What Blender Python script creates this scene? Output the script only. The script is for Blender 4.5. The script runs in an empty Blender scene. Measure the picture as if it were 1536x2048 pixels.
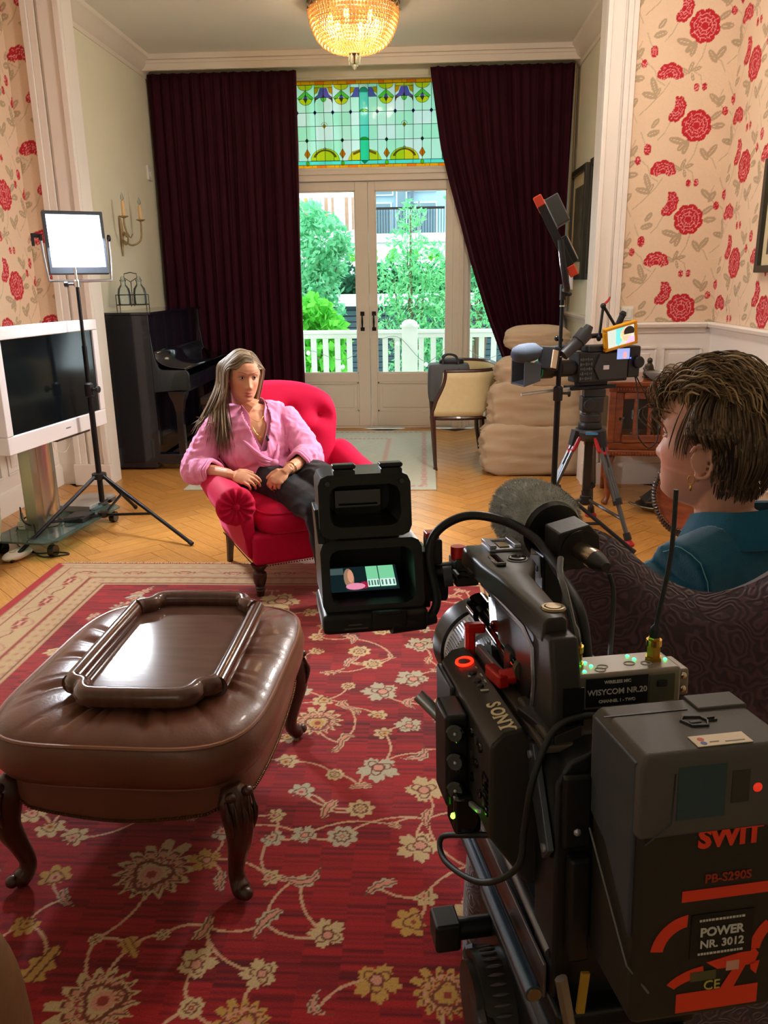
import bpy, bmesh, math, random
import numpy as np
from mathutils import Vector, Matrix, noise

random.seed(7)
rng = np.random.default_rng(11)
SC = bpy.context.scene
COL = SC.collection

# ------------------------------------------------------------------ camera
PITCH = math.atan(464 / 1600)
YAW = math.atan(87 / 1600 * math.cos(PITCH))
ROLL = math.radians(0.8)
_f = Vector((-math.sin(YAW) * math.cos(PITCH), math.cos(YAW) * math.cos(PITCH), -math.sin(PITCH)))
_r0 = Vector((math.cos(YAW), math.sin(YAW), 0))
_u0 = _r0.cross(_f)
_r = math.cos(ROLL) * _r0 - math.sin(ROLL) * _u0
_u = math.sin(ROLL) * _r0 + math.cos(ROLL) * _u0
cam_data = bpy.data.cameras.new('camera')
cam = bpy.data.objects.new('camera', cam_data)
COL.objects.link(cam)
cam_data.sensor_fit = 'HORIZONTAL'
cam_data.sensor_width = 36.0
cam_data.lens = 1600 / 1536 * 36.0
cam_data.clip_start = 0.05
cam_data.clip_end = 200
cam.matrix_world = Matrix(((_r.x, _u.x, -_f.x, 0), (_r.y, _u.y, -_f.y, 0), (_r.z, _u.z, -_f.z, 1.45), (0, 0, 0, 1)))
SC.camera = cam

# ------------------------------------------------------------------ world, lights, exposure
world = bpy.data.worlds.new('overcast_sky')
SC.world = world
world.use_nodes = True
_bg = world.node_tree.nodes['Background']
_bg.inputs['Color'].default_value = (0.80, 0.93, 1.0, 1)
_bg.inputs['Strength'].default_value = 3.0

def area_light(name, loc, target, size, power, color, size_y=None):
    d = bpy.data.lights.new(name, 'AREA')
    d.energy = power
    d.color = color
    d.size = size
    if size_y:
        d.shape = 'RECTANGLE'
        d.size_y = size_y
    o = bpy.data.objects.new(name, d)
    COL.objects.link(o)
    o.location = loc
    o.rotation_euler = (Vector(target) - Vector(loc)).to_track_quat('-Z', 'Y').to_euler()
    return o

def point_light(name, loc, power, color, radius=0.05):
    d = bpy.data.lights.new(name, 'POINT')
    d.energy = power
    d.color = color
    d.shadow_soft_size = radius
    o = bpy.data.objects.new(name, d)
    COL.objects.link(o)
    o.location = loc
    return o

WARM = (1.0, 0.84, 0.64)
# daylight through the garden doors, plus an added area light behind the camera
_portal = area_light('garden_door_portal', (-0.45, 8.16, 1.9), (-0.45, 5.0, 1.9), 2.6, 1, (1, 1, 1), 2.8)
_portal.data.cycles.is_portal = True
area_light('added_rear_area_light', (-1.2, -2.3, 2.1), (-1.0, 3.0, 1.1), 1.6, 4, (1.0, 0.97, 0.88), 1.8)  # added for an assumed street window; the wall there has no opening
# assumed ceiling lamp of the front room (out of frame, light only)
point_light('assumed_front_ceiling_lamp', (0.75, 4.1, 3.1), 46, (1.0, 0.92, 0.84), 0.16)
# the two film lights
area_light('film_light_left', (-1.975, 4.70, 1.685), (-0.75, 3.1, 0.85), 0.26, 70, (0.86, 0.92, 1.0))
area_light('film_light_right', (0.60, 4.40, 1.62), (-0.9, 3.95, 0.9), 0.26, 30, (1.0, 0.94, 0.88))

vs = SC.view_settings
vs.view_transform = 'Standard'
vs.look = 'None'
vs.gamma = 1.0
vs.use_curve_mapping = False
vs.exposure = 0.45

# ------------------------------------------------------------------ helpers
def lin(c):
    if isinstance(c, str):
        c = tuple(int(c[i:i + 2], 16) for i in (0, 2, 4))
    out = []
    for v in c[:3]:
        v = v / 255
        out.append(v / 12.92 if v <= 0.04045 else ((v + 0.055) / 1.055) ** 2.4)
    return (out[0], out[1], out[2], 1.0)

class NT:
    def __init__(self, m):
        m.use_nodes = True
        self.t = m.node_tree
        self.b = self.t.nodes['Principled BSDF']
        self.out = self.t.nodes['Material Output']
    def n(self, typ, **kw):
        nd = self.t.nodes.new(typ)
        for k, v in kw.items():
            if k in nd.inputs.keys():
                nd.inputs[k].default_value = v
            else:
                setattr(nd, k, v)
        return nd
    def l(self, a, b):
        self.t.links.new(a, b)

MATS = {}
def mat(name, color, rough=0.5, metal=0.0, spec=0.5, var=None, bump=None, emit=None, coat=0.0, sheen=0.0, attr=None,
        trans=0.0, alpha=1.0, stretch=(1, 1, 1), color2=None, objvar=0.0, sss=0.0, ior=1.45, attr_mul=None):
    """Procedural principled material. var=(scale, amount); bump=(scale, strength)."""
    if name in MATS:
        return MATS[name]
    m = bpy.data.materials.new(name)
    t = NT(m)
    b = t.b
    c = lin(color)
    b.inputs['Base Color'].default_value = c
    b.inputs['Roughness'].default_value = rough
    b.inputs['Metallic'].default_value = metal
    b.inputs['Specular IOR Level'].default_value = spec
    b.inputs['IOR'].default_value = ior
    b.inputs['Coat Weight'].default_value = coat
    b.inputs['Sheen Weight'].default_value = sheen
    b.inputs['Transmission Weight'].default_value = trans
    b.inputs['Alpha'].default_value = alpha
    if sss:
        b.inputs['Subsurface Weight'].default_value = sss
        b.inputs['Subsurface Radius'].default_value = (0.012, 0.005, 0.003)
        b.inputs['Subsurface Scale'].default_value = 1.0
    if emit:
        b.inputs['Emission Color'].default_value = lin(emit[0])
        b.inputs['Emission Strength'].default_value = emit[1]
    tc = None
    def coords():
        nonlocal tc
        if tc is None:
            tcn = t.n('ShaderNodeTexCoord')
            mp = t.n('ShaderNodeMapping')
            mp.inputs['Scale'].default_value = stretch
            t.l(tcn.outputs['Object'], mp.inputs['Vector'])
            tc = mp.outputs['Vector']
        return tc
    src = None
    if attr:
        a = t.n('ShaderNodeAttribute', attribute_name=attr)
        src = a.outputs['Color']
    if var:
        nz = t.n('ShaderNodeTexNoise')
        nz.inputs['Scale'].default_value = var[0]
        nz.inputs['Detail'].default_value = 4
        t.l(coords(), nz.inputs['Vector'])
        rp = t.n('ShaderNodeMapRange')
        rp.inputs['From Min'].default_value = 0.3
        rp.inputs['From Max'].default_value = 0.7
        t.l(nz.outputs['Fac'], rp.inputs['Value'])
        mx = t.n('ShaderNodeMix', data_type='RGBA')
        mx.blend_type = 'MIX'
        t.l(rp.outputs['Result'], mx.inputs['Factor'])
        if src is not None:
            mx.blend_type = 'MULTIPLY'
            t.l(src, mx.inputs['A'])
            k = 1 - var[1]
            mx.inputs['B'].default_value = (k, k, k, 1)
        else:
            mx.inputs['A'].default_value = c
            if color2 is not None:
                mx.inputs['B'].default_value = lin(color2)
            else:
                k = 1 - var[1]
                mx.inputs['B'].default_value = (c[0] * k, c[1] * k, c[2] * k, 1)
        src = mx.outputs['Result']
    if objvar:
        oi = t.n('ShaderNodeObjectInfo')
        hs = t.n('ShaderNodeHueSaturation')
        mr = t.n('ShaderNodeMapRange')
        mr.inputs['To Min'].default_value = 1 - objvar
        mr.inputs['To Max'].default_value = 1 + objvar
        t.l(oi.outputs['Random'], mr.inputs['Value'])
        t.l(mr.outputs['Result'], hs.inputs['Value'])
        if src is not None:
            t.l(src, hs.inputs['Color'])
        else:
            hs.inputs['Color'].default_value = c
        src = hs.outputs['Color']
    if src is not None:
        t.l(src, b.inputs['Base Color'])
    if bump:
        nb = t.n('ShaderNodeTexNoise')
        nb.inputs['Scale'].default_value = bump[0]
        nb.inputs['Detail'].default_value = 5
        t.l(coords(), nb.inputs['Vector'])
        bp = t.n('ShaderNodeBump')
        bp.inputs['Strength'].default_value = bump[1]
        bp.inputs['Distance'].default_value = bump[2] if len(bump) > 2 else 0.004
        t.l(nb.outputs['Fac'], bp.inputs['Height'])
        t.l(bp.outputs['Normal'], b.inputs['Normal'])
    MATS[name] = m
    return m

def glass_mat(name, tint, rough=0.02, refl=0.9, diffuse=0.0, translucent=0.0):
    """Thin glass: tinted transparency with a fresnel reflection, optionally milky."""
    if name in MATS:
        return MATS[name]
    m = bpy.data.materials.new(name)
    t = NT(m)
    t.t.nodes.remove(t.b)
    tr = t.n('ShaderNodeBsdfTransparent'); tr.inputs['Color'].default_value = lin(tint)
    cur = tr.outputs[0]
    if translucent:
        tl = t.n('ShaderNodeBsdfTranslucent'); tl.inputs['Color'].default_value = lin(tint)
        ms = t.n('ShaderNodeMixShader'); ms.inputs[0].default_value = translucent
        t.l(cur, ms.inputs[1]); t.l(tl.outputs[0], ms.inputs[2]); cur = ms.outputs[0]
    if diffuse:
        df = t.n('ShaderNodeBsdfDiffuse'); df.inputs['Color'].default_value = lin(tint)
        ms = t.n('ShaderNodeMixShader'); ms.inputs[0].default_value = diffuse
        t.l(cur, ms.inputs[1]); t.l(df.outputs[0], ms.inputs[2]); cur = ms.outputs[0]
    gl = t.n('ShaderNodeBsdfGlossy'); gl.inputs['Roughness'].default_value = rough
    lw = t.n('ShaderNodeFresnel'); lw.inputs['IOR'].default_value = 1.45
    mu = t.n('ShaderNodeMath', operation='MULTIPLY'); mu.inputs[1].default_value = refl
    t.l(lw.outputs[0], mu.inputs[0])
    ms = t.n('ShaderNodeMixShader')
    t.l(mu.outputs[0], ms.inputs[0]); t.l(cur, ms.inputs[1]); t.l(gl.outputs[0], ms.inputs[2])
    t.l(ms.outputs[0], t.out.inputs['Surface'])
    MATS[name] = m
    return m

def frame_from(zaxis, xhint=(1, 0, 0)):
    z = Vector(zaxis).normalized()
    x = Vector(xhint)
    if abs(x.normalized().dot(z)) > 0.95:
        x = Vector((0, 1, 0))
    y = z.cross(x).normalized()
    x = y.cross(z).normalized()
    return Matrix((x, y, z)).transposed()

def rotz(a):
    return Matrix.Rotation(a, 3, 'Z')

def rotx(a):
    return Matrix.Rotation(a, 3, 'X')

def roty(a):
    return Matrix.Rotation(a, 3, 'Y')

class MB:
    def __init__(self):
        self.v = []
        self.f = []
    def add(self, vs, fs, R=None, t=None):
        o = len(self.v)
        for p in vs:
            p = Vector(p)
            if R is not None:
                p = R @ p
            if t is not None:
                p = p + Vector(t)
            self.v.append((p.x, p.y, p.z))
        for f in fs:
            self.f.append(tuple(i + o for i in f))
        return self
    def box(self, c, s, R=None):
        x, y, z = s[0] / 2, s[1] / 2, s[2] / 2
        vs = [(-x, -y, -z), (x, -y, -z), (x, y, -z), (-x, y, -z), (-x, -y, z), (x, -y, z), (x, y, z), (-x, y, z)]
        fs = [(3, 2, 1, 0), (4, 5, 6, 7), (0, 1, 5, 4), (1, 2, 6, 5), (2, 3, 7, 6), (3, 0, 4, 7)]
        return self.add(vs, fs, R, c)
    def b2(self, lo, hi):
        return self.box([(lo[i] + hi[i]) / 2 for i in range(3)], [abs(hi[i] - lo[i]) for i in range(3)])
    def loft(self, rings, close=True, caps=True, R=None, t=None):
        vs, fs = [], []
        n = len(rings[0])
        for r in rings:
            vs += list(r)
        for i in range(len(rings) - 1):
            for j in range(n if close else n - 1):
                k = (j + 1) % n
                fs.append((i * n + j, i * n + k, (i + 1) * n + k, (i + 1) * n + j))
        if caps and close:
            fs.append(tuple(range(n - 1, -1, -1)))
            fs.append(tuple((len(rings) - 1) * n + j for j in range(n)))
        return self.add(vs, fs, R, t)
    def tube(self, pts, r, n=8, caps=True, flat=1.0, closed=False):
        pts = [Vector(p) for p in pts]
        rs = list(r) if hasattr(r, '__len__') else [r] * len(pts)
        rings = []
        x = None
        for i, p in enumerate(pts):
            a = pts[max(i - 1, 0)]; b = pts[min(i + 1, len(pts) - 1)]
            if closed:
                a = pts[i - 1]; b = pts[(i + 1) % len(pts)]
            d = (b - a)
            if d.length < 1e-9:
                d = Vector((0, 0, 1))
            d.normalize()
            if x is None:
                x = Vector((0, 0, 1)).cross(d)
                if x.length < 0.1:
                    x = Vector((1, 0, 0))
            x = (x - d * x.dot(d))
            if x.length < 1e-6:
                x = d.orthogonal()
            x.normalize()
            y = d.cross(x)
            rings.append([p + (x * math.cos(2 * math.pi * k / n) + y * math.sin(2 * math.pi * k / n) * flat) * rs[i] for k in range(n)])
        if closed:
            rings.append(rings[0])
            return self.loft(rings, caps=False)
        return self.loft(rings, caps=caps)
    def cyl(self, p0, p1, r0, r1=None, n=16):
        return self.tube([p0, p1], [r0, r0 if r1 is None else r1], n)
    def lathe(self, prof, n=20, R=None, t=None, caps=True):
        rings = [[(r * math.cos(2 * math.pi * k / n), r * math.sin(2 * math.pi * k / n), z) for k in range(n)] for r, z in prof]
        return self.loft(rings, caps=caps, R=R, t=t)
    def ell(self, c, s, R=None, nu=16, nv=10):
        rings = []
        for i in range(nv + 1):
            a = -math.pi / 2 + math.pi * i / nv
            ca = max(math.cos(a), 0.02)
            rings.append([(s[0] * ca * math.cos(2 * math.pi * k / nu), s[1] * ca * math.sin(2 * math.pi * k / nu), s[2] * math.sin(a)) for k in range(nu)])
        return self.loft(rings, R=R, t=c)
    def prism(self, poly, z0, z1, R=None, t=None):
        n = len(poly)
        vs = [(p[0], p[1], z0) for p in poly] + [(p[0], p[1], z1) for p in poly]
        fs = [tuple(range(n - 1, -1, -1)), tuple(range(n, 2 * n))] + [(i, (i + 1) % n, n + (i + 1) % n, n + i) for i in range(n)]
        return self.add(vs, fs, R, t)
    def grid(self, nu, nv, fn, closeu=False):
        vs = [fn(i / (nu - 1) if not closeu else i / nu, j / (nv - 1)) for j in range(nv) for i in range(nu)]
        fs = []
        for j in range(nv - 1):
            for i in range(nu if closeu else nu - 1):
                k = (i + 1) % nu
                fs.append((j * nu + i, j * nu + k, (j + 1) * nu + k, (j + 1) * nu + i))
        return self.add(vs, fs)
    def mesh(self, name):
        me = bpy.data.meshes.new(name)
        me.from_pydata(self.v, [], self.f)
        me.update()
        bm = bmesh.new(); bm.from_mesh(me)
        bmesh.ops.recalc_face_normals(bm, faces=bm.faces)
        bm.to_mesh(me); bm.free()
        return me

def link(name, data, parent=None, loc=(0, 0, 0), R=None):
    o = bpy.data.objects.new(name, data)
    COL.objects.link(o)
    o.parent = parent
    o.location = loc
    if R is not None:
        o.rotation_euler = R.to_euler()
    return o

def build(name, mb, m, parent=None, bevel=0.0, smooth=True, sub=0, loc=(0, 0, 0), R=None, solid=0.0, ang=38, label=None, kind=None, seg=2):
    me = mb.mesh(name) if isinstance(mb, MB) else mb
    if m is not None:
        me.materials.clear(); me.materials.append(m)
    if smooth:
        me.shade_smooth()
        if not bevel and not sub:
            me.set_sharp_from_angle(angle=math.radians(ang))
    o = link(name, me, parent, loc, R)
    if solid:
        md = o.modifiers.new('solidify', 'SOLIDIFY'); md.thickness = solid; md.offset = 0
    if bevel:
        md = o.modifiers.new('bevel', 'BEVEL'); md.width = bevel; md.segments = seg; md.limit_method = 'ANGLE'
        md.angle_limit = math.radians(40); md.harden_normals = True
    if sub:
        md = o.modifiers.new('subsurf', 'SUBSURF'); md.levels = sub; md.render_levels = sub
    if label: o['label'] = label
    if kind: o['kind'] = kind
    return o

def tag(o, label, cat, group=None):
    o['label'] = label; o['category'] = cat
    if group: o['group'] = group
    return o

def thing(name, label, cat, loc=(0, 0, 0), rz=0.0, group=None, R=None):
    o = bpy.data.objects.new(name, None)
    o.empty_display_size = 0.05
    COL.objects.link(o)
    o.location = loc
    o.rotation_euler = R.to_euler() if R is not None else (0, 0, rz)
    return tag(o, label, cat, group)

def struct(o):
    o['kind'] = 'structure'
    return o

def remesh(mb, voxel, smooth=4, name='body', fac=0.5):
    """Voxel-merge overlapping closed shapes into one continuous surface."""
    me = mb.mesh(name + '_raw')
    o = bpy.data.objects.new(name + '_raw', me)
    COL.objects.link(o)
    r = o.modifiers.new('remesh', 'REMESH'); r.mode = 'VOXEL'; r.voxel_size = voxel
    if smooth:
        s = o.modifiers.new('smooth', 'SMOOTH'); s.factor = fac; s.iterations = smooth
    bpy.context.view_layer.update()
    dg = bpy.context.evaluated_depsgraph_get()
    out = bpy.data.meshes.new_from_object(o.evaluated_get(dg))
    out.name = name
    bpy.data.objects.remove(o)
    bpy.data.meshes.remove(me)
    return out

def verts_np(me):
    a = np.empty(len(me.vertices) * 3, dtype=np.float32)
    me.vertices.foreach_get('co', a)
    return a.reshape(-1, 3)

def set_verts(me, a):
    me.vertices.foreach_set('co', a.astype(np.float32).ravel())
    me.update()

def normals_np(me):
    a = np.empty(len(me.vertices) * 3, dtype=np.float32)
    me.vertex_normals.foreach_get('vector', a)
    return a.reshape(-1, 3)

def colors(me, rgb, name='col'):
    """rgb: linear (n,3) per vertex."""
    at = me.color_attributes.new(name, 'FLOAT_COLOR', 'POINT')
    c = np.ones((len(me.vertices), 4), dtype=np.float32)
    c[:, :3] = rgb
    at.data.foreach_set('color', c.ravel())

def L3(c):
    return np.array(lin(c)[:3])

def text_mesh(name, body, size, m, parent, origin, xdir, ydir, depth=0.0006, bold=0.0, align='CENTER', shear=0.0, label=None):
    cu = bpy.data.curves.new(name + '_curve', 'FONT')
    cu.body = body; cu.size = size; cu.extrude = depth; cu.offset = bold; cu.shear = shear
    cu.align_x = align; cu.align_y = 'CENTER'; cu.resolution_u = 3
    o = bpy.data.objects.new(name + '_tmp', cu)
    COL.objects.link(o)
    bpy.context.view_layer.update()
    dg = bpy.context.evaluated_depsgraph_get()
    me = bpy.data.meshes.new_from_object(o.evaluated_get(dg))
    me.name = name
    bpy.data.objects.remove(o)
    x = Vector(xdir).normalized(); y = Vector(ydir); y = (y - x * y.dot(x)).normalized(); z = x.cross(y)
    me.transform(Matrix.Translation(Vector(origin)) @ Matrix((x, y, z)).transposed().to_4x4())
    me.materials.clear(); me.materials.append(m)
    return link(name, me, parent)

def bez(p0, p1, p2, p3, n=12):
    out = []
    for i in range(n + 1):
        t = i / n
        out.append((1 - t) ** 3 * Vector(p0) + 3 * (1 - t) ** 2 * t * Vector(p1) + 3 * (1 - t) * t * t * Vector(p2) + t ** 3 * Vector(p3))
    return out

def spline(pts, n=6):
    """Catmull-Rom through points."""
    P = [Vector(p) for p in pts]
    P = [P[0] * 2 - P[1]] + P + [P[-1] * 2 - P[-2]]
    out = []
    for i in range(1, len(P) - 2):
        for k in range(n):
            t = k / n
            a, b, c, d = P[i - 1], P[i], P[i + 1], P[i + 2]
            out.append(0.5 * ((2 * b) + (-a + c) * t + (2 * a - 5 * b + 4 * c - d) * t * t + (-a + 3 * b - 3 * c + d) * t ** 3))
    out.append(P[-2])
    return out

def interp(x, xs, ys):
    return float(np.interp(x, xs, ys))
# ------------------------------------------------------------------ room shell
XL, XR, YB, ZC = -2.53, 1.37, 8.04, 3.39          # garden room: left wall, right wall, back wall, ceiling
FXL, FXR, YP = -2.74, 1.978, 5.75                 # front room: left wall, right wall, partition
OXL, OXR = -2.34, 1.145                           # the wide opening between the rooms

wall_green = mat('painted_wall', (230, 225, 200), 0.85, var=(2.0, 0.05), bump=(60, 0.06))
ceil_m = mat('ceiling_paint', (240, 238, 228), 0.9, var=(1.5, 0.03))
white_m = mat('white_woodwork', (236, 228, 218), 0.38, var=(3.0, 0.04), bump=(40, 0.03))
cream_m = mat('cream_woodwork', (232, 222, 206), 0.45, var=(3.0, 0.04), bump=(40, 0.03))
oak_m = mat('oak_parquet', (206, 150, 78), 0.30, spec=0.5, var=(9.0, 0.3), bump=(70, 0.05), stretch=(1.2, 12, 1), color2=(176, 118, 56), objvar=0.12)
oak_dark = mat('parquet_joint', (92, 58, 26), 0.7)

floor = struct(build('floor', MB().b2((-3.2, -2.8, -0.14), (2.6, 8.1, -0.014)), oak_dark, bevel=0))

def plank_mesh():
    return MB().box((0, 0, -0.007), (0.497, 0.0975, 0.014)).mesh('parquet_block')
_pm = plank_mesh(); _pm.materials.append(oak_m)
_n, _W = 5, 0.10
_Rz = rotz(math.radians(45))
blocks = []
for i in range(-70, 71):
    for j in range(-9, 10):
        blocks.append(((i + 2 * _n * j + _n / 2) * _W, (i + 0.5) * _W, 0.0))
        c0 = i
        blocks.append(((c0 + 0.5) * _W, (c0 - 2 * _n + 1 + 2 * _n * j + _n / 2) * _W, math.pi / 2))
near, rest = [], []
for x, y, a in blocks:
    p = _Rz @ Vector((x, y, 0)) + Vector((-0.4, 4.6, 0))
    if not (-2.78 < p.x < 1.95 and -1.0 < p.y < 8.0):
        continue
    if p.y > 5.75 and not (-2.6 < p.x < 1.40):
        continue
    vis = (p.y > 3.95 or p.x < -2.0) and p.y > 3.2 and not (-1.7 < p.x < 0.03 and 5.7 < p.y < 7.8)
    vis = vis and not (p.x > 0.6 and p.y > 6.2) and not (p.x < -2.0 and p.y > 6.3)
    (near if vis else rest).append((p, a + math.radians(45)))
near.sort(key=lambda t: t[0].y)
rest += near[300:]
for p, a in near[:300]:
    o = bpy.data.objects.new('parquet_block', _pm)
    COL.objects.link(o)
    o.parent = floor; o.location = p; o.rotation_euler = (0, 0, a)
_mb = MB()
for p, a in rest:
    _mb.box((p.x, p.y, -0.007), (0.497, 0.0975, 0.014), rotz(a))
build('parquet_remainder', _mb, oak_m, floor, smooth=False, kind='stuff')

struct(build('ceiling', MB().b2((-3.2, 5.7, ZC), (2.6, 8.3, ZC + 0.12)).b2((-3.2, -2.8, 3.52), (2.6, 5.78, 3.64)), ceil_m))

# back wall round the garden doors (opening x -1.55..1.05, z 0..3.2)
back = struct(build('wall_back', MB().b2((-3.2, YB, 0), (-1.56, YB + 0.22, 3.5)).b2((1.06, YB, 0), (2.6, YB + 0.22, 3.5)).b2((-1.56, YB, 3.22), (1.06, YB + 0.22, 3.5)), wall_green))
gl = struct(build('wall_left', MB().b2((XL - 0.6, 5.9, 0), (XL, YB, 3.5)).b2((FXL - 0.4, -2.8, 0), (FXL, YP + 0.15, 3.6)), wall_green))
gr = struct(build('wall_right', MB().b2((XR, 5.9, 0), (XR + 1.1, YB, 3.5)).b2((FXR, -2.8, 0), (FXR + 0.4, YP + 0.15, 3.6)), wall_green))
struct(build('wall_front', MB().b2((-3.2, -2.9, 0), (2.6, -2.75, 3.6)), wall_green))
# partition with the wide opening
part_l = struct(build('wall_partition_left', MB().b2((FXL - 0.1, YP, 0), (OXL, 5.92, 3.6)), white_m))
part_r = struct(build('wall_partition_right', MB().b2((OXR, YP, 0), (FXR + 0.1, 5.92, 3.6)), white_m))
struct(build('wall_partition_header', MB().b2((FXL, YP, 3.34), (FXR, 5.92, 3.6)), white_m))

def molding(name, p0, p1, prof, nrm, m, up=(0, 0, 1), n_name=None):
    """A moulded strip from p0 to p1; prof = (out, up) points."""
    p0, p1, nrm, up = Vector(p0), Vector(p1), Vector(nrm), Vector(up)
    mb = MB()
    rings = [[p + nrm * a + up * b for a, b in prof] for p in (p0, p1)]
    mb.loft(rings)
    return build(name, mb, m, ang=25)

crown = [(0, 0), (0, -0.16), (0.012, -0.16), (0.016, -0.13), (0.05, -0.10), (0.075, -0.05), (0.10, -0.03), (0.105, 0)]
struct(molding('trim_1', (XL, 5.92, ZC), (XL, YB - 0.09, ZC), crown, (1, 0, 0), cream_m))
struct(molding('trim_2', (XR, 5.92, ZC), (XR, YB - 0.09, ZC), crown, (-1, 0, 0), cream_m))
# curtain box along the back
cb = struct(build('trim_3', MB().b2((XL, 7.80, 3.262), (XR, 7.83, ZC)).b2((XL, 7.77, 3.345), (XR, 7.80, ZC)).b2((XL, 7.79, 3.318), (XR, 7.80, 3.345)), cream_m, bevel=0.004))

# casings of the opening: fluted pilaster boards
def casing(name, x0, x1, flip):
    mb = MB()
    d = (x1 - x0)
    steps = [(0.0, 0.16, 0.035), (0.16, 0.34, 0.022), (0.34, 0.42, 0.008), (0.42, 0.84, 0.026), (0.84, 1.0, 0.044)]
    for a, b, t in steps:
        if flip: a, b = 1 - b, 1 - a
        mb.b2((x0 + d * a, YP - t, 0.16), (x0 + d * b, YP, 3.5))
    mb.b2((x0 - 0.01, YP - 0.05, 0), (x1 + 0.01, YP, 0.16))
    return struct(build(name, mb, white_m, bevel=0.004))
casing('trim_4', -2.60, OXL, False)
casing('trim_5', OXR, 1.338, True)

# wainscot under a dado rail
dado = [(0, -0.05), (0.014, -0.05), (0.018, -0.02), (0.04, -0.012), (0.046, 0.008), (0.036, 0.02), (0, 0.02)]
ZD = 1.125
struct(molding('trim_6', (1.338, YP, ZD), (FXR - 0.046, YP, ZD), dado, (0, -1, 0), white_m))
struct(molding('trim_7', (FXR, YP, ZD), (FXR, 0.6, ZD), dado, (-1, 0, 0), white_m))
struct(molding('trim_8', (FXL, -0.5, ZD), (FXL, YP, ZD), dado, (1, 0, 0), white_m))
base = [(0, 0), (0.022, 0), (0.022, 0.12), (0.014, 0.15), (0, 0.16)]
struct(molding('baseboard_right', (FXR, 0.6, 0), (FXR, YP, 0), base, (-1, 0, 0), white_m))
struct(molding('baseboard_partition', (1.35, YP, 0), (FXR - 0.022, YP, 0), base, (0, -1, 0), white_m))
struct(molding('baseboard_left', (FXL, -0.5, 0), (FXL, YP, 0), base, (1, 0, 0), white_m))
struct(molding('baseboard_garden_left', (XL, 5.92, 0), (XL, YB, 0), base, (1, 0, 0), white_m))
struct(molding('baseboard_garden_right', (XR, 5.92, 0), (XR, YB, 0), base, (-1, 0, 0), white_m))
# dado of the garden room side walls (lower white zone)
struct(molding('trim_9', (XR, 5.92, 1.12), (XR, YB, 1.12), dado, (-1, 0, 0), cream_m))
struct(molding('trim_10', (XL, 5.92, 1.21), (XL, YB, 1.21), dado, (1, 0, 0), cream_m))

def wains(name, org, xd, nrm, L, m, panels, z0=0.17, z1=1.07):
    """White lower wall with framed panels: org = start on the wall, xd along, nrm out."""
    org, xd, nrm = Vector(org), Vector(xd), Vector(nrm)
    R = Matrix((xd, nrm, Vector((0, 0, 1)))).transposed()
    mb = MB()
    def bx(x0, x1, a0, a1, d0, d1):
        mb.box(org + R @ Vector(((x0 + x1) / 2, (d0 + d1) / 2, (a0 + a1) / 2)), (x1 - x0, d1 - d0, a1 - a0), R)
    bx(0, L, z0 - 0.02, z1 + 0.03, 0, 0.006)
    for (x0, x1, a0, a1) in panels:
        w, t = 0.016, 0.016
        bx(x0, x1, a0, a0 + w, 0.006, t); bx(x0, x1, a1 - w, a1, 0.006, t)
        bx(x0, x0 + w, a0 + w, a1 - w, 0.006, t); bx(x1 - w, x1, a0 + w, a1 - w, 0.006, t)
        bx(x0 + 0.045, x1 - 0.045, a0 + 0.045, a1 - 0.045, 0.006, 0.013)
    return struct(build(name, mb, m, bevel=0.003, seg=1))
wains('wall_panelling_partition', (1.345, YP, 0), (1, 0, 0), (0, -1, 0), 0.63, white_m, [(0.06, 0.27, 0.60, 0.98), (0.31, 0.58, 0.60, 0.98), (0.06, 0.58, 0.22, 0.54)])
wains('wall_panelling_right', (FXR, YP, 0), (0, -1, 0), (-1, 0, 0), 4.5, white_m, [(0.06 + 0.50 * k, 0.50 + 0.50 * k, 0.24, 0.95) for k in range(8)])
wains('wall_panelling_left', (FXL, 1.3, 0), (0, 1, 0), (1, 0, 0), 4.45, white_m, [(0.10 + 0.72 * k, 0.74 + 0.72 * k, 0.24, 0.98) for k in range(6)])
wains('wall_panelling_pilaster', (-2.735, YP, 0), (1, 0, 0), (0, -1, 0), 0.135, white_m, [])
# ------------------------------------------------------------------ wallpaper (printed colours as a point attribute)
def ellmask(U, V, cu, cv, a, b, ang):
    du, dv = U - cu, V - cv
    c, s = math.cos(ang), math.sin(ang)
    x, y = du * c + dv * s, -du * s + dv * c
    return (x / a) ** 2 + (y / b) ** 2

def seg_d(U, V, p, q):
    px, py = p; qx, qy = q
    dx, dy = qx - px, qy - py
    t = np.clip(((U - px) * dx + (V - py) * dy) / (dx * dx + dy * dy + 1e-12), 0, 1)
    return np.hypot(U - px - t * dx, V - py - t * dy)

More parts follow.
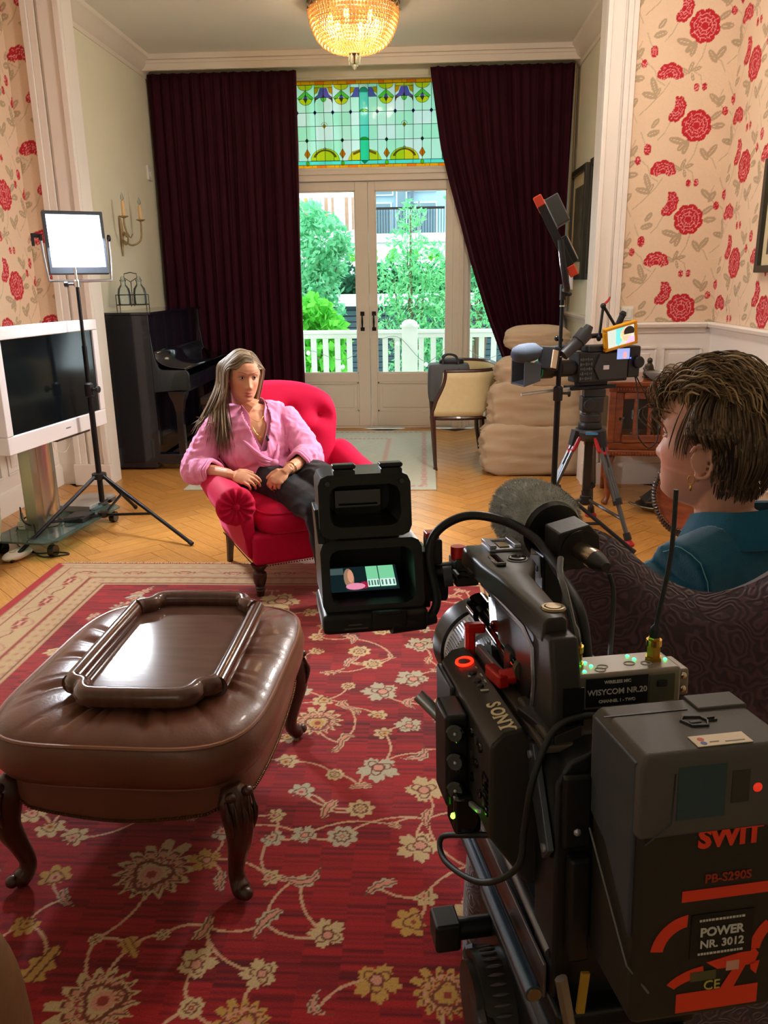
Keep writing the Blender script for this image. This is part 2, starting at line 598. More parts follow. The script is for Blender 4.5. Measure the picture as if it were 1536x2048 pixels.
def rose(U, V, cu, cv, R, ph, sx=1.0, sy=1.0, ang=0.0, clip=None):
    """Returns (inside, line) for a peony of layered scalloped petals."""
    du, dv = U - cu, V - cv
    c, s = math.cos(ang), math.sin(ang)
    x, y = (du * c + dv * s) / sx, (-du * s + dv * c) / sy
    rho = np.hypot(x, y) / R
    th = np.arctan2(y, x) + ph
    edge = 0.86 + 0.14 * np.sqrt(np.abs(np.cos(4.0 * th)))
    inside = rho < edge
    line = np.zeros_like(inside)
    for k, (rk, nk, off) in enumerate([(0.70, 9, 0.3), (0.47, 7, 0.9), (0.26, 5, 0.1)]):
        sc = rk * (0.86 + 0.16 * np.sqrt(np.abs(np.cos(nk / 2 * (th + off)))))
        line |= np.abs(rho - sc) < 0.022
    for lo, hi, nk, off in [(0.66, 0.9, 8, 0.0), (0.45, 0.66, 9, 0.3), (0.24, 0.44, 7, 0.9)]:
        a = np.abs(((th + off) * nk / (2 * math.pi) + 0.5) % 1 - 0.5) * 2 * math.pi / nk * rho
        line |= (a < 0.018) & (rho > lo) & (rho < hi)
    if clip is not None:
        inside &= clip(x / R, y / R)
    return inside, line & inside

WP_BG, WP_ROSE, WP_LINE, WP_LEAF, WP_STEM = (L3((230, 204, 174)), L3((190, 34, 48)), L3((236, 160, 158)), L3((184, 162, 132)), L3((198, 178, 148)))
_leaves = [(-0.115, -0.086, .055, .021, 2.9), (-0.075, -0.115, .045, .02, 3.9), (-0.058, -0.128, .045, .018, 4.4), (0.118, 0.056, .045, .018, 0.6), (0.138, -0.003, .042, .02, 0.1),
           (-0.270, -0.039, .042, .02, 0.3), (-0.262, 0.02, .035, .016, 0.9), (0.066, -0.170, .045, .02, 2.2), (0.115, -0.150, .045, .02, 0.9), (-0.064, -0.228, .034, .012, 1.2), (-0.10, -0.25, .034, .012, 2.6),
           (-0.03, -0.24, .034, .012, 0.3), (-0.05, -0.285, .026, .010, 5.0), (-0.287, -0.330, .052, .020, 1.9), (-0.310, -0.386, .052, .020, 2.9), (-0.26, -0.37, .03, .012, 1.1), (0.10, -0.415, .045, .02, 2.4), (0.14, -0.43, .04, .018, 1.0)]
_stems = [[(-0.35, -0.19), (-0.29, -0.24), (-0.27, -0.30), (-0.22, -0.33)], [(-0.19, -0.31), (-0.23, -0.37), (-0.31, -0.45), (-0.37, -0.50)], [(-0.17, -0.28), (-0.098, -0.273), (-0.05, -0.25), (0.0, -0.17), (0.02, -0.09)],
          [(-0.05, -0.25), (0.0, -0.28), (0.011, -0.33)], [(-0.30, -0.13), (-0.33, -0.08), (-0.35, -0.03)], [(0.07, -0.17), (0.12, -0.2), (0.15, -0.26)], [(-0.136, 0.05), (-0.17, 0.02), (-0.20, -0.04), (-0.24, -0.08)], [(0.15, -0.36), (0.12, -0.43), (0.19, -0.50)]]

def wallpaper_rgb(U, V):
    u, v = U.astype(np.float64), V.astype(np.float64)
    out = np.tile(WP_BG, (len(u), 1))
    TU, TV = 0.53, 0.57
    leaf = np.zeros(len(u), bool); stem = leaf.copy(); red = leaf.copy(); ln = leaf.copy()
    i0, i1 = int(u.min() / TU) - 2, int(u.max() / TU) + 2
    for i in range(i0, i1 + 1):
        for j in range(-7, 8):
            ou = i * TU; ov = j * TV - (TV / 2 if i % 2 else 0)
            m = (np.abs(u - ou + 0.1) < 0.42) & (np.abs(v - ov + 0.2) < 0.55)
            if not m.any():
                continue
            a, b = u[m] - ou, v[m] - ov
            lf = np.zeros(len(a), bool); st = lf.copy(); rd = lf.copy(); li = lf.copy()
            for (x, y, p, q, g) in _leaves:
                e = ellmask(a, b, x, y, p, q, g)
                vein = ellmask(a, b, x, y, p * 0.8, 0.0016, g) < 1
                lf |= (e < 1) & ~vein
            for s in _stems:
                for p, q in zip(s[:-1], s[1:]):
                    st |= seg_d(a, b, p, q) < 0.0032
            I, N = rose(a, b, 0, 0, 0.098, 0.3); rd |= I; li |= N
            I, N = rose(a, b, -0.19, -0.271, 0.085, 0.9, 1, 0.85, 0, lambda x, y: (y > -0.55 + 0.35 * np.abs(x)) & (np.hypot(x, y + 0.75) > 0.55)); rd |= I; li |= N
            I, N = rose(a, b, -0.136, 0.10, 0.085, 0.2, 0.95, 0.72, 1.25, lambda x, y: (y < 0.5) & (np.hypot(x - 0.1, y - 0.95) > 0.7)); rd |= I; li |= N
            for (x, y, R) in [(-0.300, -0.135, 0.032), (-0.357, -0.202, 0.024), (-0.02, -0.345, 0.022), (0.03, -0.343, 0.022)]:
                I, N = rose(a, b, x, y, R, x * 9, 0.8, 1.1); rd |= I; li |= N
            leaf[m] |= lf; stem[m] |= st; red[m] |= rd; ln[m] |= li
    out[stem] = WP_STEM; out[leaf] = WP_LEAF; out[red] = WP_ROSE; out[ln] = WP_LINE
    return out

wp_mat = mat('floral_wallpaper', (238, 216, 190), 0.62, spec=0.3, attr='col', var=(120, 0.05), bump=(220, 0.05))
def np_grid_mesh(name, P, nu, nv):
    me = bpy.data.meshes.new(name)
    idx = np.arange(nu * nv).reshape(nv, nu)
    q = np.stack([idx[:-1, :-1], idx[:-1, 1:], idx[1:, 1:], idx[1:, :-1]], -1).reshape(-1, 4)
    me.vertices.add(nu * nv); me.vertices.foreach_set('co', P.astype(np.float32).ravel())
    me.loops.add(q.size); me.loops.foreach_set('vertex_index', q.ravel().astype(np.int32))
    me.polygons.add(len(q))
    me.polygons.foreach_set('loop_start', np.arange(0, q.size, 4, dtype=np.int32))
    me.polygons.foreach_set('loop_total', np.full(len(q), 4, dtype=np.int32))
    me.update(calc_edges=True)
    return me

def paper(name, parent, org, xd, nrm, L, z0, z1, step, u0, v0):
    nu, nv = int(L / step) + 1, int((z1 - z0) / step) + 1
    s = np.linspace(0, L, nu); z = np.linspace(z0, z1, nv)
    S, Z = np.meshgrid(s, z)
    P = np.zeros((nv, nu, 3))
    for k in range(3):
        P[..., k] = org[k] + xd[k] * S + nrm[k] * 0.003
    P[..., 2] = Z
    me = np_grid_mesh(name, P.reshape(-1, 3), nu, nv)
    colors(me, wallpaper_rgb(S.ravel() + u0, Z.ravel() + v0))
    me.materials.append(wp_mat)
    o = link(name, me, parent)
    md = o.modifiers.new('solidify', 'SOLIDIFY'); md.thickness = 0.0025; md.offset = 0
    return o
# facing strip right of the opening, right wall, left wall; rose centre at x=1.754, z=2.379
paper('wallpaper', part_r, (1.338, YP, 0), (1, 0, 0), (0, -1, 0), FXR - 1.338, 1.145, 3.30, 0.005, 1.338 - 1.754, -2.379)
paper('wallpaper', gr, (FXR, YP, 0), (0, -1, 0), (-1, 0, 0), 2.2, 1.145, 3.45, 0.0065, FXR - 1.754, -2.379)
paper('wallpaper', gl, (FXL, 3.0, 0), (0, 1, 0), (1, 0, 0), YP - 3.0, 1.145, 3.45, 0.0065, 0.19, -2.30)
paper('wallpaper', part_l, (FXL, YP, 0), (1, 0, 0), (0, -1, 0), 0.14, 1.145, 3.30, 0.0065, 0.25, -2.30)

# ------------------------------------------------------------------ the large red rug
RX0, RX1, RY0, RY1 = -1.962, 0.64, 0.45, 3.97
MOTIFS = [(-0.44,3.07,'p',.030),(-0.18,3.14,'r',.032),(-0.26,2.94,'r',.034),(-0.43,2.94,'p',.025),(-0.20,2.83,'r',.030),(-0.35,2.76,'l',.034),(-0.28,2.65,'r',.02),(-0.15,2.61,'b',.046),(-0.04,2.71,'b',.044),(-0.16,2.44,'p',.026),(-0.05,2.38,'b',.032),(-0.36,2.39,'o',.06),(-0.13,2.33,'p',.026),(-0.43,2.16,'p',.03),(-0.27,2.10,'r',.021),(-0.14,2.14,'b',.044),(0.06,2.24,'p',.024),(-0.36,2.01,'p',.03),(0.00,2.03,'b',.042),(-0.18,1.94,'r',.029),(-0.42,1.90,'p',.022),(-0.41,1.81,'p',.025),(-0.22,1.82,'r',.031),(0.01,1.90,'l',.03),(-0.01,1.79,'b',.04),(-0.09,1.87,'l',.022),(-0.23,3.28,'b',.046),(-0.40,3.22,'l',.055),(-0.32,3.06,'c',.04),(-0.04,2.53,'c',.034),(-0.02,2.22,'c',.038),(-0.26,2.49,'s',.042),(-0.27,2.27,'s',.042),(-0.02,3.00,'b',.045),(0.02,2.86,'l',.03),(-0.01,3.15,'p',.028),(-0.27,1.93,'l',.036),(-0.29,2.84,'l',.038),(-0.69,1.66,'o',.072),(-0.93,1.64,'p',.032),(-0.93,1.49,'p',.026),(-0.84,1.38,'t',.036),(-0.60,1.47,'r',.013),(-0.75,1.45,'r',.013),(-0.50,1.39,'b',.030),(-0.35,1.37,'b',.028),(-0.48,1.28,'r',.020),(-0.67,1.29,'o',.064),(-0.66,1.43,'t',.024),(-0.37,1.51,'l',.038),(-0.30,1.67,'c',.040),(-0.39,1.66,'p',.022),(-0.55,1.83,'p',.026),(-0.87,1.57,'l',.028),(-0.51,1.50,'l',.032),(-1.11,1.89,'p',.03),(-0.95,1.79,'p',.03),(-0.36,1.24,'o',.042),(-0.22,1.48,'b',.030),(-0.86,1.28,'p',.018),(0.05,1.33,'o',.046),(0.12,1.57,'b',.034),(0.00,1.61,'p',.024),(-1.42,3.26,'p',.036),(-1.38,3.48,'p',.036),(-1.36,3.58,'l',.05),(-1.36,3.38,'o',.06),(-1.02,3.48,'p',.04),(-1.49,3.26,'l',.036),(-1.16,3.50,'l',.046),(-0.88,3.51,'p',.042),(-0.67,3.46,'b',.07),(0.14,3.54,'l',.04),(0.19,3.60,'l',.038),(-0.52,3.33,'p',.032),(-0.02,3.44,'p',.03)]
_rr = random.Random(3)
_tries = 0
while len(MOTIFS) < 235 and _tries < 9000:
    _tries += 1
    x, y = _rr.uniform(-1.53, 0.22), _rr.uniform(0.9, 3.6)
    if all(math.hypot(x - m[0], y - m[1]) > 0.062 + m[3] for m in MOTIFS):
        MOTIFS.append((x, y, _rr.choice('ppplblclcs'), _rr.uniform(0.02, 0.036)))

RED, RED2 = L3((168, 30, 34)), L3((92, 12, 22))
MOTIFS = [(a, b, c, d * 1.42) for a, b, c, d in MOTIFS]
BEIGE, GOLD, BROWN, PINK, GREYB, RUST = L3((204, 178, 132)), L3((196, 152, 78)), L3((120, 62, 44)), L3((214, 150, 126)), L3((188, 178, 150)), L3((160, 62, 50))

def draw_motif(C, X, Y, idx, m):
    x0, y0, t, R = m
    sel = idx
    a = ((x0 * 37.7 + y0 * 17.3) % 1) * 2 * math.pi
    x, y = X[sel] - x0, Y[sel] - y0
    c, s = math.cos(a), math.sin(a)
    xr, yr = (x * c + y * s) / R, (-x * s + y * c) / R
    rho, th = np.hypot(xr, yr), np.arctan2(yr, xr)
    col = C[sel]
    pick = int((x0 * 91 + y0 * 53) % 3)
    main = [BEIGE, GREYB, BEIGE][pick]
    if y0 < 1.72 and t in 'pobt':
        main = [GOLD, BEIGE, GOLD][pick]
    if t == 'r':
        n = 8
        o = 0.74 + 0.26 * np.abs(np.cos(n / 2 * th))
        col[rho < o] = main
        col[np.abs(rho - 0.52 * o) < 0.07] = BROWN
        col[rho < 0.20] = RUST
        col[rho < 0.11] = BEIGE
    elif t in 'po':
        n = 7 if t == 'p' else 15
        if t == 'p':
            o = np.where(np.abs(th) < 2.1, (0.62 + 0.42 * np.abs(np.cos(n / 2 * th)) ** 0.7) * (1.05 - 0.10 * np.abs(th)), 0.34 + 0.3 * np.exp(-((np.abs(th) - 2.6) / 0.16) ** 2))
        else:
            o = (0.70 + 0.30 * np.abs(np.cos(n / 2 * th)) ** 1.5) * (1 - 0.18 * np.cos(th)) + 0.05 * np.cos(31 * th)
        o2 = np.where(np.abs(th) > 2.8, o * 1.15, o)
        col[rho < o2] = main
        if t == 'o':
            col[np.abs(rho - 0.78 * o) < 0.045] = BROWN
            col[(rho < 0.74 * o) & (rho > 0.62 * o)] = PINK
            col[np.abs(rho - 0.52 * o) < 0.045] = RUST
        col[np.abs(rho - (0.45 + 0.08 * np.cos(3 * th))) < 0.05] = BROWN
        col[rho < 0.28] = PINK if pick else GOLD
        col[rho < 0.13] = RUST
    elif t == 'b':
        o = (0.60 + 0.42 * np.abs(np.cos(2.5 * th + 0.4 * np.sin(th))) ** 0.8 + 0.08 * np.cos(17 * th)) * (1.0 + 0.16 * np.cos(th))
        col[rho < o] = main
        q = 0.62 + 0.25 * np.cos(3 * th + 0.6)
        col[(np.abs(rho - q * 0.75) < 0.05) & (rho < o * 0.92)] = BROWN
        col[rho < 0.30 + 0.06 * np.cos(4 * th)] = PINK
        col[(np.abs(rho - 0.30) < 0.045)] = BROWN
    elif t == 't':
        k = (np.abs(yr) < 0.55 * np.sqrt(np.clip(1 - xr ** 2, 0, 1)) * (1.2 - 0.6 * xr) * (0.8 + 0.25 * np.cos(9 * xr))) & (np.abs(xr) < 1.1)
        col[k] = main
        col[k & (np.abs(np.abs(yr) - 0.22) < 0.05)] = BROWN
    else:
        curv = {'l': 0.25, 'c': 0.85, 's': 0.0}[t]
        cy = curv * (1 - xr ** 2) - curv * 0.5 + (0.45 * np.sin(2.6 * xr) if t == 's' else 0)
        wdt = 0.30 * np.sqrt(np.clip(1 - xr ** 2, 0, 1)) * (1.15 + 0.6 * xr) * (0.86 + 0.18 * np.cos(13 * xr))
        k = (np.abs(yr - cy) < wdt) & (np.abs(xr) < 1)
        col[k] = main
        col[k & (np.abs(yr - cy) < wdt * 0.5)] = PINK
        col[k & (np.abs(np.abs(yr - cy) - wdt * 0.5) < 0.04)] = BROWN
    C[sel] = col

def border_band(C, s, t, w0, w1, sel):
    """Border ornament: s along, t from the outer edge."""
    P = 0.13
    k = (t - w0) / (w1 - w0)
    ph = (s / P) % 1 - 0.5
    par = np.floor(s / P) % 2
    x, y = ph * P / 0.06, (k - 0.5) * (w1 - w0) / 0.06
    rho, th = np.hypot(x, y), np.arctan2(y, x)
    o = 0.72 + 0.28 * np.abs(np.cos(5 * th))
    col = C[sel]
    big = par == 0
    col[big & (np.abs(rho - o) < 0.13)] = RUST
    col[big & (np.abs(rho - 0.55) < 0.08)] = BROWN
    col[big & (rho < 0.4)] = PINK
    e = np.abs(y - 0.6 * np.sin(3 * x)) < 0.32 * np.sqrt(np.clip(1 - (x / 1.2) ** 2, 0, 1))
    col[~big & e] = RUST * 0.6 + BEIGE * 0.4
    col[~big & (np.abs(y - 0.6 * np.sin(3 * x)) < 0.10) & (np.abs(x) < 1.1)] = BROWN
    vine = np.abs((k - 0.5) - 0.42 * np.sin(2 * math.pi * s / (2 * P))) < 0.035
    col[vine & (rho > 1)] = PINK * 0.6 + BROWN * 0.4
    C[sel] = col

gx = np.concatenate([np.arange(RX0, -1.2, 0.008), np.arange(-1.2, 0.30, 0.004), np.arange(0.30, RX1 + 0.001, 0.010)])
gy = np.concatenate([np.arange(RY0, 1.0, 0.010), np.arange(1.0, 2.6, 0.004), np.arange(2.6, RY1 + 0.001, 0.006)])
GX, GY = np.meshgrid(gx, gy)
X, Y = GX.ravel(), GY.ravel()
N = len(X)
# abrash: the dyed red wanders in bands across the weave
band = np.interp(Y, np.linspace(0, 4, 400), np.convolve(rng.normal(size=440), np.ones(12) / 12, 'same')[20:420] * 1.2)
streak = np.interp(Y * 160 + np.floor(X / 0.09) * 13.7 + 20, np.arange(0, 2200), rng.normal(size=2200))
f = np.clip(0.34 + 0.36 * band + 0.30 * streak, 0, 1)[:, None]
C = RED * (1 - f) + RED2 * f
# vines, then motifs
pts = [(m[0], m[1]) for m in MOTIFS]
done = set()
for i, p in enumerate(pts):
    d = sorted(range(len(pts)), key=lambda j: (pts[j][0] - p[0]) ** 2 + (pts[j][1] - p[1]) ** 2)[1:2] + [j for j in range(len(pts)) if j > i and (i + j) % 9 == 0 and math.hypot(pts[j][0] - p[0], pts[j][1] - p[1]) < 0.26][:1]
    for j in d:
        if (min(i, j), max(i, j)) in done: continue
        done.add((min(i, j), max(i, j)))
        q = pts[j]
        bow = 0.30 * (1 if (i * 7 + j) % 2 else -1)
        mx, my = (p[0] + q[0]) / 2 - (q[1] - p[1]) * bow, (p[1] + q[1]) / 2 + (q[0] - p[0]) * bow
        sel = np.nonzero((X > min(p[0], q[0], mx) - .01) & (X < max(p[0], q[0], mx) + .01) & (Y > min(p[1], q[1], my) - .01) & (Y < max(p[1], q[1], my) + .01))[0]
        if not len(sel): continue
        dmin = np.full(len(sel), 9.0)
        prev = p
        for k in range(1, 9):
            t = k / 8
            cur = ((1 - t) ** 2 * p[0] + 2 * t * (1 - t) * mx + t * t * q[0], (1 - t) ** 2 * p[1] + 2 * t * (1 - t) * my + t * t * q[1])
            dmin = np.minimum(dmin, seg_d(X[sel], Y[sel], prev, cur)); prev = cur
        C[sel[dmin < 0.0036]] = PINK * 0.5 + BEIGE * 0.5
for m in MOTIFS:
    sel = np.nonzero((np.abs(X - m[0]) < m[3] * 1.35) & (np.abs(Y - m[1]) < m[3] * 1.35))[0]
    if len(sel): draw_motif(C, X, Y, sel, m)
# border
tl, tr, tb = X - RX0, RX1 - X, RY1 - Y
tl2 = np.minimum(tl, tr)
side = tl2 < tb * (0.37 / 0.31)
t = np.where(side, tl2 / 0.37, tb / 0.31)
s = np.where(side, Y, X)
bsel = t < 1
C[bsel] = L3((190, 160, 118))
def bandf(a, b): return bsel & (t >= a) & (t < b)
C[bandf(0.93, 0.96)] = BROWN; C[bandf(0.975, 1.0)] = BEIGE * 0.7 + RUST * 0.3
g2 = bandf(0.72, 0.93); C[g2 & (np.abs(np.sin(s * 55)) * np.abs(np.cos((t - 0.825) * 30)) > 0.72)] = RUST * 0.55 + BEIGE * 0.45
C[bandf(0.69, 0.715)] = RUST * 0.7 + BROWN * 0.3; C[bandf(0.655, 0.67)] = BROWN
sl = np.nonzero(bandf(0.27, 0.66))[0]; border_band(C, s[sl], t[sl], 0.27, 0.66, sl)
C[:] = C
C[bandf(0.25, 0.27)] = RUST * 0.7 + BROWN * 0.3
g1 = bandf(0.13, 0.25); C[g1 & (np.abs(np.sin(s * 48)) * np.abs(np.cos((t - 0.19) * 40)) > 0.70)] = RUST * 0.5 + BEIGE * 0.5
C[bandf(0.115, 0.13)] = BROWN * 0.6 + BEIGE * 0.4
C[bsel & side & (t < 0.115)] = RED; C[bsel & ~side & (t < 0.045)] = RED * 0.8
P = np.stack([X, Y, 0.011 + 0.0012 * np.sin(X * 9) * np.sin(Y * 7)], -1)
rug_me = np_grid_mesh('rug', P, len(gx), len(gy))
colors(rug_me, C)
rug_mat = mat('wool_rug', (170, 34, 46), 0.95, spec=0.1, attr='col', var=(260, 0.28), bump=(420, 0.35), sheen=0.25)
rug_me.materials.append(rug_mat)
rug = link('rug', rug_me)
_md = rug.modifiers.new('solidify', 'SOLIDIFY'); _md.thickness = 0.011; _md.offset = -1
tag(rug, 'large red oriental rug with beige floral vines and a wide beige border', 'rug')
_fr = MB()
for k in range(210):
    x = RX0 + 0.02 + k * (RX1 - RX0 - 0.04) / 209
    a = _rr.uniform(-0.012, 0.012)
    _fr.box((x + a / 2, RY1 + 0.016, 0.003), (0.005, 0.034, 0.004), rotz(a * 20))
build('fringe', _fr, mat('rug_fringe', (190, 170, 140), 0.95), rug, smooth=False, kind='stuff')

# ------------------------------------------------------------------ pale rug in the garden room
QX0, QX1, QY0, QY1 = -1.75, 0.095, 5.55, 7.88
gx = np.arange(QX0, QX1 + 0.001, 0.010); gy = np.arange(QY0, QY1 + 0.001, 0.014)
GX, GY = np.meshgrid(gx, gy); X, Y = GX.ravel(), GY.ravel()
PALE, PALE2, ROSEP = L3((196, 196, 176)), L3((180, 182, 166)), L3((196, 120, 112))
C = np.tile(PALE, (len(X), 1))
nz = np.interp(X * 23 + np.sin(Y * 11) * 2 + 60, np.arange(200), rng.random(200))[:, None]
C = PALE * (1 - 0.5 * nz) + PALE2 * 0.5 * nz
t = np.minimum(np.minimum(X - QX0, QX1 - X), np.minimum(Y - QY0, QY1 - Y))
s = np.where(np.minimum(X - QX0, QX1 - X) < np.minimum(Y - QY0, QY1 - Y), Y, X)
for a, b, pd in [(0.07, 0.12, 60), (0.40, 0.45, 75)]:
    k = (t > a) & (t < b) & (np.abs(np.sin(s * pd) * np.cos((t - (a + b) / 2) * 50)) > 0.45)
    C[k] = ROSEP * 0.7 + PALE * 0.3
pale_me = np_grid_mesh('pale_rug', np.stack([X, Y, np.full_like(X, 0.008)], -1), len(gx), len(gy))
colors(pale_me, C)
pale_me.materials.append(mat('pale_wool', (200, 200, 180), 0.95, spec=0.1, attr='col', var=(120, 0.12), bump=(300, 0.25)))
pale = link('rug', pale_me)
_md = pale.modifiers.new('solidify', 'SOLIDIFY'); _md.thickness = 0.008; _md.offset = -1
tag(pale, 'pale grey-green rug with thin pink borders before the garden doors', 'rug')
# ------------------------------------------------------------------ garden doors, side light, transom
DY = 8.06
glass_clear = glass_mat('window_glass', (252, 255, 254), 0.01, 0.3)
iron = mat('blackened_iron', (40, 36, 32), 0.4, metal=0.8)
fr = MB()
for x0, x1, z0, z1 in [(-1.56, -1.42, 0, 3.22), (0.275, 0.42, 0, 2.46), (0.98, 1.06, 0, 3.22), (-1.42, 0.98, 2.345, 2.462), (-1.42, 0.98, 3.204, 3.22)]:
    fr.b2((x0, DY - 0.03, z0), (x1, DY + 0.12, z1))
fr.b2((-1.42, DY - 0.045, 2.40), (0.98, DY - 0.03, 2.44)).b2((0.335, DY - 0.05, 0), (0.375, DY - 0.03, 2.40)).b2((-1.42, DY, 0), (0.98, DY + 0.10, 0.02))
win = struct(build('window_1', fr, cream_m, bevel=0.005))

def door_leaf(name, x0, x1, gx0, gx1, hx):
    mb = MB()
    z0, z1, g0, g1 = 0.022, 2.342, 0.555, 2.262
    y0, y1 = DY, DY + 0.055
    mb.b2((x0, y0, z0), (gx0, y1, z1)).b2((gx1, y0, z0), (x1, y1, z1))
    mb.b2((gx0, y0, z0), (gx1, y1, 0.17)).b2((gx0, y0, 0.47), (gx1, y1, g0)).b2((gx0, y0, g1), (gx1, y1, z1))
    d = struct(build(name, mb, cream_m, bevel=0.004))
    pn = MB().b2((gx0, y0 + 0.016, 0.17), (gx1, y1 - 0.012, 0.47)).b2((gx0 + 0.05, y0 + 0.008, 0.21), (gx1 - 0.05, y0 + 0.02, 0.43))
    for (a, b, c, e) in [(gx0, gx0 + 0.02, 0.17, 0.47), (gx1 - 0.02, gx1, 0.17, 0.47), (gx0, gx1, 0.17, 0.19), (gx0, gx1, 0.45, 0.47)]:
        pn.b2((a, y0 + 0.004, c), (b, y0 + 0.02, e))
    build('door_panel', pn, cream_m, d, bevel=0.003)
    build('glazing', MB().b2((gx0 - 0.004, y0 + 0.025, g0 - 0.004), (gx1 + 0.004, y0 + 0.031, g1 + 0.004)), glass_clear, d, smooth=False)
    bd = MB()
    for (a, b, c, e) in [(gx0, gx0 + 0.012, g0, g1), (gx1 - 0.012, gx1, g0, g1), (gx0, gx1, g0, g0 + 0.012), (gx0, gx1, g1 - 0.012, g1)]:
        bd.b2((a, y0 + 0.008, c), (b, y0 + 0.022, e))
    build('glazing_bead', bd, cream_m, d, bevel=0.002, seg=1)
    if hx is not None:
        h = MB()
        h.b2((hx - 0.02, y0 - 0.006, 1.115), (hx + 0.02, y0, 1.155)).b2((hx - 0.02, y0 - 0.006, 0.97), (hx + 0.02, y0, 1.005))
        h.tube([(hx, y0 - 0.004, 1.135), (hx, y0 - 0.045, 1.12), (hx, y0 - 0.05, 1.06), (hx, y0 - 0.045, 1.0), (hx, y0 - 0.004, 0.988)], [0.006, 0.007, 0.011, 0.007, 0.006], 8)
        build('door_handle', h, iron, d, bevel=0.0015, seg=1)
    return d
door_leaf('door_1', -1.418, -0.537, -1.335, -0.655, -0.606)
door_leaf('door_2', -0.533, 0.273, -0.468, 0.214, -0.492)
# narrow side light with a fixed lower panel
sl = MB()
for a, b, c, e in [(0.42, 0.448, 0.02, 2.345), (0.93, 0.98, 0.02, 2.345), (0.448, 0.93, 0.02, 0.17), (0.448, 0.93, 0.47, 0.56), (0.448, 0.93, 2.26, 2.345), (0.448, 0.93, 0.17, 0.47)]:
    sl.b2((a, DY, c), (b, DY + 0.05, e))
w2 = struct(build('window_2', sl, cream_m, bevel=0.004))
build('glazing', MB().b2((0.445, DY + 0.02, 0.556), (0.935, DY + 0.026, 2.264)), glass_clear, w2, smooth=False)

# leaded stained glass transom: every piece of glass its own part
GC = {'mint': (224, 250, 234), 'mint2': (212, 248, 226), 'white': (238, 250, 242), 'yellow': (255, 238, 96), 'amber': (255, 206, 50), 'orange': (255, 176, 40), 'purple': (176, 158, 224), 'mauve': (206, 172, 178),
      'aqua': (150, 240, 226), 'teal': (110, 236, 200), 'green': (176, 232, 140), 'dkgreen': (20, 128, 84), 'blue': (60, 80, 176), 'brown': (180, 120, 90)}
GM = {k: glass_mat('leaded_glass_' + k, tuple(v * 0.86 for v in c), 0.05, 0.5, translucent=0.6) for k, c in GC.items()}
GD = {k: glass_mat('leaded_overlay_' + k, c, 0.05, 0.4, translucent=0.06) for k, c in GC.items()}
lead = MB()
WX = -0.556
def piece(poly, colr, layer=0):
    y0 = DY + 0.030 - 0.004 * layer
    mb = MB()
    n = len(poly)
    mb.v += [(p[0], y0, p[1]) for p in poly] + [(p[0], y0 + 0.003, p[1]) for p in poly]
    mb.f += [tuple(range(n)), tuple(range(2 * n - 1, n - 1, -1))] + [(i, n + i, n + (i + 1) % n, (i + 1) % n) for i in range(n)]
    build('glass_piece', mb, (GD if layer and colr not in ('aqua', 'teal') else GM)[colr], win, smooth=False)
    if layer:
        came(list(poly) + [poly[0]], 0.0018, y0 - 0.001)
def came(pts, w=0.0022, y=None):
    y = DY + 0.026 if y is None else y
    lead.tube([(p[0], y, p[1]) for p in pts], w, 4, caps=True)
def rect(x0, x1, z0, z1): return [(x0, z0), (x1, z0), (x1, z1), (x0, z1)]
def arc(cx, cz, rx, rz, a0, a1, n=10): return [(cx + rx * math.cos(math.radians(a0 + (a1 - a0) * i / n)), cz + rz * math.sin(math.radians(a0 + (a1 - a0) * i / n))) for i in range(n + 1)]
def dia(cx, cz, a, b): return [(cx, cz - b), (cx + a, cz), (cx, cz + b), (cx - a, cz)]
ZT = [2.462, 2.493, 2.528, 2.704, 2.827, 2.941, 3.143, 3.174, 3.204]
off = [0.123, 0.206, 0.2885, 0.371, 0.454, 0.537, 0.62]
cols = sorted([WX - o for o in off] + [WX + o for o in off] + [WX - 0.042, WX + 0.042])
cols = [-1.26] + cols + [0.165, 0.25, 0.33]
for i in range(len(cols) - 1):
    a, b = cols[i], cols[i + 1]
    if abs((a + b) / 2 - WX) < 0.03: continue
    for r in range(2, 6):
        piece(rect(a, b, ZT[r], ZT[r + 1] if r < 5 else ZT[7]), ['mint', 'white', 'mint2', 'mint', 'white', 'mint2', 'mint'][(i * 3 + r * 2) % 7])
for x in cols[1:-1]:
    came([(x, ZT[2]), (x, ZT[7])])
for z in (ZT[2], ZT[3], ZT[4], ZT[5]):
    came([(-1.26, z), (0.33, z)])
# rows of small bricks, top and bottom
x = -1.26; k = 0
while x < 0.32:
    w = 0.083 if k % 3 else 0.045
    for z0, z1, cc in ((ZT[7], ZT[8], 'amber'), (ZT[0], ZT[1], 'amber')):
        piece(rect(x, min(x + w, 0.33), z0, z1), cc if k % 4 else 'orange'); came([(x, z0), (x, z1)], 0.0016)
    x += w; k += 1
x = -1.26
while x < 0.32:
    piece(rect(x, min(x + 0.165, 0.33), ZT[1], ZT[2]), 'aqua'); came([(x, ZT[1]), (x, ZT[2])], 0.0016); x += 0.165
for z in (ZT[0], ZT[1], ZT[2], ZT[7], ZT[8]):
    came([(-1.26, z), (0.33, z)])
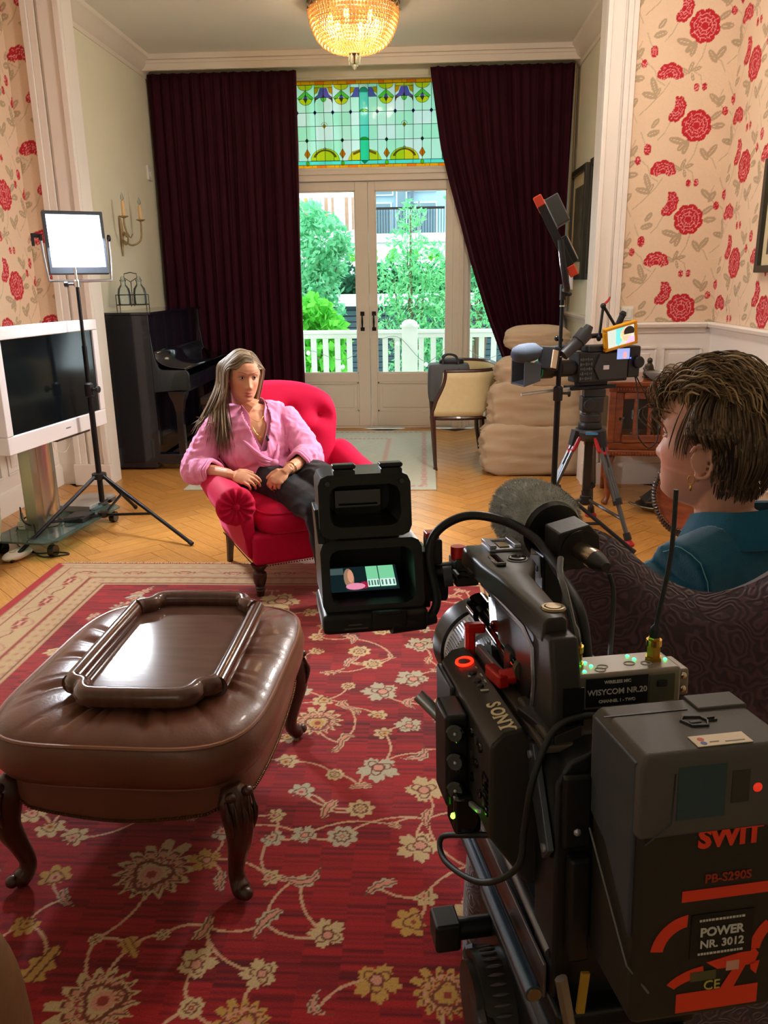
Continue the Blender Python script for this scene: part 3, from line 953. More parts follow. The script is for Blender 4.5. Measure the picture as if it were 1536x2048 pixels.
# flower columns and purple columns
for s in (-1, 1):
    for j, o in enumerate((0.206, 0.371, 0.537)):
        cx = WX + s * o
        flower = (j % 2 == 0)
        if flower:
            piece(arc(cx, ZT[7] - 0.002, 0.068, 0.045, 180, 360), 'yellow', 1)
            piece(arc(cx, 3.058, 0.062, 0.052, 180, 360, 14), 'yellow', 1)
            piece([(cx, 3.125), (cx + 0.076, 3.062), (cx + 0.06, 3.045), (cx, 3.085), (cx - 0.06, 3.045), (cx - 0.076, 3.062)], 'green', 2)
            piece(dia(cx, 3.058, 0.020, 0.034), 'purple', 2)
            piece(dia(cx, 2.704, 0.016, 0.020), 'dkgreen', 2)
            piece([(cx, 2.548)] + [(cx + 0.028, 2.585), (cx, 2.635), (cx - 0.028, 2.585)], 'orange', 2)
            piece(arc(cx, 2.506, 0.015, 0.021, 0, 360, 12)[:-1], 'yellow', 2)
        else:
            piece([(cx - 0.07, 3.174), (cx + 0.07, 3.174), (cx + 0.082, 3.150), (cx - 0.082, 3.150)], 'yellow', 1)
            piece([(cx - 0.082, 3.066), (cx + 0.082, 3.066), (cx + 0.05, 3.09), (cx + 0.03, 3.145), (cx - 0.03, 3.145), (cx - 0.05, 3.09)], 'purple', 1)
            for q in (-1, 1):
                piece([(cx + q * 0.082, 3.150), (cx + q * 0.038, 3.150), (cx + q * 0.055, 3.11), (cx + q * 0.082, 3.09)], 'amber', 2)
                piece([(cx + q * 0.082, 3.062), (cx + q * 0.04, 3.062), (cx + q * 0.07, 3.048), (cx + q * 0.08, 3.02)], 'brown', 1)
            piece(arc(cx, 3.066, 0.026, 0.036, 180, 360), 'green', 2)
            piece([(cx - 0.010, 3.07), (cx + 0.010, 3.07), (cx, 3.10)], 'orange', 3)
            piece(dia(cx, 2.827, 0.017, 0.021), 'amber', 2)
            came(arc(cx, 2.831, 0.028, 0.028, 0, 180), 0.0015)
            piece(arc(cx, 2.53, 0.135, 0.105, 0, 180, 16), 'yellow', 1)
            inner = arc(cx, 2.53, 0.095, 0.085, 20, 160, 10); outer = arc(cx, 2.53, 0.115, 0.095, 160, 20, 10)
            piece(inner + outer, 'mauve', 2)
            piece(arc(cx, 2.632, 0.012, 0.012, 0, 360, 10)[:-1], 'white', 2)
    for o in (0.123, 0.2885, 0.454, 0.62):
        piece(dia(WX + s * o, 2.941, 0.015, 0.020), 'blue', 2)
    cx = WX + s * 0.085
    piece([(WX + s * 0.042, 3.066), (WX + s * 0.123, 3.066), (WX + s * 0.10, 3.09), (WX + s * 0.075, 3.145), (WX + s * 0.042, 3.145)], 'purple', 1)
    piece([(WX + s * 0.123, 3.145), (WX + s * 0.08, 3.145), (WX + s * 0.095, 3.11), (WX + s * 0.123, 3.09)], 'amber', 2)
    piece([(WX + s * 0.042, 2.53), (WX + s * 0.16, 2.53), (WX + s * 0.12, 2.60), (WX + s * 0.042, 2.625)], 'yellow', 1)
    piece([(WX + s * 0.042, 2.60), (WX + s * 0.105, 2.575), (WX + s * 0.11, 2.592), (WX + s * 0.042, 2.618)], 'mauve', 2)
bar = lambda z0, z1: rect(WX - 0.042, WX + 0.042, z0, z1)
piece([(WX - 0.042, 2.951), (WX + 0.042, 2.951)] + arc(WX, 3.105, 0.042, 0.042, 0, 180, 8), 'aqua', 1)
piece(bar(2.716, 2.951), 'aqua', 1)
piece(rect(WX - 0.042, WX + 0.042, 3.105, 3.174), 'mint')
piece([(WX, 2.497), (WX + 0.042, 2.535), (WX + 0.042, 2.716), (WX - 0.042, 2.716), (WX - 0.042, 2.535)], 'teal', 1)
piece([(0.165, 2.525), (0.215, 2.50), (0.215, 2.72), (0.165, 2.72)], 'aqua', 1)
for z in (2.941, 2.704):
    piece(arc(WX, z, 0.040, 0.024, 0, 180, 8), 'green', 2)
build('lead_came', lead, mat('lead', (58, 70, 62), 0.6, metal=0.3), win, smooth=False, kind='stuff')
for x0, x1 in ((-1.42, -1.26), (0.33, 0.98)):
    piece(rect(x0, x1, ZT[0], ZT[8]), 'mint')

# ------------------------------------------------------------------ velvet curtains
velvet = mat('aubergine_velvet', (58, 16, 30), 0.8, spec=0.15, sheen=0.35, var=(6, 0.25), bump=(300, 0.1))
_vt = NT(velvet); _vt.b.inputs['Sheen Tint'].default_value = lin((190, 60, 90)); _vt.b.inputs['Sheen Roughness'].default_value = 0.35
def curtain(name, left, right, z0, z1, nf, y, label, amp=0.045):
    nu, nv = nf * 10 + 1, 44
    def fn(u, v):
        z = z1 + (z0 - z1) * v
        l, r = left(z), right(z)
        w = (r - l) / 1.3
        wob = 0.5 * math.sin(u * 9.1 + v * 2.0) + 0.3 * math.sin(u * 23 + 1.7)
        ph = u * nf * 2 * math.pi + wob
        a = amp * (0.55 + 0.45 * math.sin(u * 13.3 + 0.6) ** 2) * min(1.2, 0.5 + 0.9 * v)
        return (l + (r - l) * u + 0.35 * a * math.sin(2 * ph) * w, y + a * math.sin(ph) + 0.4 * a * math.sin(2.3 * ph + 4 * u), z)
    mb = MB().grid(nu, nv, fn)
    o = build(name, mb, velvet, solid=0.006, ang=180)
    return tag(o, label, 'curtain')
curtain('curtain', lambda z: XL + 0.02, lambda z: interp(z, [0, 3.25], [-1.175, -1.15]), 0.015, 3.262, 15, 7.93, 'dark red velvet curtain hanging straight left of the doors behind the piano')
curtain('curtain', lambda z: interp(z, [0.0, 0.5, 0.70, 1.1, 1.6, 2.25, 2.6, 3.25], [0.80, 0.82, 0.76, 0.60, 0.43, 0.24, 0.145, 0.05]), lambda z: interp(z, [0, 0.7, 2, 3.25], [1.33, 1.30, 1.31, 1.325]), 0.015, 3.262, 13, 7.93, 'dark plum velvet curtain swept aside to the right of the garden doors')
build('curtain_lining', MB().grid(9, 24, lambda u, v: (1.325 + 0.03 * u, 7.86 + 0.13 * u, 1.2 + 2.05 * v)), mat('curtain_lining', (196, 150, 60), 0.8), bpy.data.objects['curtain.001'], solid=0.004)

# ------------------------------------------------------------------ chandelier
ch = thing('ceiling_lamp', 'round crystal bead basket ceiling lamp glowing warm yellow', 'lamp', (-0.515, 6.58, ZC))
ch.scale = (0.88, 0.88, 1.0)
brass_dk = mat('aged_bronze', (112, 84, 58), 0.35, metal=0.9)
build('ceiling_plate', MB().lathe([(0.36, 0), (0.385, -0.006), (0.385, -0.055), (0.36, -0.06), (0.355, -0.02), (0.3, -0.015)], 40), brass_dk, ch)
bead_m = mat('crystal_bead', (255, 214, 140), 0.12, trans=0.45, ior=1.5, spec=0.8, coat=0.4)
NT(bead_m).b.inputs['Emission Color'].default_value = lin((255, 170, 60))
def bead(mb, p, r):
    mb.ell(p, (r, r, r * 1.15), None, 6, 4)
rows = [(0.372, -0.075, .0125), (0.368, -0.10, .012), (0.362, -0.127, .012), (0.352, -0.153, .012), (0.342, -0.178, .0115), (0.330, -0.202, .0115), (0.316, -0.225, .011), (0.300, -0.247, .011),
        (0.280, -0.266, .0105), (0.256, -0.283, .0105), (0.230, -0.296, .010), (0.203, -0.306, .010), (0.176, -0.313, .0095), (0.149, -0.318, .009), (0.122, -0.322, .009), (0.095, -0.325, .0085), (0.068, -0.327, .008), (0.042, -0.328, .008)]
for R_, z, r in rows:
    mb = MB(); n = max(8, int(2 * math.pi * R_ / (2.25 * r)))
    for k in range(n):
        a = 2 * math.pi * (k + 0.5 * (rows.index((R_, z, r)) % 2)) / n
        bead(mb, (R_ * math.cos(a), R_ * math.sin(a), z), r)
    build('bead_ring', mb, bead_m, ch, kind='stuff')
mb = MB()
for k in range(22):
    a0 = 2 * math.pi * k / 22
    for q in range(-3, 4):
        a = a0 + q * 0.04
        bead(mb, (0.378 * math.cos(a), 0.378 * math.sin(a), -0.028 - 0.009 * abs(q)), 0.0105)
build('bead_swag', mb, bead_m, ch, kind='stuff')
wires = MB()
for k in range(12):
    a = math.pi * 2 * k / 12
    wires.tube([(0.36 * math.cos(a), 0.36 * math.sin(a), -0.05), (0.34 * math.cos(a), 0.34 * math.sin(a), -0.17), (0.29 * math.cos(a), 0.29 * math.sin(a), -0.25), (0.04 * math.cos(a), 0.04 * math.sin(a), -0.325)], 0.0025, 5)
build('wire_frame', wires, brass_dk, ch)
build('center_pin', MB().lathe([(0.02, -0.335), (0.045, -0.338), (0.045, -0.342), (0.006, -0.345), (0.006, -0.40), (0.014, -0.402), (0.0, -0.405)], 12), brass_dk, ch)
crystal = mat('clear_crystal', (235, 245, 225), 0.05, trans=0.6, coat=0.5)
for k in range(6):
    a = 2 * math.pi * k / 6
    build('crystal_drop', MB().lathe([(0.001, 0.045), (0.009, 0.03), (0.011, 0), (0.006, -0.025), (0.001, -0.03)], 6), crystal, ch, loc=(0.042 * math.cos(a), 0.042 * math.sin(a), -0.385), smooth=False)
build('crystal_ball', MB().ell((0, 0, -0.425), (0.017, 0.017, 0.020), None, 8, 6), crystal, ch, smooth=False)
bulb_m = mat('lit_bulb', (255, 220, 150), 0.3, emit=((255, 200, 110), 14))
for k in range(6):
    a = 2 * math.pi * (k + 0.3) / 6
    p = (0.20 * math.cos(a), 0.20 * math.sin(a), -0.12)
    build('bulb', MB().ell(p, (0.022, 0.022, 0.034), None, 10, 8), bulb_m, ch)
    pl = point_light('bulb_light', (-0.515 + p[0] * 0.8, 6.58 + p[1] * 0.8, ZC - 0.18), 3.2, WARM, 0.03)
# ------------------------------------------------------------------ balcony and gardens outside
out_white = mat('white_painted_timber', (236, 244, 240), 0.5)
struct(build('ground', MB().b2((-14, 9.6, -2.2), (14, 40, -2.0)), mat('garden_soil', (120, 130, 96), 0.95, var=(1.2, 0.4))))
struct(build('floor_balcony', MB().b2((-3.2, 8.28, -0.16), (2.6, 9.5, -0.02)), mat('balcony_boards', (170, 172, 160), 0.7, var=(4, 0.2))))
rl = thing('balcony_railing', 'white timber balcony railing with square balusters outside the glass doors', 'railing', (0, 9.3, 0))
build('top_rail', MB().b2((-2.6, -0.05, 0.865), (1.6, 0.05, 0.905)).b2((-2.6, -0.032, 0.815), (1.6, 0.032, 0.865)), out_white, rl, bevel=0.008)
build('bottom_rail', MB().b2((-2.6, -0.03, 0.06), (1.6, 0.03, 0.12)), out_white, rl, bevel=0.006)
_bm = MB().b2((-0.03, -0.02, 0.12), (0.03, 0.02, 0.815)).mesh('baluster'); _bm.materials.append(out_white)
k = 0
while -2.5 + k * 0.137 < 1.55:
    x = -2.5 + k * 0.137; k += 1
    if abs(x + 0.165) < 0.12: continue
    link('baluster', _bm, rl, (x, 0, 0))
build('newel_post', MB().b2((-0.255, -0.06, -0.02), (-0.075, 0.06, 0.95)).b2((-0.275, -0.075, 0.93), (-0.055, 0.075, 0.955)).lathe([(0.085, 0), (0.09, 0.03), (0.05, 0.06), (0.001, 0.07)], 16, t=(-0.165, 0, 0.95)), out_white, rl, bevel=0.006)
sg = thing('string_lights', 'thin string of small white bulbs hung along the balcony railing', 'lights', (0, 9.22, 0))
_b = [(-2.2, 0.70), (-1.75, 0.55), (-1.32, 0.66), (-0.93, 0.50), (-0.62, 0.72), (-0.30, 0.75), (0.02, 0.52), (0.35, 0.68), (0.70, 0.55), (1.1, 0.7)]
build('wire', MB().tube(spline([(x, 0, z + 0.03 + (0.05 if i % 2 else 0)) for i, (x, z) in enumerate(_b)], 6), 0.003, 5), mat('pale_cable', (120, 140, 120), 0.6), sg)
for x, z in _b:
    build('bulb', MB().ell((x, 0, z), (0.024, 0.024, 0.028), None, 10, 8), mat('white_bulb_glass', (240, 248, 244), 0.2), sg)

def leaf_material(name, c1, c2):
    m = bpy.data.materials.new(name)
    t = NT(m)
    t.t.nodes.remove(t.b)
    g = t.n('ShaderNodeNewGeometry')
    mx = t.n('ShaderNodeMix', data_type='RGBA')
    mx.inputs['A'].default_value = lin(c1); mx.inputs['B'].default_value = lin(c2)
    t.l(g.outputs['Random Per Island'], mx.inputs['Factor'])
    d = t.n('ShaderNodeBsdfDiffuse'); tl = t.n('ShaderNodeBsdfTranslucent')
    t.l(mx.outputs['Result'], d.inputs['Color']); t.l(mx.outputs['Result'], tl.inputs['Color'])
    ms = t.n('ShaderNodeMixShader'); ms.inputs[0].default_value = 0.45
    t.l(d.outputs[0], ms.inputs[1]); t.l(tl.outputs[0], ms.inputs[2])
    t.l(ms.outputs[0], t.out.inputs['Surface'])
    return m

def leaves(name, clumps, count, size, m, parent, seed, narrow=0.5):
    r = np.random.default_rng(seed)
    w = np.array([c[3] ** 2 for c in clumps]); w = w / w.sum()
    which = r.choice(len(clumps), count, p=w)
    cc = np.array([c[:3] for c in clumps])[which]; rr = np.array([c[3] for c in clumps])[which]
    d = r.normal(size=(count, 3)); d /= np.linalg.norm(d, axis=1)[:, None]
    p = cc + d * (rr * (0.35 + 0.65 * r.random(count) ** 0.5))[:, None]
    a = r.normal(size=(count, 3)); a /= np.linalg.norm(a, axis=1)[:, None]
    b = np.cross(a, r.normal(size=(count, 3))); b /= np.linalg.norm(b, axis=1)[:, None]
    s = size * (0.6 + 0.8 * r.random(count))[:, None]
    q = np.stack([p - a * s, p + b * s * narrow, p + a * s, p - b * s * narrow], 1).reshape(-1, 3)
    me = bpy.data.meshes.new(name)
    me.from_pydata(q.tolist(), [], [(4 * i, 4 * i + 1, 4 * i + 2, 4 * i + 3) for i in range(count)])
    me.materials.append(m)
    o = link(name, me, parent)
    o['kind'] = 'stuff'
    return o
bark = mat('bark', (110, 92, 72), 0.9, bump=(30, 0.6))
def tree(name, label, cat, base, clumps, count, size, m, seed, group=None, narrow=0.5, thick=0.05):
    t = thing(name, label, cat, base)
    mb = MB()
    top = max(clumps, key=lambda c: c[2])
    mb.tube([(0, 0, 0), (0.02, 0, (top[2]) * 0.4), (top[0], top[1], top[2])], [thick, thick * 0.7, thick * 0.2], 8)
    for c in clumps:
        mb.tube([(c[0] * 0.15, c[1] * 0.15, c[2] * 0.45), (c[0] * 0.6, c[1] * 0.6, c[2] * 0.8), (c[0], c[1], c[2])], [thick * 0.5, thick * 0.3, thick * 0.1], 6)
    build('trunk', mb, bark, t)
    leaves('foliage', clumps, count, size, m, t, seed, narrow)
    return t
lf_bright = leaf_material('bright_leaves', (136, 222, 92), (84, 186, 66))
lf_mint = leaf_material('mint_leaves', (158, 224, 178), (96, 184, 132))
lf_mint2 = leaf_material('feathery_leaves', (160, 228, 166), (86, 176, 116))
lf_dark = leaf_material('hedge_leaves', (60, 130, 90), (22, 84, 58))
tree('garden_shrub', 'bright green broad-leaved shrub against the railing left of the door handles', 'shrub', (-1.45, 10.6, -2.0), [(0, 0, 3.0, 0.30), (0.18, 0, 2.78, 0.30), (-0.2, 0, 2.75, 0.35), (0.05, -0.1, 2.4, 0.42), (0.2, 0.1, 2.1, 0.35), (-0.2, 0, 1.95, 0.4), (0, 0, 1.6, 0.4)], 3000, 0.062, lf_bright, 1, narrow=0.75)
tree('garden_tree', 'feathery pale green tree filling the right-hand garden door glass', 'tree', (-0.2, 12.2, -2.0), [(0.0, 0, 4.35, 0.22), (-0.05, 0, 3.95, 0.3), (0.25, 0, 3.65, 0.38), (-0.25, 0, 3.45, 0.36), (0.1, 0, 3.2, 0.5), (0.45, 0.1, 3.25, 0.42), (-0.35, 0, 2.9, 0.3), (0.3, 0, 2.75, 0.5), (0.55, 0, 2.6, 0.4), (0.0, 0, 2.5, 0.42), (0.35, 0, 2.1, 0.4), (0.9, 0, 3.0, 0.35), (-0.1, 0, 2.05, 0.28)], 5200, 0.05, lf_mint2, 2, narrow=0.3)
tree('garden_tree', 'loose pale green tree at the left of the left door glass', 'tree', (-1.9, 13.2, -2.0), [(0.1, 0, 4.4, 0.28), (0.3, 0, 4.1, 0.4), (0.0, 0, 3.8, 0.4), (0.45, 0, 3.7, 0.26), (0.25, 0, 3.35, 0.36), (0.0, 0, 3.1, 0.4), (0.3, 0, 2.9, 0.36), (0.62, 0, 4.0, 0.2)], 3400, 0.06, lf_mint, 3, narrow=0.45)
tree('garden_tree', 'sprig of light green branches at the top right of the door glass', 'tree', (0.85, 12.8, -2.0), [(-0.15, 0, 4.9, 0.3), (-0.35, 0, 4.7, 0.2), (0.1, 0, 4.5, 0.35), (0.0, 0, 4.1, 0.32), (-0.1, 0, 3.75, 0.3), (0.2, 0, 3.4, 0.35), (0.4, 0, 3.0, 0.4)], 2200, 0.06, lf_mint, 5, narrow=0.5)
hd = thing('garden_hedge', 'dark clipped ivy hedge along the far side of the gardens', 'hedge', (0, 16, -2))
build('stems', MB().b2((-7, 0.15, 0), (5, 0.5, 3.55)), mat('hedge_dark_green', (40, 72, 52), 0.95, var=(3, 0.4)), hd, smooth=False)  # solid dark green core behind the leaves
leaves('foliage', [(-2.6 + 0.28 * i, 0.05, 3.2 + 0.3 * (j - 1), 0.28) for i in range(16) for j in range(3)], 4200, 0.06, lf_dark, hd, 6, 0.7)
leaves('flowers', [(-2.6 + 0.4 * i, 0.2, 3.9, 0.12) for i in range(11)], 900, 0.045, lf_bright, hd, 7, 0.6)
# garden shed with dark louvres below the hedge
shd = thing('garden_shed', 'dark slatted garden shed with a white roof edge below the hedge', 'shed', (0, 15, -2))
build('wall', MB().b2((-4, 0.1, 0), (2.5, 0.6, 3.0)), mat('shed_dark_blue', (52, 70, 78), 0.8), shd)  # dark bluish wall behind the slats
for k in range(16):
    build('slat', MB().box((-0.75, 0.06, 1.3 + k * 0.105), (6.4, 0.03, 0.085), rotx(0.35)), mat('dark_slat', (66, 90, 98), 0.6), shd, smooth=False)
build('roof_edge', MB().b2((-4, -0.1, 3.0), (2.5, 0.6, 3.2)), out_white, shd)
# white terrace wall
tw = thing('terrace_wall', 'long white rendered terrace wall across the middle of the gardens', 'wall', (0, 20, -2))
build('wall_body', MB().b2((-9, 0, 0), (7, 0.3, 4.3)), out_white, tw)
build('coping', MB().b2((-9, -0.1, 4.3), (7, 0.4, 4.5)), out_white, tw, bevel=0.01)
build('wall_lamp', MB().b2((-2.72, -0.16, 3.75), (-2.52, 0, 4.15)).b2((-2.68, -0.1, 4.15), (-2.56, 0, 4.3)), iron, tw)
# town houses
brick_m = mat('pale_brick', (222, 176, 150), 0.85, var=(9, 0.15), bump=(14, 0.3))
tan_m = mat('tan_blinds', (196, 168, 104), 0.7)
blue_m = mat('blue_grey_render', (150, 176, 190), 0.7, var=(1, 0.1))
dkglass = mat('dark_window', (96, 120, 132), 0.15)
h1 = thing('town_house', 'brick town house with white columns and a white balustrade behind the left door', 'house', (-3.6, 24, -2))
build('wall', MB().b2((-3, 0, 0), (1.98, 5, 9.5)), brick_m, h1, smooth=False)
for x in (-1.2, -0.25, 0.62, 1.2, 1.75):
    build('column', MB().b2((x - 0.10, -0.5, 4.6), (x + 0.10, -0.3, 9.5)).b2((x - 0.16, -0.56, 4.6), (x + 0.16, -0.24, 4.8)), out_white, h1, bevel=0.02)
for x in (-0.75, 0.2):
    build('window', MB().b2((x - 0.28, -0.06, 5.3), (x + 0.28, 0, 8.6)), tan_m, h1)
build('balcony_rail', MB().b2((0.0, -0.9, 5.62), (2.0, -0.8, 5.76)).b2((0.0, -0.9, 4.55), (2.0, -0.8, 4.75)), out_white, h1)
for k in range(11):
    build('baluster', MB().b2((0.06 + k * 0.185, -0.88, 4.7), (0.14 + k * 0.185, -0.82, 5.65)), out_white, h1, smooth=False)
build('terrace', MB().b2((-3, -1.0, 3.9), (1.98, 0, 4.6)), out_white, h1)
h2 = thing('town_house', 'blue-grey town house with dark windows and black balcony rails behind the right door', 'house', (-0.4, 24, -2))
build('wall', MB().b2((-1.15, 0, 0), (1.05, 5, 9.5)), blue_m, h2, smooth=False)
for x0, x1, z0, z1 in [(-1.0, -0.55, 4.6, 5.5), (-0.35, -0.12, 4.6, 6.4), (0.0, 0.22, 4.6, 5.5), (0.28, 0.72, 4.6, 5.5), (-0.3, 0.05, 5.85, 6.5), (0.15, 0.7, 5.85, 6.5), (-1.05, -0.5, 5.75, 6.6)]:
    f = build('window', MB().b2((x0 - 0.04, -0.1, z0 - 0.04), (x1 + 0.04, 0, z1 + 0.04)), mat('pale_frame', (196, 214, 222), 0.6), h2, smooth=False)
    build('pane', MB().b2((x0, -0.12, z0), (x1, -0.1, z1)), dkglass, f, smooth=False)
rb = MB().b2((-1.1, -0.95, 5.28), (0.95, -0.9, 5.34)).b2((-1.1, -0.95, 4.6), (0.95, -0.9, 4.64))
for k in range(28):
    rb.b2((-1.1 + k * 0.075, -0.94, 4.62), (-1.085 + k * 0.075, -0.92, 5.3))
build('balcony_rail', rb, iron, h2, smooth=False)
build('drain_pipe', MB().b2((0.02, -0.2, 3), (0.1, -0.1, 9)), mat('slate', (84, 96, 110), 0.6), h2)
build('terrace', MB().b2((-1.15, -1.0, 3.9), (1.05, 0, 4.6)), out_white, h2)
h3 = thing('town_house', 'white rendered town house at the right edge of the glass', 'house', (2.2, 25, -2))
build('wall', MB().b2((-1.4, 0, 0), (4, 5, 9.5)), out_white, h3, smooth=False)
build('window', MB().b2((-1.1, -0.06, 5.2), (-0.6, 0, 6.6)), dkglass, h3)
# ------------------------------------------------------------------ television on a steel stand
tv_white = mat('gloss_white_plastic', (226, 224, 226), 0.25, coat=0.3)
blk = mat('black_plastic', (22, 22, 24), 0.45)
blk_gloss = mat('gloss_black', (14, 15, 18), 0.12, coat=0.4)
blk_metal = mat('black_metal', (30, 30, 33), 0.38, metal=0.6)
steel = mat('brushed_steel', (196, 190, 182), 0.28, metal=1.0, var=(3, 0.1), stretch=(30, 30, 0.6))
chrome = mat('chrome', (214, 214, 216), 0.12, metal=1.0)
glass_green = glass_mat('plate_glass', (206, 236, 222), 0.02, 0.9, diffuse=0.08)
_ta = math.atan2(-2.004 + 2.137, 4.935 - 3.951)      # yaw of the screen plane
tv = thing('television', 'wide white-framed flat television on a steel pedestal by the left wall', 'television', (-2.07, 4.443, 0), math.pi / 2 - _ta)
# local: x along the screen (towards the garden doors), -y out of the wall towards the room
W2, ZB, ZTt = 0.495, 0.60, 1.245
f = MB()
f.b2((-W2, 0, ZB), (W2, 0.07, ZB + 0.095)).b2((-W2, 0, ZTt - 0.062), (W2, 0.07, ZTt)).b2((-W2, 0, ZB + 0.095), (-W2 + 0.055, 0.07, ZTt - 0.062)).b2((W2 - 0.055, 0, ZB + 0.095), (W2, 0.07, ZTt - 0.062))
build('bezel', f, tv_white, tv, bevel=0.006)
build('screen', MB().b2((-W2 + 0.054, 0.012, ZB + 0.094), (W2 - 0.054, 0.05, ZTt - 0.061)), mat('dark_screen', (13, 18, 22), 0.10, spec=0.6), tv)
build('back_shell', MB().b2((-W2 + 0.03, 0.06, ZB + 0.03), (W2 - 0.03, 0.14, ZTt - 0.03)), mat('dark_shell', (40, 34, 34), 0.5), tv, bevel=0.01)
build('badge', MB().b2((0.035, -0.001, ZB + 0.048), (0.085, 0.001, ZB + 0.055)), mat('badge_grey', (150, 150, 152), 0.4, metal=0.6), tv)
build('speaker_bar', MB().b2((-0.05, 0.01, ZB - 0.012), (0.30, 0.06, ZB)), mat('dark_shell', (40, 34, 34), 0.5), tv)
col = MB()
col.cyl((-0.06, 0.13, 0.10), (-0.06, 0.13, 0.95), 0.075, n=28)
col.b2((-0.20, 0.10, 0.10), (-0.10, 0.17, 0.95))
build('pedestal', col, steel, tv)
build('base_plate', MB().prism([(-0.34, -0.10), (0.36, -0.10), (0.40, -0.05), (0.42, 0.30), (-0.40, 0.30), (-0.40, -0.05)], 0.085, 0.097), glass_green, tv, bevel=0.003)
build('shelf_frame', MB().cyl((-0.32, -0.04, 0.074), (0.34, -0.04, 0.074), 0.010, n=8).cyl((-0.32, 0.24, 0.074), (0.34, 0.24, 0.074), 0.010, n=8), chrome, tv)
for x, y in ((-0.33, -0.06), (0.34, -0.06), (0.36, 0.25), (-0.33, 0.25)):
    c = MB().cyl((x, y - 0.018, 0.034), (x, y + 0.018, 0.034), 0.034, n=16).cyl((x, y, 0.05), (x, y, 0.084), 0.010, n=8)
    build('caster', c, blk_gloss, tv, bevel=0.003)
pl = thing('media_player', 'flat grey media player box lying on the glass base of the television stand', 'player', (-2.13, 4.80, 0.0975), 1.45)
build('body', MB().b2((-0.16, -0.10, 0.004), (0.16, 0.10, 0.042)), mat('silver_plastic', (168, 164, 158), 0.4, metal=0.4), pl, bevel=0.004)
build('front', MB().b2((-0.16, -0.104, 0.0), (0.16, -0.098, 0.022)), blk_gloss, pl)
build('drawer', MB().b2((-0.06, -0.106, 0.026), (0.06, -0.102, 0.034)), blk, pl)
p2 = thing('media_player', 'small black box near the front corner of the glass base', 'player', (-2.06, 4.52, 0.0975), 1.5)
build('body', MB().b2((-0.10, -0.06, 0), (0.06, 0.06, 0.028)), blk, p2, bevel=0.005)
build('indicator', MB().b2((-0.03, -0.062, 0.010), (-0.01, -0.059, 0.016)), mat('pale_mark', (180, 180, 180), 0.5), p2)
# power strip, plug and cables
white_pl = mat('white_plastic', (226, 224, 212), 0.4)
ps = thing('power_strip', 'white power strip on the parquet by the green seat', 'socket', (-2.235, 4.06, 0), 1.25)
build('body', MB().ell((0, 0, 0.028), (0.10, 0.05, 0.028), None, 20, 10), white_pl, ps)
for k in range(2):
    build('socket', MB().lathe([(0.018, 0.046), (0.018, 0.056), (0.013, 0.056), (0.012, 0.048)], 14, t=(-0.03 + 0.055 * k, 0, 0)), mat('socket_grey', (190, 188, 178), 0.5), ps)
pg = thing('power_plug', 'upright white mains plug tangled in cables beside the steel pedestal', 'plug', (-2.31, 4.30, 0.098))
build('body', MB().b2((-0.022, -0.018, 0), (0.022, 0.018, 0.05)).cyl((0, 0, 0.05), (0, 0, 0.10), 0.013, 0.008, 12), white_pl, pg, bevel=0.004)
for k in range(3):
    build('pin_hole', MB().cyl((-0.01 + 0.01 * k, -0.0185, 0.02), (-0.01 + 0.01 * k, -0.017, 0.02), 0.003, n=8), blk, pg)
cab = mat('black_rubber', (20, 20, 20), 0.55)
def cable(label, pts, r=0.004, m=cab, n=6, group=None, cat='cable'):
    o = build('cable', MB().tube(spline(pts, 7), r, n), m, ang=180)
    return tag(o, label, cat, group)
cable('black cable looping from the white plug across the glass base', [(-2.31, 4.30, 0.20), (-2.30, 4.28, 0.23), (-2.27, 4.24, 0.16), (-2.22, 4.30, 0.115), (-2.14, 4.42, 0.11), (-2.06, 4.50, 0.115)])
cable('thin black cable curling on the floor in front of the glass base', [(-2.36, 4.30, 0.006), (-2.27, 4.20, 0.006), (-2.16, 4.14, 0.006), (-2.05, 4.16, 0.006), (-1.98, 4.13, 0.006), (-2.1, 4.08, 0.006), (-2.2, 4.16, 0.012)])
cable('black cable loop behind the glass base near the left wall', [(-2.45, 4.32, 0.006), (-2.40, 4.30, 0.03), (-2.30, 4.32, 0.16), (-2.24, 4.28, 0.14), (-2.2, 4.22, 0.115), (-2.26, 4.3, 0.03), (-2.36, 4.36, 0.006)])
cable('thin white wire hanging below the television frame', [(-2.12, 4.40, 0.60), (-2.13, 4.45, 0.53), (-2.12, 4.55, 0.50), (-2.11, 4.62, 0.56), (-2.10, 4.66, 0.60)], 0.002, white_pl)
# pale green quilted seat at the left edge
gs = thing('pouf', 'pale green quilted pouf cut by the left picture edge', 'pouf', (-2.485, 3.93, 0))
quilt = mat('quilted_green', (198, 200, 148), 0.85, var=(7, 0.18), bump=(46, 0.9, 0.012), sheen=0.3)
def gsf(u, v):
    a = 2 * math.pi * u
    r = interp(v, [0, 0.06, 0.25, 0.5, 0.75, 0.93, 1], [0.14, 0.182, 0.198, 0.202, 0.19, 0.15, 0.02]) + 0.005 * math.sin(a * 14 + v * 20) * math.sin(v * 28)
    return (r * math.cos(a), r * math.sin(a) * 1.5, 0.07 + 0.50 * v)
build('upholstery', MB().grid(64, 30, gsf, closeu=True), quilt, gs, ang=180)
for a in (0.6, 2.2, 3.8, 5.4):
    build('foot', MB().cyl((0.14 * math.cos(a), 0.2 * math.sin(a), 0.1), (0.15 * math.cos(a), 0.22 * math.sin(a), 0.0), 0.028, 0.018, 10), blk, gs)

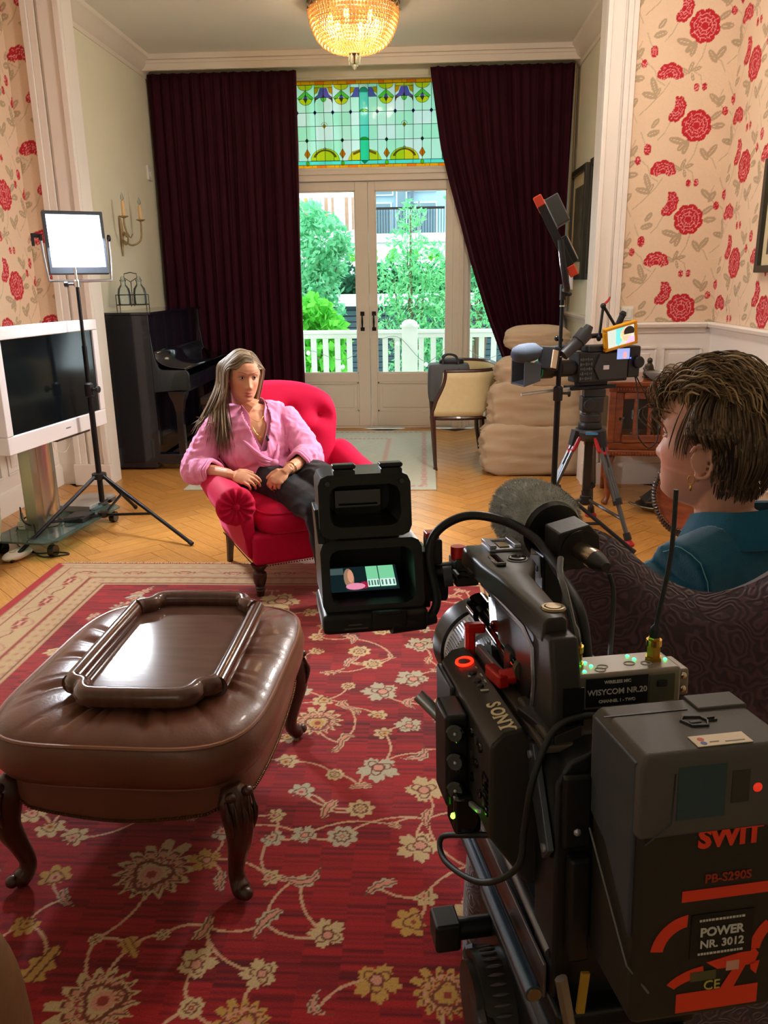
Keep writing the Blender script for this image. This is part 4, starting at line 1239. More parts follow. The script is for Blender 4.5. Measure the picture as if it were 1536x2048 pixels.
# ------------------------------------------------------------------ left film light on a tripod stand
def light_stand(name, label, cx, cy, top, feet, hub, knuck, mid_z):
    t = thing(name, label, 'stand', (cx, cy, 0))
    tubes = [(0, hub - 0.16, mid_z, 0.0165), (0, mid_z - 0.02, top - 0.35 if top - 0.35 > mid_z else top, 0.0135), (0, mid_z + 0.2, top, 0.010)]
    for i, (_, a, b, r) in enumerate(tubes):
        build('pole_section', MB().cyl((0, 0, a), (0, 0, b), r, n=14), blk_metal, t)
    build('hub_collar', MB().lathe([(0.02, hub - 0.02), (0.042, hub - 0.016), (0.042, hub + 0.016), (0.02, hub + 0.022)], 18), blk, t)
    build('lower_collar', MB().lathe([(0.018, knuck - 0.02), (0.034, knuck - 0.015), (0.034, knuck + 0.015), (0.018, knuck + 0.02)], 18), blk, t)
    cl = build('clamp', MB().lathe([(0.017, mid_z - 0.045), (0.026, mid_z - 0.04), (0.026, mid_z + 0.03), (0.015, mid_z + 0.04)], 16), blk, t)
    build('clamp_knob', MB().cyl((0.02, -0.005, mid_z), (0.055, -0.012, mid_z), 0.007, n=8).lathe([(0.006, 0), (0.020, 0.003), (0.020, 0.014), (0.01, 0.018)], 10, R=frame_from((1, -0.2, 0)), t=(0.05, -0.011, mid_z)), blk, cl, ang=30)
    for fx, fy in feet:
        d = Vector((fx - cx, fy - cy, 0)); L = d.length; d.normalize()
        p0 = d * 0.036 + Vector((0, 0, hub)); p1 = d * L + Vector((0, 0, 0.012))
        leg = build('leg', MB().tube([p0, p1], 0.0115, 10), blk_metal, t)
        q = p0.lerp(p1, 0.56)
        build('brace', MB().tube([d * 0.03 + Vector((0, 0, knuck)), q], 0.0085, 8), blk_metal, leg)
        build('rubber_foot', MB().tube([p0.lerp(p1, 0.965), p1], 0.0135, 10), cab, leg)
    return t
st = light_stand('light_stand', 'black tripod stand carrying the glowing panel by the television', -1.955, 4.60, 1.46, [(-1.326, 4.292), (-2.238, 3.985), (-1.925, 5.06)], 0.34, 0.10, 0.86)
build('spigot', MB().cyl((0, 0, 1.44), (0, 0, 1.54), 0.008, n=10).lathe([(0.018, 1.435), (0.018, 1.47), (0.010, 1.475)], 12), chrome, st)
build('tightening_knob', MB().cyl((0, 0, 1.45), (-0.05, -0.01, 1.45), 0.006, n=8).lathe([(0.01, 0), (0.016, 0.003), (0.016, 0.02), (0.01, 0.024)], 10, R=frame_from((-1, -0.2, 0)), t=(-0.045, -0.009, 1.45)), blk, st)
led_white = mat('lit_diffuser', (255, 255, 255), 0.5, emit=((236, 242, 255), 9))
led_body = mat('light_housing', (70, 76, 84), 0.45, metal=0.3)
def led_panel(name, label, loc, yaw, tilt, lit, w=0.165):
    R = rotz(yaw) @ rotx(tilt)
    t = thing(name, label, 'light', loc, R=R)
    # local: -y is the front of the panel
    f = MB()
    f.b2((-w - 0.012, -0.02, w - 0.01), (w + 0.012, 0.03, w + 0.012)).b2((-w - 0.012, -0.02, -w - 0.032), (w + 0.012, 0.03, -w + 0.01))
    f.b2((-w - 0.012, -0.02, -w), (-w + 0.008, 0.03, w)).b2((w - 0.008, -0.02, -w), (w + 0.012, 0.03, w))
    build('panel_frame', f, led_body, t, bevel=0.004)
    build('panel_back', MB().b2((-w, 0.01, -w), (w, 0.028, w)), led_body, t)
    build('diffuser', MB().b2((-w + 0.005, -0.012, -w + 0.008), (w - 0.005, 0.008, w - 0.008)), lit, t, bevel=0.004)
    return t
lp = led_panel('led_light_panel', 'glowing white square film light on the stand by the television', (-1.985, 4.72, 1.685), math.radians(32), math.radians(-8), led_white)
lp.scale = (0.92, 0.92, 0.92)
yk = MB().tube([(-0.20, 0.0, 0.03), (-0.195, 0.0, -0.10), (-0.185, 0, -0.235), (0.0, 0, -0.24), (0.185, 0, -0.235), (0.195, 0, -0.10), (0.20, 0, 0.03)], 0.009, 8)
build('yoke', yk, mat('yoke_silver', (168, 172, 180), 0.35, metal=0.7), lp)
for sx in (-1, 1):
    build('yoke_knob', MB().lathe([(0.006, 0), (0.022, 0.004), (0.022, 0.016), (0.012, 0.022)], 12, R=frame_from((sx, 0, 0)), t=(sx * 0.19, 0, 0.02)), blk, lp)
build('tilt_handle', MB().b2((-0.255, -0.01, 0.02), (-0.21, 0.01, 0.045)).b2((-0.255, -0.01, -0.03), (-0.238, 0.01, 0.03)), blk, lp, bevel=0.004)

# ------------------------------------------------------------------ upright piano, seen from its end
piano_m = mat('piano_black', (20, 22, 32), 0.16, coat=0.6, var=(3, 0.1))
pn = thing('upright_piano', 'black lacquered upright piano standing along the left wall by the curtain', 'piano', (-2.5, 6.20, 0))
Zp = 1.237
build('case', MB().b2((0.0, 0.0, 0.06), (0.385, 0.035, Zp - 0.02)).b2((0.0, 1.42, 0.06), (0.385, 1.455, Zp - 0.02)).b2((0.0, 0.035, 0.06), (0.10, 1.42, Zp - 0.02)), piano_m, pn, bevel=0.005)
build('lid', MB().b2((-0.01, -0.012, Zp - 0.02), (0.405, 1.467, Zp)), piano_m, pn, bevel=0.005)
build('upper_front_panel', MB().b2((0.355, 0.035, 0.80), (0.375, 1.42, Zp - 0.02)), piano_m, pn, bevel=0.003)
build('lower_front_panel', MB().b2((0.335, 0.035, 0.10), (0.355, 1.42, 0.64)), piano_m, pn, bevel=0.003)
fall = MB().grid(2, 12, lambda u, v: (0.375 + 0.26 * v ** 1.5, 0.06 + 1.335 * u, 0.83 - 0.03 * v + 0.10 * (1 - v) ** 3))
build('fallboard', fall, piano_m, pn, solid=0.014)
for y0 in (0.0, 1.42):
    ch_ = [(0.385, 0.625), (0.66, 0.645), (0.668, 0.66), (0.668, 0.765), (0.65, 0.795), (0.46, 0.80), (0.43, 0.82), (0.405, 0.90), (0.385, 1.10)]
    R_ = Matrix(((1, 0, 0), (0, 0, 1), (0, 1, 0)))
    build('key_cheek', MB().prism(ch_, y0, y0 + 0.035, R_), piano_m, pn, bevel=0.003)
build('key_bed', MB().b2((0.36, 0.035, 0.63), (0.655, 1.42, 0.70)).b2((0.60, 0.035, 0.70), (0.655, 1.42, 0.745)), piano_m, pn, bevel=0.004)
for y in (0.055, 1.40):
    lg = build('leg', MB().loft([[(0.56 - a, y - a, z), (0.56 + a, y - a, z), (0.56 + a, y + a, z), (0.56 - a, y + a, z)] for a, z in ((0.026, 0.10), (0.028, 0.2), (0.026, 0.45), (0.040, 0.54), (0.062, 0.60), (0.066, 0.63))]), piano_m, pn, bevel=0.003)
    build('toe_block', MB().b2((0.36, y - 0.05, 0.045), (0.62, y + 0.05, 0.13)), piano_m, pn, bevel=0.006)
    build('caster', MB().cyl((0.57, y - 0.02, 0.022), (0.57, y + 0.02, 0.022), 0.022, n=14), brass_dk, pn)
build('bottom_rail', MB().b2((0.0, 0, 0.02), (0.36, 1.455, 0.07)), piano_m, pn, bevel=0.004)
bn = thing('piano_bench', 'dark wooden piano bench in front of the piano keys', 'bench', (-1.72, 6.95, 0))
build('seat', MB().b2((-0.16, -0.36, 0.46), (0.16, 0.36, 0.53)), mat('brown_leather_pad', (58, 44, 40), 0.5), bn, bevel=0.02)
build('apron', MB().b2((-0.14, -0.33, 0.38), (0.14, 0.33, 0.46)), mat('dark_walnut', (62, 42, 34), 0.4), bn, bevel=0.004)
for x in (-0.12, 0.12):
    for y in (-0.30, 0.30):
        build('leg', MB().cyl((x, y, 0), (x, y, 0.38), 0.016, 0.026, 10), mat('dark_walnut', (62, 42, 34), 0.4), bn)
# glass bottle carrier on the piano
bc = thing('bottle_carrier', 'dark metal wire carrier with a hoop handle standing on the piano', 'rack', (-2.325, 6.50, Zp + 0.002), 0.15)
wirem = mat('dark_wire', (70, 74, 70), 0.4, metal=0.7)
w_ = MB()
for z in (0.05, 0.125):
    w_.tube([(-0.115, -0.06, z), (0.115, -0.06, z), (0.115, 0.06, z), (-0.115, 0.06, z)], 0.0038, 6, closed=True)
for x in (-0.115, 0, 0.115):
    for y in (-0.06, 0.06):
        w_.cyl((x, y, 0.035 if x == 0 else 0.0), (x, y, 0.125), 0.0034, n=6)
w_.b2((-0.115, -0.06, 0.044), (0.115, 0.06, 0.050))
build('frame', w_, wirem, bc)
hd_ = [(0, 0, 0.05), (0, 0, 0.22), (-0.05, 0, 0.255), (-0.048, 0, 0.285), (0, 0, 0.295), (0.048, 0, 0.285), (0.05, 0, 0.255), (0.0, 0, 0.225)]
build('handle', MB().tube(hd_, 0.0036, 6), wirem, bc)
gl_b = glass_mat('bottle_glass', (240, 246, 244), 0.03, 1.0, diffuse=0.08)
for k, (dx, lb) in enumerate(((-0.062, 'squat clear glass bottle in the left half of the wire carrier'), (0.060, 'squat clear glass bottle in the right half of the wire carrier'))):
    b = thing('glass_bottle', lb, 'bottle', (-2.325 + dx * 0.985, 6.50 + dx * 0.15, Zp + 0.053), group='glass bottles on the piano')
    build('body', MB().lathe([(0.001, 0), (0.048, 0.002), (0.05, 0.01), (0.05, 0.085), (0.044, 0.12), (0.026, 0.145), (0.020, 0.155), (0.020, 0.175), (0.025, 0.18), (0.025, 0.19), (0.017, 0.19)], 24), gl_b, b)
    build('stopper', MB().lathe([(0.001, 0.18), (0.014, 0.182), (0.018, 0.198), (0.012, 0.214), (0.001, 0.216)], 14), gl_b, b)
# wall sconce with two candle bulbs
sc = thing('wall_sconce', 'gilt wall sconce with two cream candle tubes on the left wall', 'sconce', (XL, 6.92, 1.80))
gilt = mat('worn_gilt', (176, 150, 110), 0.45, metal=0.6, var=(30, 0.3))
build('backplate', MB().tube(spline([(0.012, 0.0, -0.13), (0.016, 0.0, -0.03), (0.02, 0.0, 0.06), (0.018, 0.0, 0.14), (0.012, 0, 0.19)], 5), [0.006 + 0.010 * math.sin(math.pi * i / 20) for i in range(21)], 8), gilt, sc)
for s in (-1, 1):
    p = spline([(0.02, 0, 0.0), (0.07, s * 0.07, -0.04), (0.12, s * 0.15, 0.0), (0.12, s * 0.20, 0.10), (0.12, s * 0.20, 0.16)], 6)
    a = build('arm', MB().tube(p, 0.008, 8).tube(spline([(0.03, 0, 0.03), (0.05, s * 0.03, 0.06), (0.07, s * 0.05, 0.02), (0.09, s * 0.06, 0.05)], 5), 0.005, 6), gilt, sc)
    build('drip_pan', MB().lathe([(0.010, 0.155), (0.036, 0.166), (0.038, 0.172), (0.012, 0.168)], 18, t=(0.12, s * 0.20, 0)), gilt, a)
    build('candle_tube', MB().cyl((0.12, s * 0.20, 0.168), (0.12, s * 0.20, 0.285), 0.013, n=14), mat('cream_candle', (226, 184, 130), 0.5), a)
    build('candle_bulb', MB().lathe([(0.004, 0.285), (0.012, 0.30), (0.012, 0.315), (0.006, 0.335), (0.001, 0.35)], 12, t=(0.12, s * 0.20, 0)), gl_b, a)
tm = thing('thermostat', 'small square white thermostat on the left wall beside the curtain', 'thermostat', (XL, 7.80, 2.42))
build('cover', MB().b2((0, -0.055, -0.065), (0.022, 0.055, 0.065)), white_pl, tm, bevel=0.006)
build('dial', MB().lathe([(0.022, 0), (0.022, 0.008), (0.0, 0.01)], 16, R=frame_from((1, 0, 0)), t=(0.022, 0, -0.01)), white_pl, tm)
# ------------------------------------------------------------------ pink velvet armchair
pinkv = mat('raspberry_velvet', (206, 12, 66), 0.7, spec=0.2, sheen=0.7, var=(5, 0.14), bump=(260, 0.08))
_t = NT(pinkv); _t.b.inputs['Sheen Tint'].default_value = lin((255, 120, 160)); _t.b.inputs['Sheen Roughness'].default_value = 0.3
dkwood = mat('dark_turned_wood', (58, 32, 26), 0.3, coat=0.3, var=(8, 0.3), stretch=(1, 1, 8))
ac = thing('armchair', 'raspberry pink velvet armchair with a buttoned back and rolled arms', 'armchair', (-0.668, 3.898, 0.012), math.radians(27.6))
def cushion_box(hx, hy, z0, z1, ex=5.0, bulge=0.02, crown=0.02, nu=64, nv=14, wr=None):
    """Soft box: superellipse plan, rounded top and bottom."""
    mb = MB()
    def ring(k, z):
        out = []
        for i in range(nu):
            a = 2 * math.pi * i / nu
            c, s = math.cos(a), math.sin(a)
            r = (abs(c) ** ex + abs(s) ** ex) ** (-1 / ex)
            out.append((hx * r * c * k, hy * r * s * k, z))
        return out
    rings = []
    H = z1 - z0
    for j in range(nv + 1):
        t = j / nv
        z = z0 + H * t
        e = 1 - (abs(2 * t - 1)) ** 4 * 0.06 + bulge * math.sin(math.pi * t)
        rings.append(ring(e, z))
    for k, dz in ((0.90, crown * 0.45), (0.75, crown * 0.8), (0.5, crown), (0.2, crown * 1.05), (0.02, crown * 1.06)):
        rings.append(ring(k, z1 + dz))
    mb.loft(rings)
    return mb
build('seat_cushion', cushion_box(0.262, 0.285, 0.305, 0.405, 6, 0.03, 0.035), pinkv, ac, loc=(0, -0.055, 0))
pp = []
for i in range(64):
    a = 2 * math.pi * i / 64; c, s = math.cos(a), math.sin(a); r = (abs(c) ** 6 + abs(s) ** 6) ** (-1 / 6)
    pp.append((0.252 * r * c, -0.055 + 0.275 * r * s, 0.404))
build('piping', MB().tube(pp, 0.0055, 6, closed=True), pinkv, ac)
build('seat_frame', MB().loft([[(-0.30, -0.325, z), (0.30, -0.325, z), (0.29, 0.30, z), (-0.29, 0.30, z)] for z in (0.158, 0.24, 0.31)]), pinkv, ac, bevel=0.022, seg=3)
for s in (-1, 1):
    # rolled arm: a scroll section swept from front to back
    sec = []
    for k in range(20):
        a = math.radians(-120 + 300 * k / 19)
        sec.append((s * (0.365 + 0.078 * math.cos(a)), 0.455 + 0.080 * math.sin(a)))
    prof = [(s * 0.285, 0.17), (s * 0.315, 0.17), (s * 0.335, 0.28)] + [(x, z) for x, z in sec] + [(s * 0.283, 0.40), (s * 0.272, 0.30)]
    rings = []
    for y, dz, k in ((-0.275, 0, 0.93), (-0.292, 0, 0.97), (-0.27, 0, 1.0), (-0.1, 0.012, 1), (0.08, 0.035, 1), (0.22, 0.075, 1), (0.30, 0.10, 0.9)):
        rings.append([((p[0] - s * 0.33) * k + s * 0.33, y, (p[1] - 0.40) * k + 0.40 + dz * (p[1] > 0.35)) for p in prof])
    rings = rings[1:]
    arm = build('arm', MB().loft(rings), pinkv, ac, sub=1, ang=60)
    disc = MB()
    rr_ = []
    for j, (q, dy) in enumerate(((0.092, 0.012), (0.088, -0.012), (0.07, -0.022), (0.04, -0.018), (0.018, -0.008), (0.012, -0.016), (0.002, -0.020))):
        rr_.append([(s * 0.365 + (q * (1 + (0.05 * math.cos(13 * 2 * math.pi * i / 78) if 1 < j < 4 else 0))) * math.cos(2 * math.pi * i / 78), -0.292 + dy + (0.006 * math.cos(13 * 2 * math.pi * i / 78) if 1 <= j < 4 else 0), 0.455 + q * math.sin(2 * math.pi * i / 78)) for i in range(78)])
    disc.loft(rr_)
    build('pleated_arm_front', disc, pinkv, arm, ang=70)
    build('arm_button', MB().ell((s * 0.365, -0.312, 0.455), (0.013, 0.006, 0.013), None, 12, 8), pinkv, arm)
# buttoned back
def back_xy(u, v):
    x = (u - 0.5) * 2
    hw = (0.30 + 0.08 * v ** 1.3) * (1 - 0.13 * max(0, (v - 0.72) / 0.28) ** 2.2)
    top = 0.90 + 0.035 * math.cos(x * 1.7) - 0.055 * abs(x) ** 5
    z = 0.33 + (top - 0.33) * v
    yc = 0.235 + 0.15 * v ** 1.3 - 0.09 * abs(x) ** 2.5 * (0.3 + 0.7 * v)
    return x * hw, yc, z
buttons = [(-0.5, 0.52), (0, 0.52), (0.5, 0.52), (-0.75, 0.74), (-0.25, 0.74), (0.25, 0.74), (0.75, 0.74), (-0.25, 0.30), (0.25, 0.30)]
def bfront(u, v):
    x, y, z = back_xy(u, v)
    e = (1 - abs(2 * u - 1) ** 8) ** 0.5 * (1 - abs(2 * v - 1) ** 10) ** 0.5
    d = 0.075 * e
    for bu, bv in buttons:
        q = ((2 * u - 1 - bu) / 0.22) ** 2 + ((v - bv) / 0.11) ** 2
        d -= 0.030 * math.exp(-q * 2.2) * e
    for bu, bv in buttons:
        for cu, cv in buttons:
            if 0.1 < abs(bv - cv) < 0.3 and 0.1 < abs(bu - cu) < 0.3 and bv < cv:
                px, py, qx, qy = bu, bv * 2, cu, cv * 2
                X_, Y_ = 2 * u - 1, v * 2
                t = max(0, min(1, ((X_ - px) * (qx - px) + (Y_ - py) * (qy - py)) / ((qx - px) ** 2 + (qy - py) ** 2)))
                dd = math.hypot(X_ - px - t * (qx - px), Y_ - py - t * (qy - py))
                d -= 0.011 * math.exp(-(dd / 0.05) ** 2) * e
    return (x, y - d, z)
def bback(u, v):
    x, y, z = back_xy(1 - u, v)
    e = (1 - abs(2 * u - 1) ** 8) ** 0.5 * (1 - abs(2 * v - 1) ** 10) ** 0.5
    return (x, y + 0.05 * e, z)
bk = build('backrest', MB().grid(57, 45, bfront).grid(29, 23, bback), pinkv, ac, ang=80)
for bu, bv in buttons:
    p = bfront((bu + 1) / 2, bv)
    build('button', MB().ell((p[0], p[1] - 0.002, p[2]), (0.012, 0.007, 0.012), None, 10, 6), pinkv, bk)
lt = [(0.001, 0), (0.016, 0), (0.019, 0.022), (0.024, 0.03), (0.021, 0.036), (0.026, 0.044), (0.022, 0.052), (0.030, 0.075), (0.034, 0.10), (0.033, 0.118), (0.022, 0.128), (0.030, 0.138), (0.038, 0.150), (0.040, 0.162)]
for s in (-1, 1):
    build('leg', MB().lathe(lt, 20), dkwood, ac, loc=(s * 0.272, -0.285, 0))
    lg = [((s * 0.27, 0.26 + dy, z), r) for dy, z, r in ((0.0, 0.17, 0.026), (0.01, 0.10, 0.022), (0.028, 0.05, 0.019), (0.045, -0.011, 0.017))]
    build('leg', MB().tube([p for p, _ in lg], [r for _, r in lg], 8), dkwood, ac)
nl = MB()
for k in range(46):
    nl.ell((-0.295 + 0.59 * k / 45, -0.328, 0.160), (0.004, 0.003, 0.004), None, 6, 4)
for k in range(46):
    for s in (-1, 1):
        nl.ell((s * 0.300, -0.32 + 0.6 * k / 45, 0.160), (0.003, 0.004, 0.004), None, 6, 4)
build('nail_trim', nl, mat('dark_nailheads', (90, 40, 40), 0.35, metal=0.7), ac, kind='stuff')

# ------------------------------------------------------------------ leather footstool
leather = mat('brown_leather', (114, 70, 52), 0.34, spec=0.5, var=(7, 0.22), bump=(120, 0.14), coat=0.15)
ot = thing('footstool', 'large brown leather footstool on carved cabriole legs in front of the armchair', 'footstool', (-0.708, 1.955, 0.019), -0.035)
def plan(a, hx, hy, ex):
    c, s = math.cos(a), math.sin(a)
    r = (abs(c) ** ex + abs(s) ** ex) ** (-1 / ex)
    return hx * r * c, hy * r * s
def ot_ring(hx, hy, z, ex=4.6, n=240, wr=0.0, zr=0.0):
    out = []
    for i in range(n):
        a = 2 * math.pi * i / n
        x, y = plan(a, hx, hy, ex)
        w = 0.0
        if wr or zr:
            w = max(max(0, math.sin(a * f + p + 0.6 * math.sin(3 * a))) ** 14 * g for f, p, g in ((9, 0.3, 1), (14, 1.1, .7), (23, 2.0, .5)))
        k = 1 - wr * w
        out.append((x * k, y * k, z - zr * w))
    return out
seat = MB().loft([ot_ring(0.315, 0.39, 0.312), ot_ring(0.330, 0.405, 0.322), ot_ring(0.342, 0.42, 0.35), ot_ring(0.345, 0.424, 0.385), ot_ring(0.338, 0.416, 0.418), ot_ring(0.330, 0.408, 0.430), ot_ring(0.305, 0.385, 0.445, zr=0.002), ot_ring(0.285, 0.362, 0.453, 4, zr=0.006), ot_ring(0.265, 0.340, 0.457, 3.6, zr=0.010),
                   ot_ring(0.235, 0.305, 0.459, 3.2, zr=0.014), ot_ring(0.205, 0.275, 0.455, 3.0, zr=0.010), ot_ring(0.15, 0.21, 0.452, 2.8, zr=0.004), ot_ring(0.07, 0.1, 0.451, 2.4), ot_ring(0.004, 0.006, 0.451, 2)])
build('seat_cushion', seat, leather, ot, ang=80)
for hx, hy, z, nm in ((0.333, 0.411, 0.430, 'piping'), (0.320, 0.394, 0.316, 'piping')):
    build(nm, MB().tube([(*plan(2 * math.pi * i / 96, hx, hy, 4.6), z) for i in range(96)], 0.005, 6, closed=True), mat('piping_leather', (142, 98, 76), 0.35), ot)
# apron with a scalloped lower edge
ap = MB()
def scal(a):
    x, y = plan(a, 1, 1, 8)
    k = min(abs(x), abs(y)) if max(abs(x), abs(y)) > 0 else 0
    return 0.222 + 0.030 * max(0, (k - 0.70) / 0.3) - 0.012 * math.cos(k * 3.6) * (k < 0.8)
n = 120
r0, r1, r2, r3 = [], [], [], []
for i in range(n):
    a = 2 * math.pi * i / n
    x, y = plan(a, 0.305, 0.380, 6); z = scal(a)
    r0.append((x * 0.97, y * 0.97, z)); r1.append((x, y, z)); r2.append((x * 1.012, y * 1.012, 0.27)); r3.append((x * 0.99, y * 0.99, 0.322))
ap.loft([r0, r1, r2, r3])
apo = build('apron', ap, leather, ot, ang=70)
nm_ = MB()
for i in range(0, 360):
    a = 2 * math.pi * i / 360
    x, y = plan(a, 0.3075, 0.3825, 6)
    nm_.ell((x, y, scal(a) + 0.007), (0.0042, 0.0042, 0.0042), None, 6, 4)
build('nail_trim', nm_, mat('old_brass_nail', (110, 78, 50), 0.35, metal=0.8), apo, kind='stuff')
walnut = mat('carved_walnut', (72, 38, 22), 0.32, coat=0.25, var=(10, 0.35), bump=(60, 0.25))
def cabriole(sx, sy):
    d = Vector((sx, sy, 0)).normalized()
    b = Vector((sx * 0.262, sy * 0.338, 0))
    pts = [(0.004, 0.300, .024), (0.020, 0.27, .040), (0.034, 0.22, .038), (0.034, 0.17, .031), (0.018, 0.115, .024), (0.004, 0.065, .020), (0.006, 0.035, .021), (0.024, 0.016, .024), (0.040, 0.010, .016)]
    p = spline([b + d * o + Vector((0, 0, z)) for o, z, r in pts], 4)
    rs = np.interp(np.linspace(0, len(pts) - 1, len(p)), range(len(pts)), [q[2] for q in pts])
    return MB().tube(p, list(rs), 12), b, d
for sx in (-1, 1):
    for sy in (-1, 1):
        m_, b, d = cabriole(sx, sy)
        lg = build('leg', m_, walnut, ot, ang=80)
        cv = MB()
        t_ = Vector((-d.y, d.x, 0))
        for q in range(-2, 3):
            base_ = b + d * (0.055 - abs(q) * 0.006) + t_ * q * 0.017
            cv.tube(spline([base_ + Vector((0, 0, 0.285)), base_ + d * 0.014 + Vector((0, 0, 0.24)), base_ * 1.0 + d * 0.004 + t_ * (-q * 0.006) + Vector((0, 0, 0.185)), b + d * 0.040 + Vector((0, 0, 0.15 - 0.01 * abs(q)))], 4), [0.004] * 3 + [0.0075] * 5 + [0.006] * 3 + [0.003] * 2, 6)
        for q in (-1, 1):
            cv.ell(b + d * 0.046 + t_ * q * 0.022 + Vector((0, 0, 0.295)), (0.014, 0.014, 0.012), None, 10, 6)
        build('leaf_carving', cv, walnut, lg, ang=80)
        build('scroll_toe', MB().ell(b + d * 0.045 + Vector((0, 0, 0.017)), (0.017, 0.017, 0.016), None, 12, 8), walnut, lg)

# ------------------------------------------------------------------ mahogany tray on the footstool
mahog = mat('polished_mahogany', (94, 56, 44), 0.18, coat=0.6, var=(6, 0.3), stretch=(8, 1, 1))
tray = thing('serving_tray', 'dark polished wooden serving tray lying on the leather footstool', 'tray', (-0.685, 1.972, 0.484), 0.0)
HX, HY = 0.178, 0.305
def corner(sx, sy):
    return [(sx * HX, sy * 0.205), (sx * HX, sy * 0.232), (sx * (HX - 0.010), sy * 0.244), (sx * (HX - 0.026), sy * 0.250), (sx * (HX - 0.038), sy * 0.262), (sx * (HX - 0.043), sy * 0.280), (sx * (HX - 0.055), sy * 0.297), (sx * (HX - 0.08), sy * HY)]
outl = corner(1, 1) + corner(-1, 1)[::-1] + corner(-1, -1) + corner(1, -1)[::-1]
build('tray_bed', MB().prism(outl, 0.0, 0.008), mat('tray_top_scratched', (104, 76, 66), 0.11, spec=0.5, coat=0.1, var=(5, 0.2), bump=(14, 0.02), stretch=(1, 6, 1)), tray, bevel=0.002)
def rim(poly, h, r, nm):
    pts = [(p[0], p[1], h) for p in poly]
    return build(nm, MB().tube(spline(pts, 4), r, 12, flat=1.15), mahog, tray, ang=80)
for sx in (-1, 1):
    rim([(sx * (HX + 0.006), -0.238), (sx * (HX + 0.007), 0.0), (sx * (HX + 0.006), 0.238)], 0.020, 0.023, 'side_rail')
for sy in (-1, 1):
    c1, c2 = corner(1, sy)[1:], corner(-1, sy)[1:]
    rim(c1 + [(0, sy * (HY + 0.002))] + c2[::-1], 0.024, 0.023, 'end_handle')

dsc = thing('metal_disc', 'small round silver and black disc lying on the red rug below the monitor', 'disc', (-0.244, 3.335, 0.013))
build('rim', MB().lathe([(0.046, 0), (0.052, 0.004), (0.05, 0.012), (0.042, 0.012), (0.040, 0.006), (0.001, 0.006)], 28), blk_gloss, dsc)
build('face', MB().lathe([(0.038, 0.006), (0.038, 0.009), (0.016, 0.011), (0.014, 0.009), (0.001, 0.009)], 24), chrome, dsc)

# brown leather club chair, just its arm enters the picture bottom left
cc = thing('club_chair', 'tan brown leather club chair, its rounded arm at the lower left edge', 'armchair', (-1.035, 0.52, 0.012), 0.0)
tanl = mat('tan_leather', (112, 80, 48), 0.4, var=(5, 0.2), bump=(90, 0.15), coat=0.1)
for s in (-1, 1):
    armr = []
    for y, k in ((-0.36, 0.7), (-0.33, 0.95), (-0.2, 1.0), (0.2, 1.0), (0.36, 1.0), (0.40, 0.92), (0.42, 0.7)):
        armr.append([(s * 0.36 + 0.10 * k * math.cos(2 * math.pi * i / 20), y, 0.34 + (0.27 * k) * (abs(math.sin(2 * math.pi * i / 20)) ** 0.6) * (1 if math.sin(2 * math.pi * i / 20) > 0 else -1)) for i in range(20)])
    build('arm', MB().loft(armr), tanl, cc, sub=1, ang=80)
build('seat_cushion', cushion_box(0.27, 0.34, 0.28, 0.42, 6), tanl, cc, loc=(0, 0.04, 0))
build('base', MB().b2((-0.36, -0.36, 0.08), (0.36, 0.36, 0.29)), tanl, cc, bevel=0.03)
build('backrest', cushion_box(0.36, 0.10, 0.25, 0.80, 5), tanl, cc, loc=(0, -0.34, 0))
for s in (-1, 1):
    for q in (-1, 1):
        build('leg', MB().cyl((s * 0.3, q * 0.3, 0), (s * 0.3, q * 0.3, 0.09), 0.02, 0.028, 10), dkwood, cc)
# ------------------------------------------------------------------ cream tub chair by the garden doors
frame_w = mat('dark_mahogany_frame', (66, 36, 30), 0.3, coat=0.3, var=(8, 0.25), stretch=(1, 1, 6))
cream_up = mat('cream_upholstery', (214, 198, 152), 0.85, var=(30, 0.06), bump=(200, 0.15))
tc = thing('tub_chair', 'cream upholstered wooden tub chair with curved arms before the garden doors', 'chair', (0.30, 6.635, 0))
CX, CY = 0.30, 6.635
path = spline([(-0.20, -0.455), (-0.02, -0.455), (0.14, -0.42), (0.25, -0.30), (0.285, -0.10), (0.285, 0.10), (0.25, 0.30), (0.14, 0.42), (-0.02, 0.455), (-0.20, 0.455)], 6) if False else spline([(-0.20, -0.455, 0), (-0.02, -0.455, 0), (0.14, -0.42, 0), (0.25, -0.30, 0), (0.285, -0.10, 0), (0.285, 0.10, 0), (0.25, 0.30, 0), (0.14, 0.42, 0), (-0.02, 0.455, 0), (-0.20, 0.455, 0)], 6)
npth = len(path)
def front_x(z): return interp(z, [0.0, 0.40, 0.46, 0.55, 0.65, 0.72, 0.78], [-0.225, -0.235, -0.235, -0.205, -0.155, -0.135, -0.132])
def shell_pt(u, v):
    p = path[min(npth - 1, int(round(u * (npth - 1))))]
    z = 0.43 + 0.335 * v
    end = min(u, 1 - u) / 0.12
    x = p.x
    if end < 1:
        x = front_x(z) * (1 - end) + p.x * end if end < 1 else p.x
    flare = 1 + 0.03 * v
    return (x, p.y * flare, z)
build('backrest', MB().grid(npth, 8, shell_pt), cream_up, tc, solid=0.035, ang=80)
top = [Vector((shell_pt(i / (npth - 1), 1.0))) + Vector((0, 0, 0.008)) for i in range(npth)]
build('top_rail', MB().tube(top, 0.017, 8), frame_w, tc)
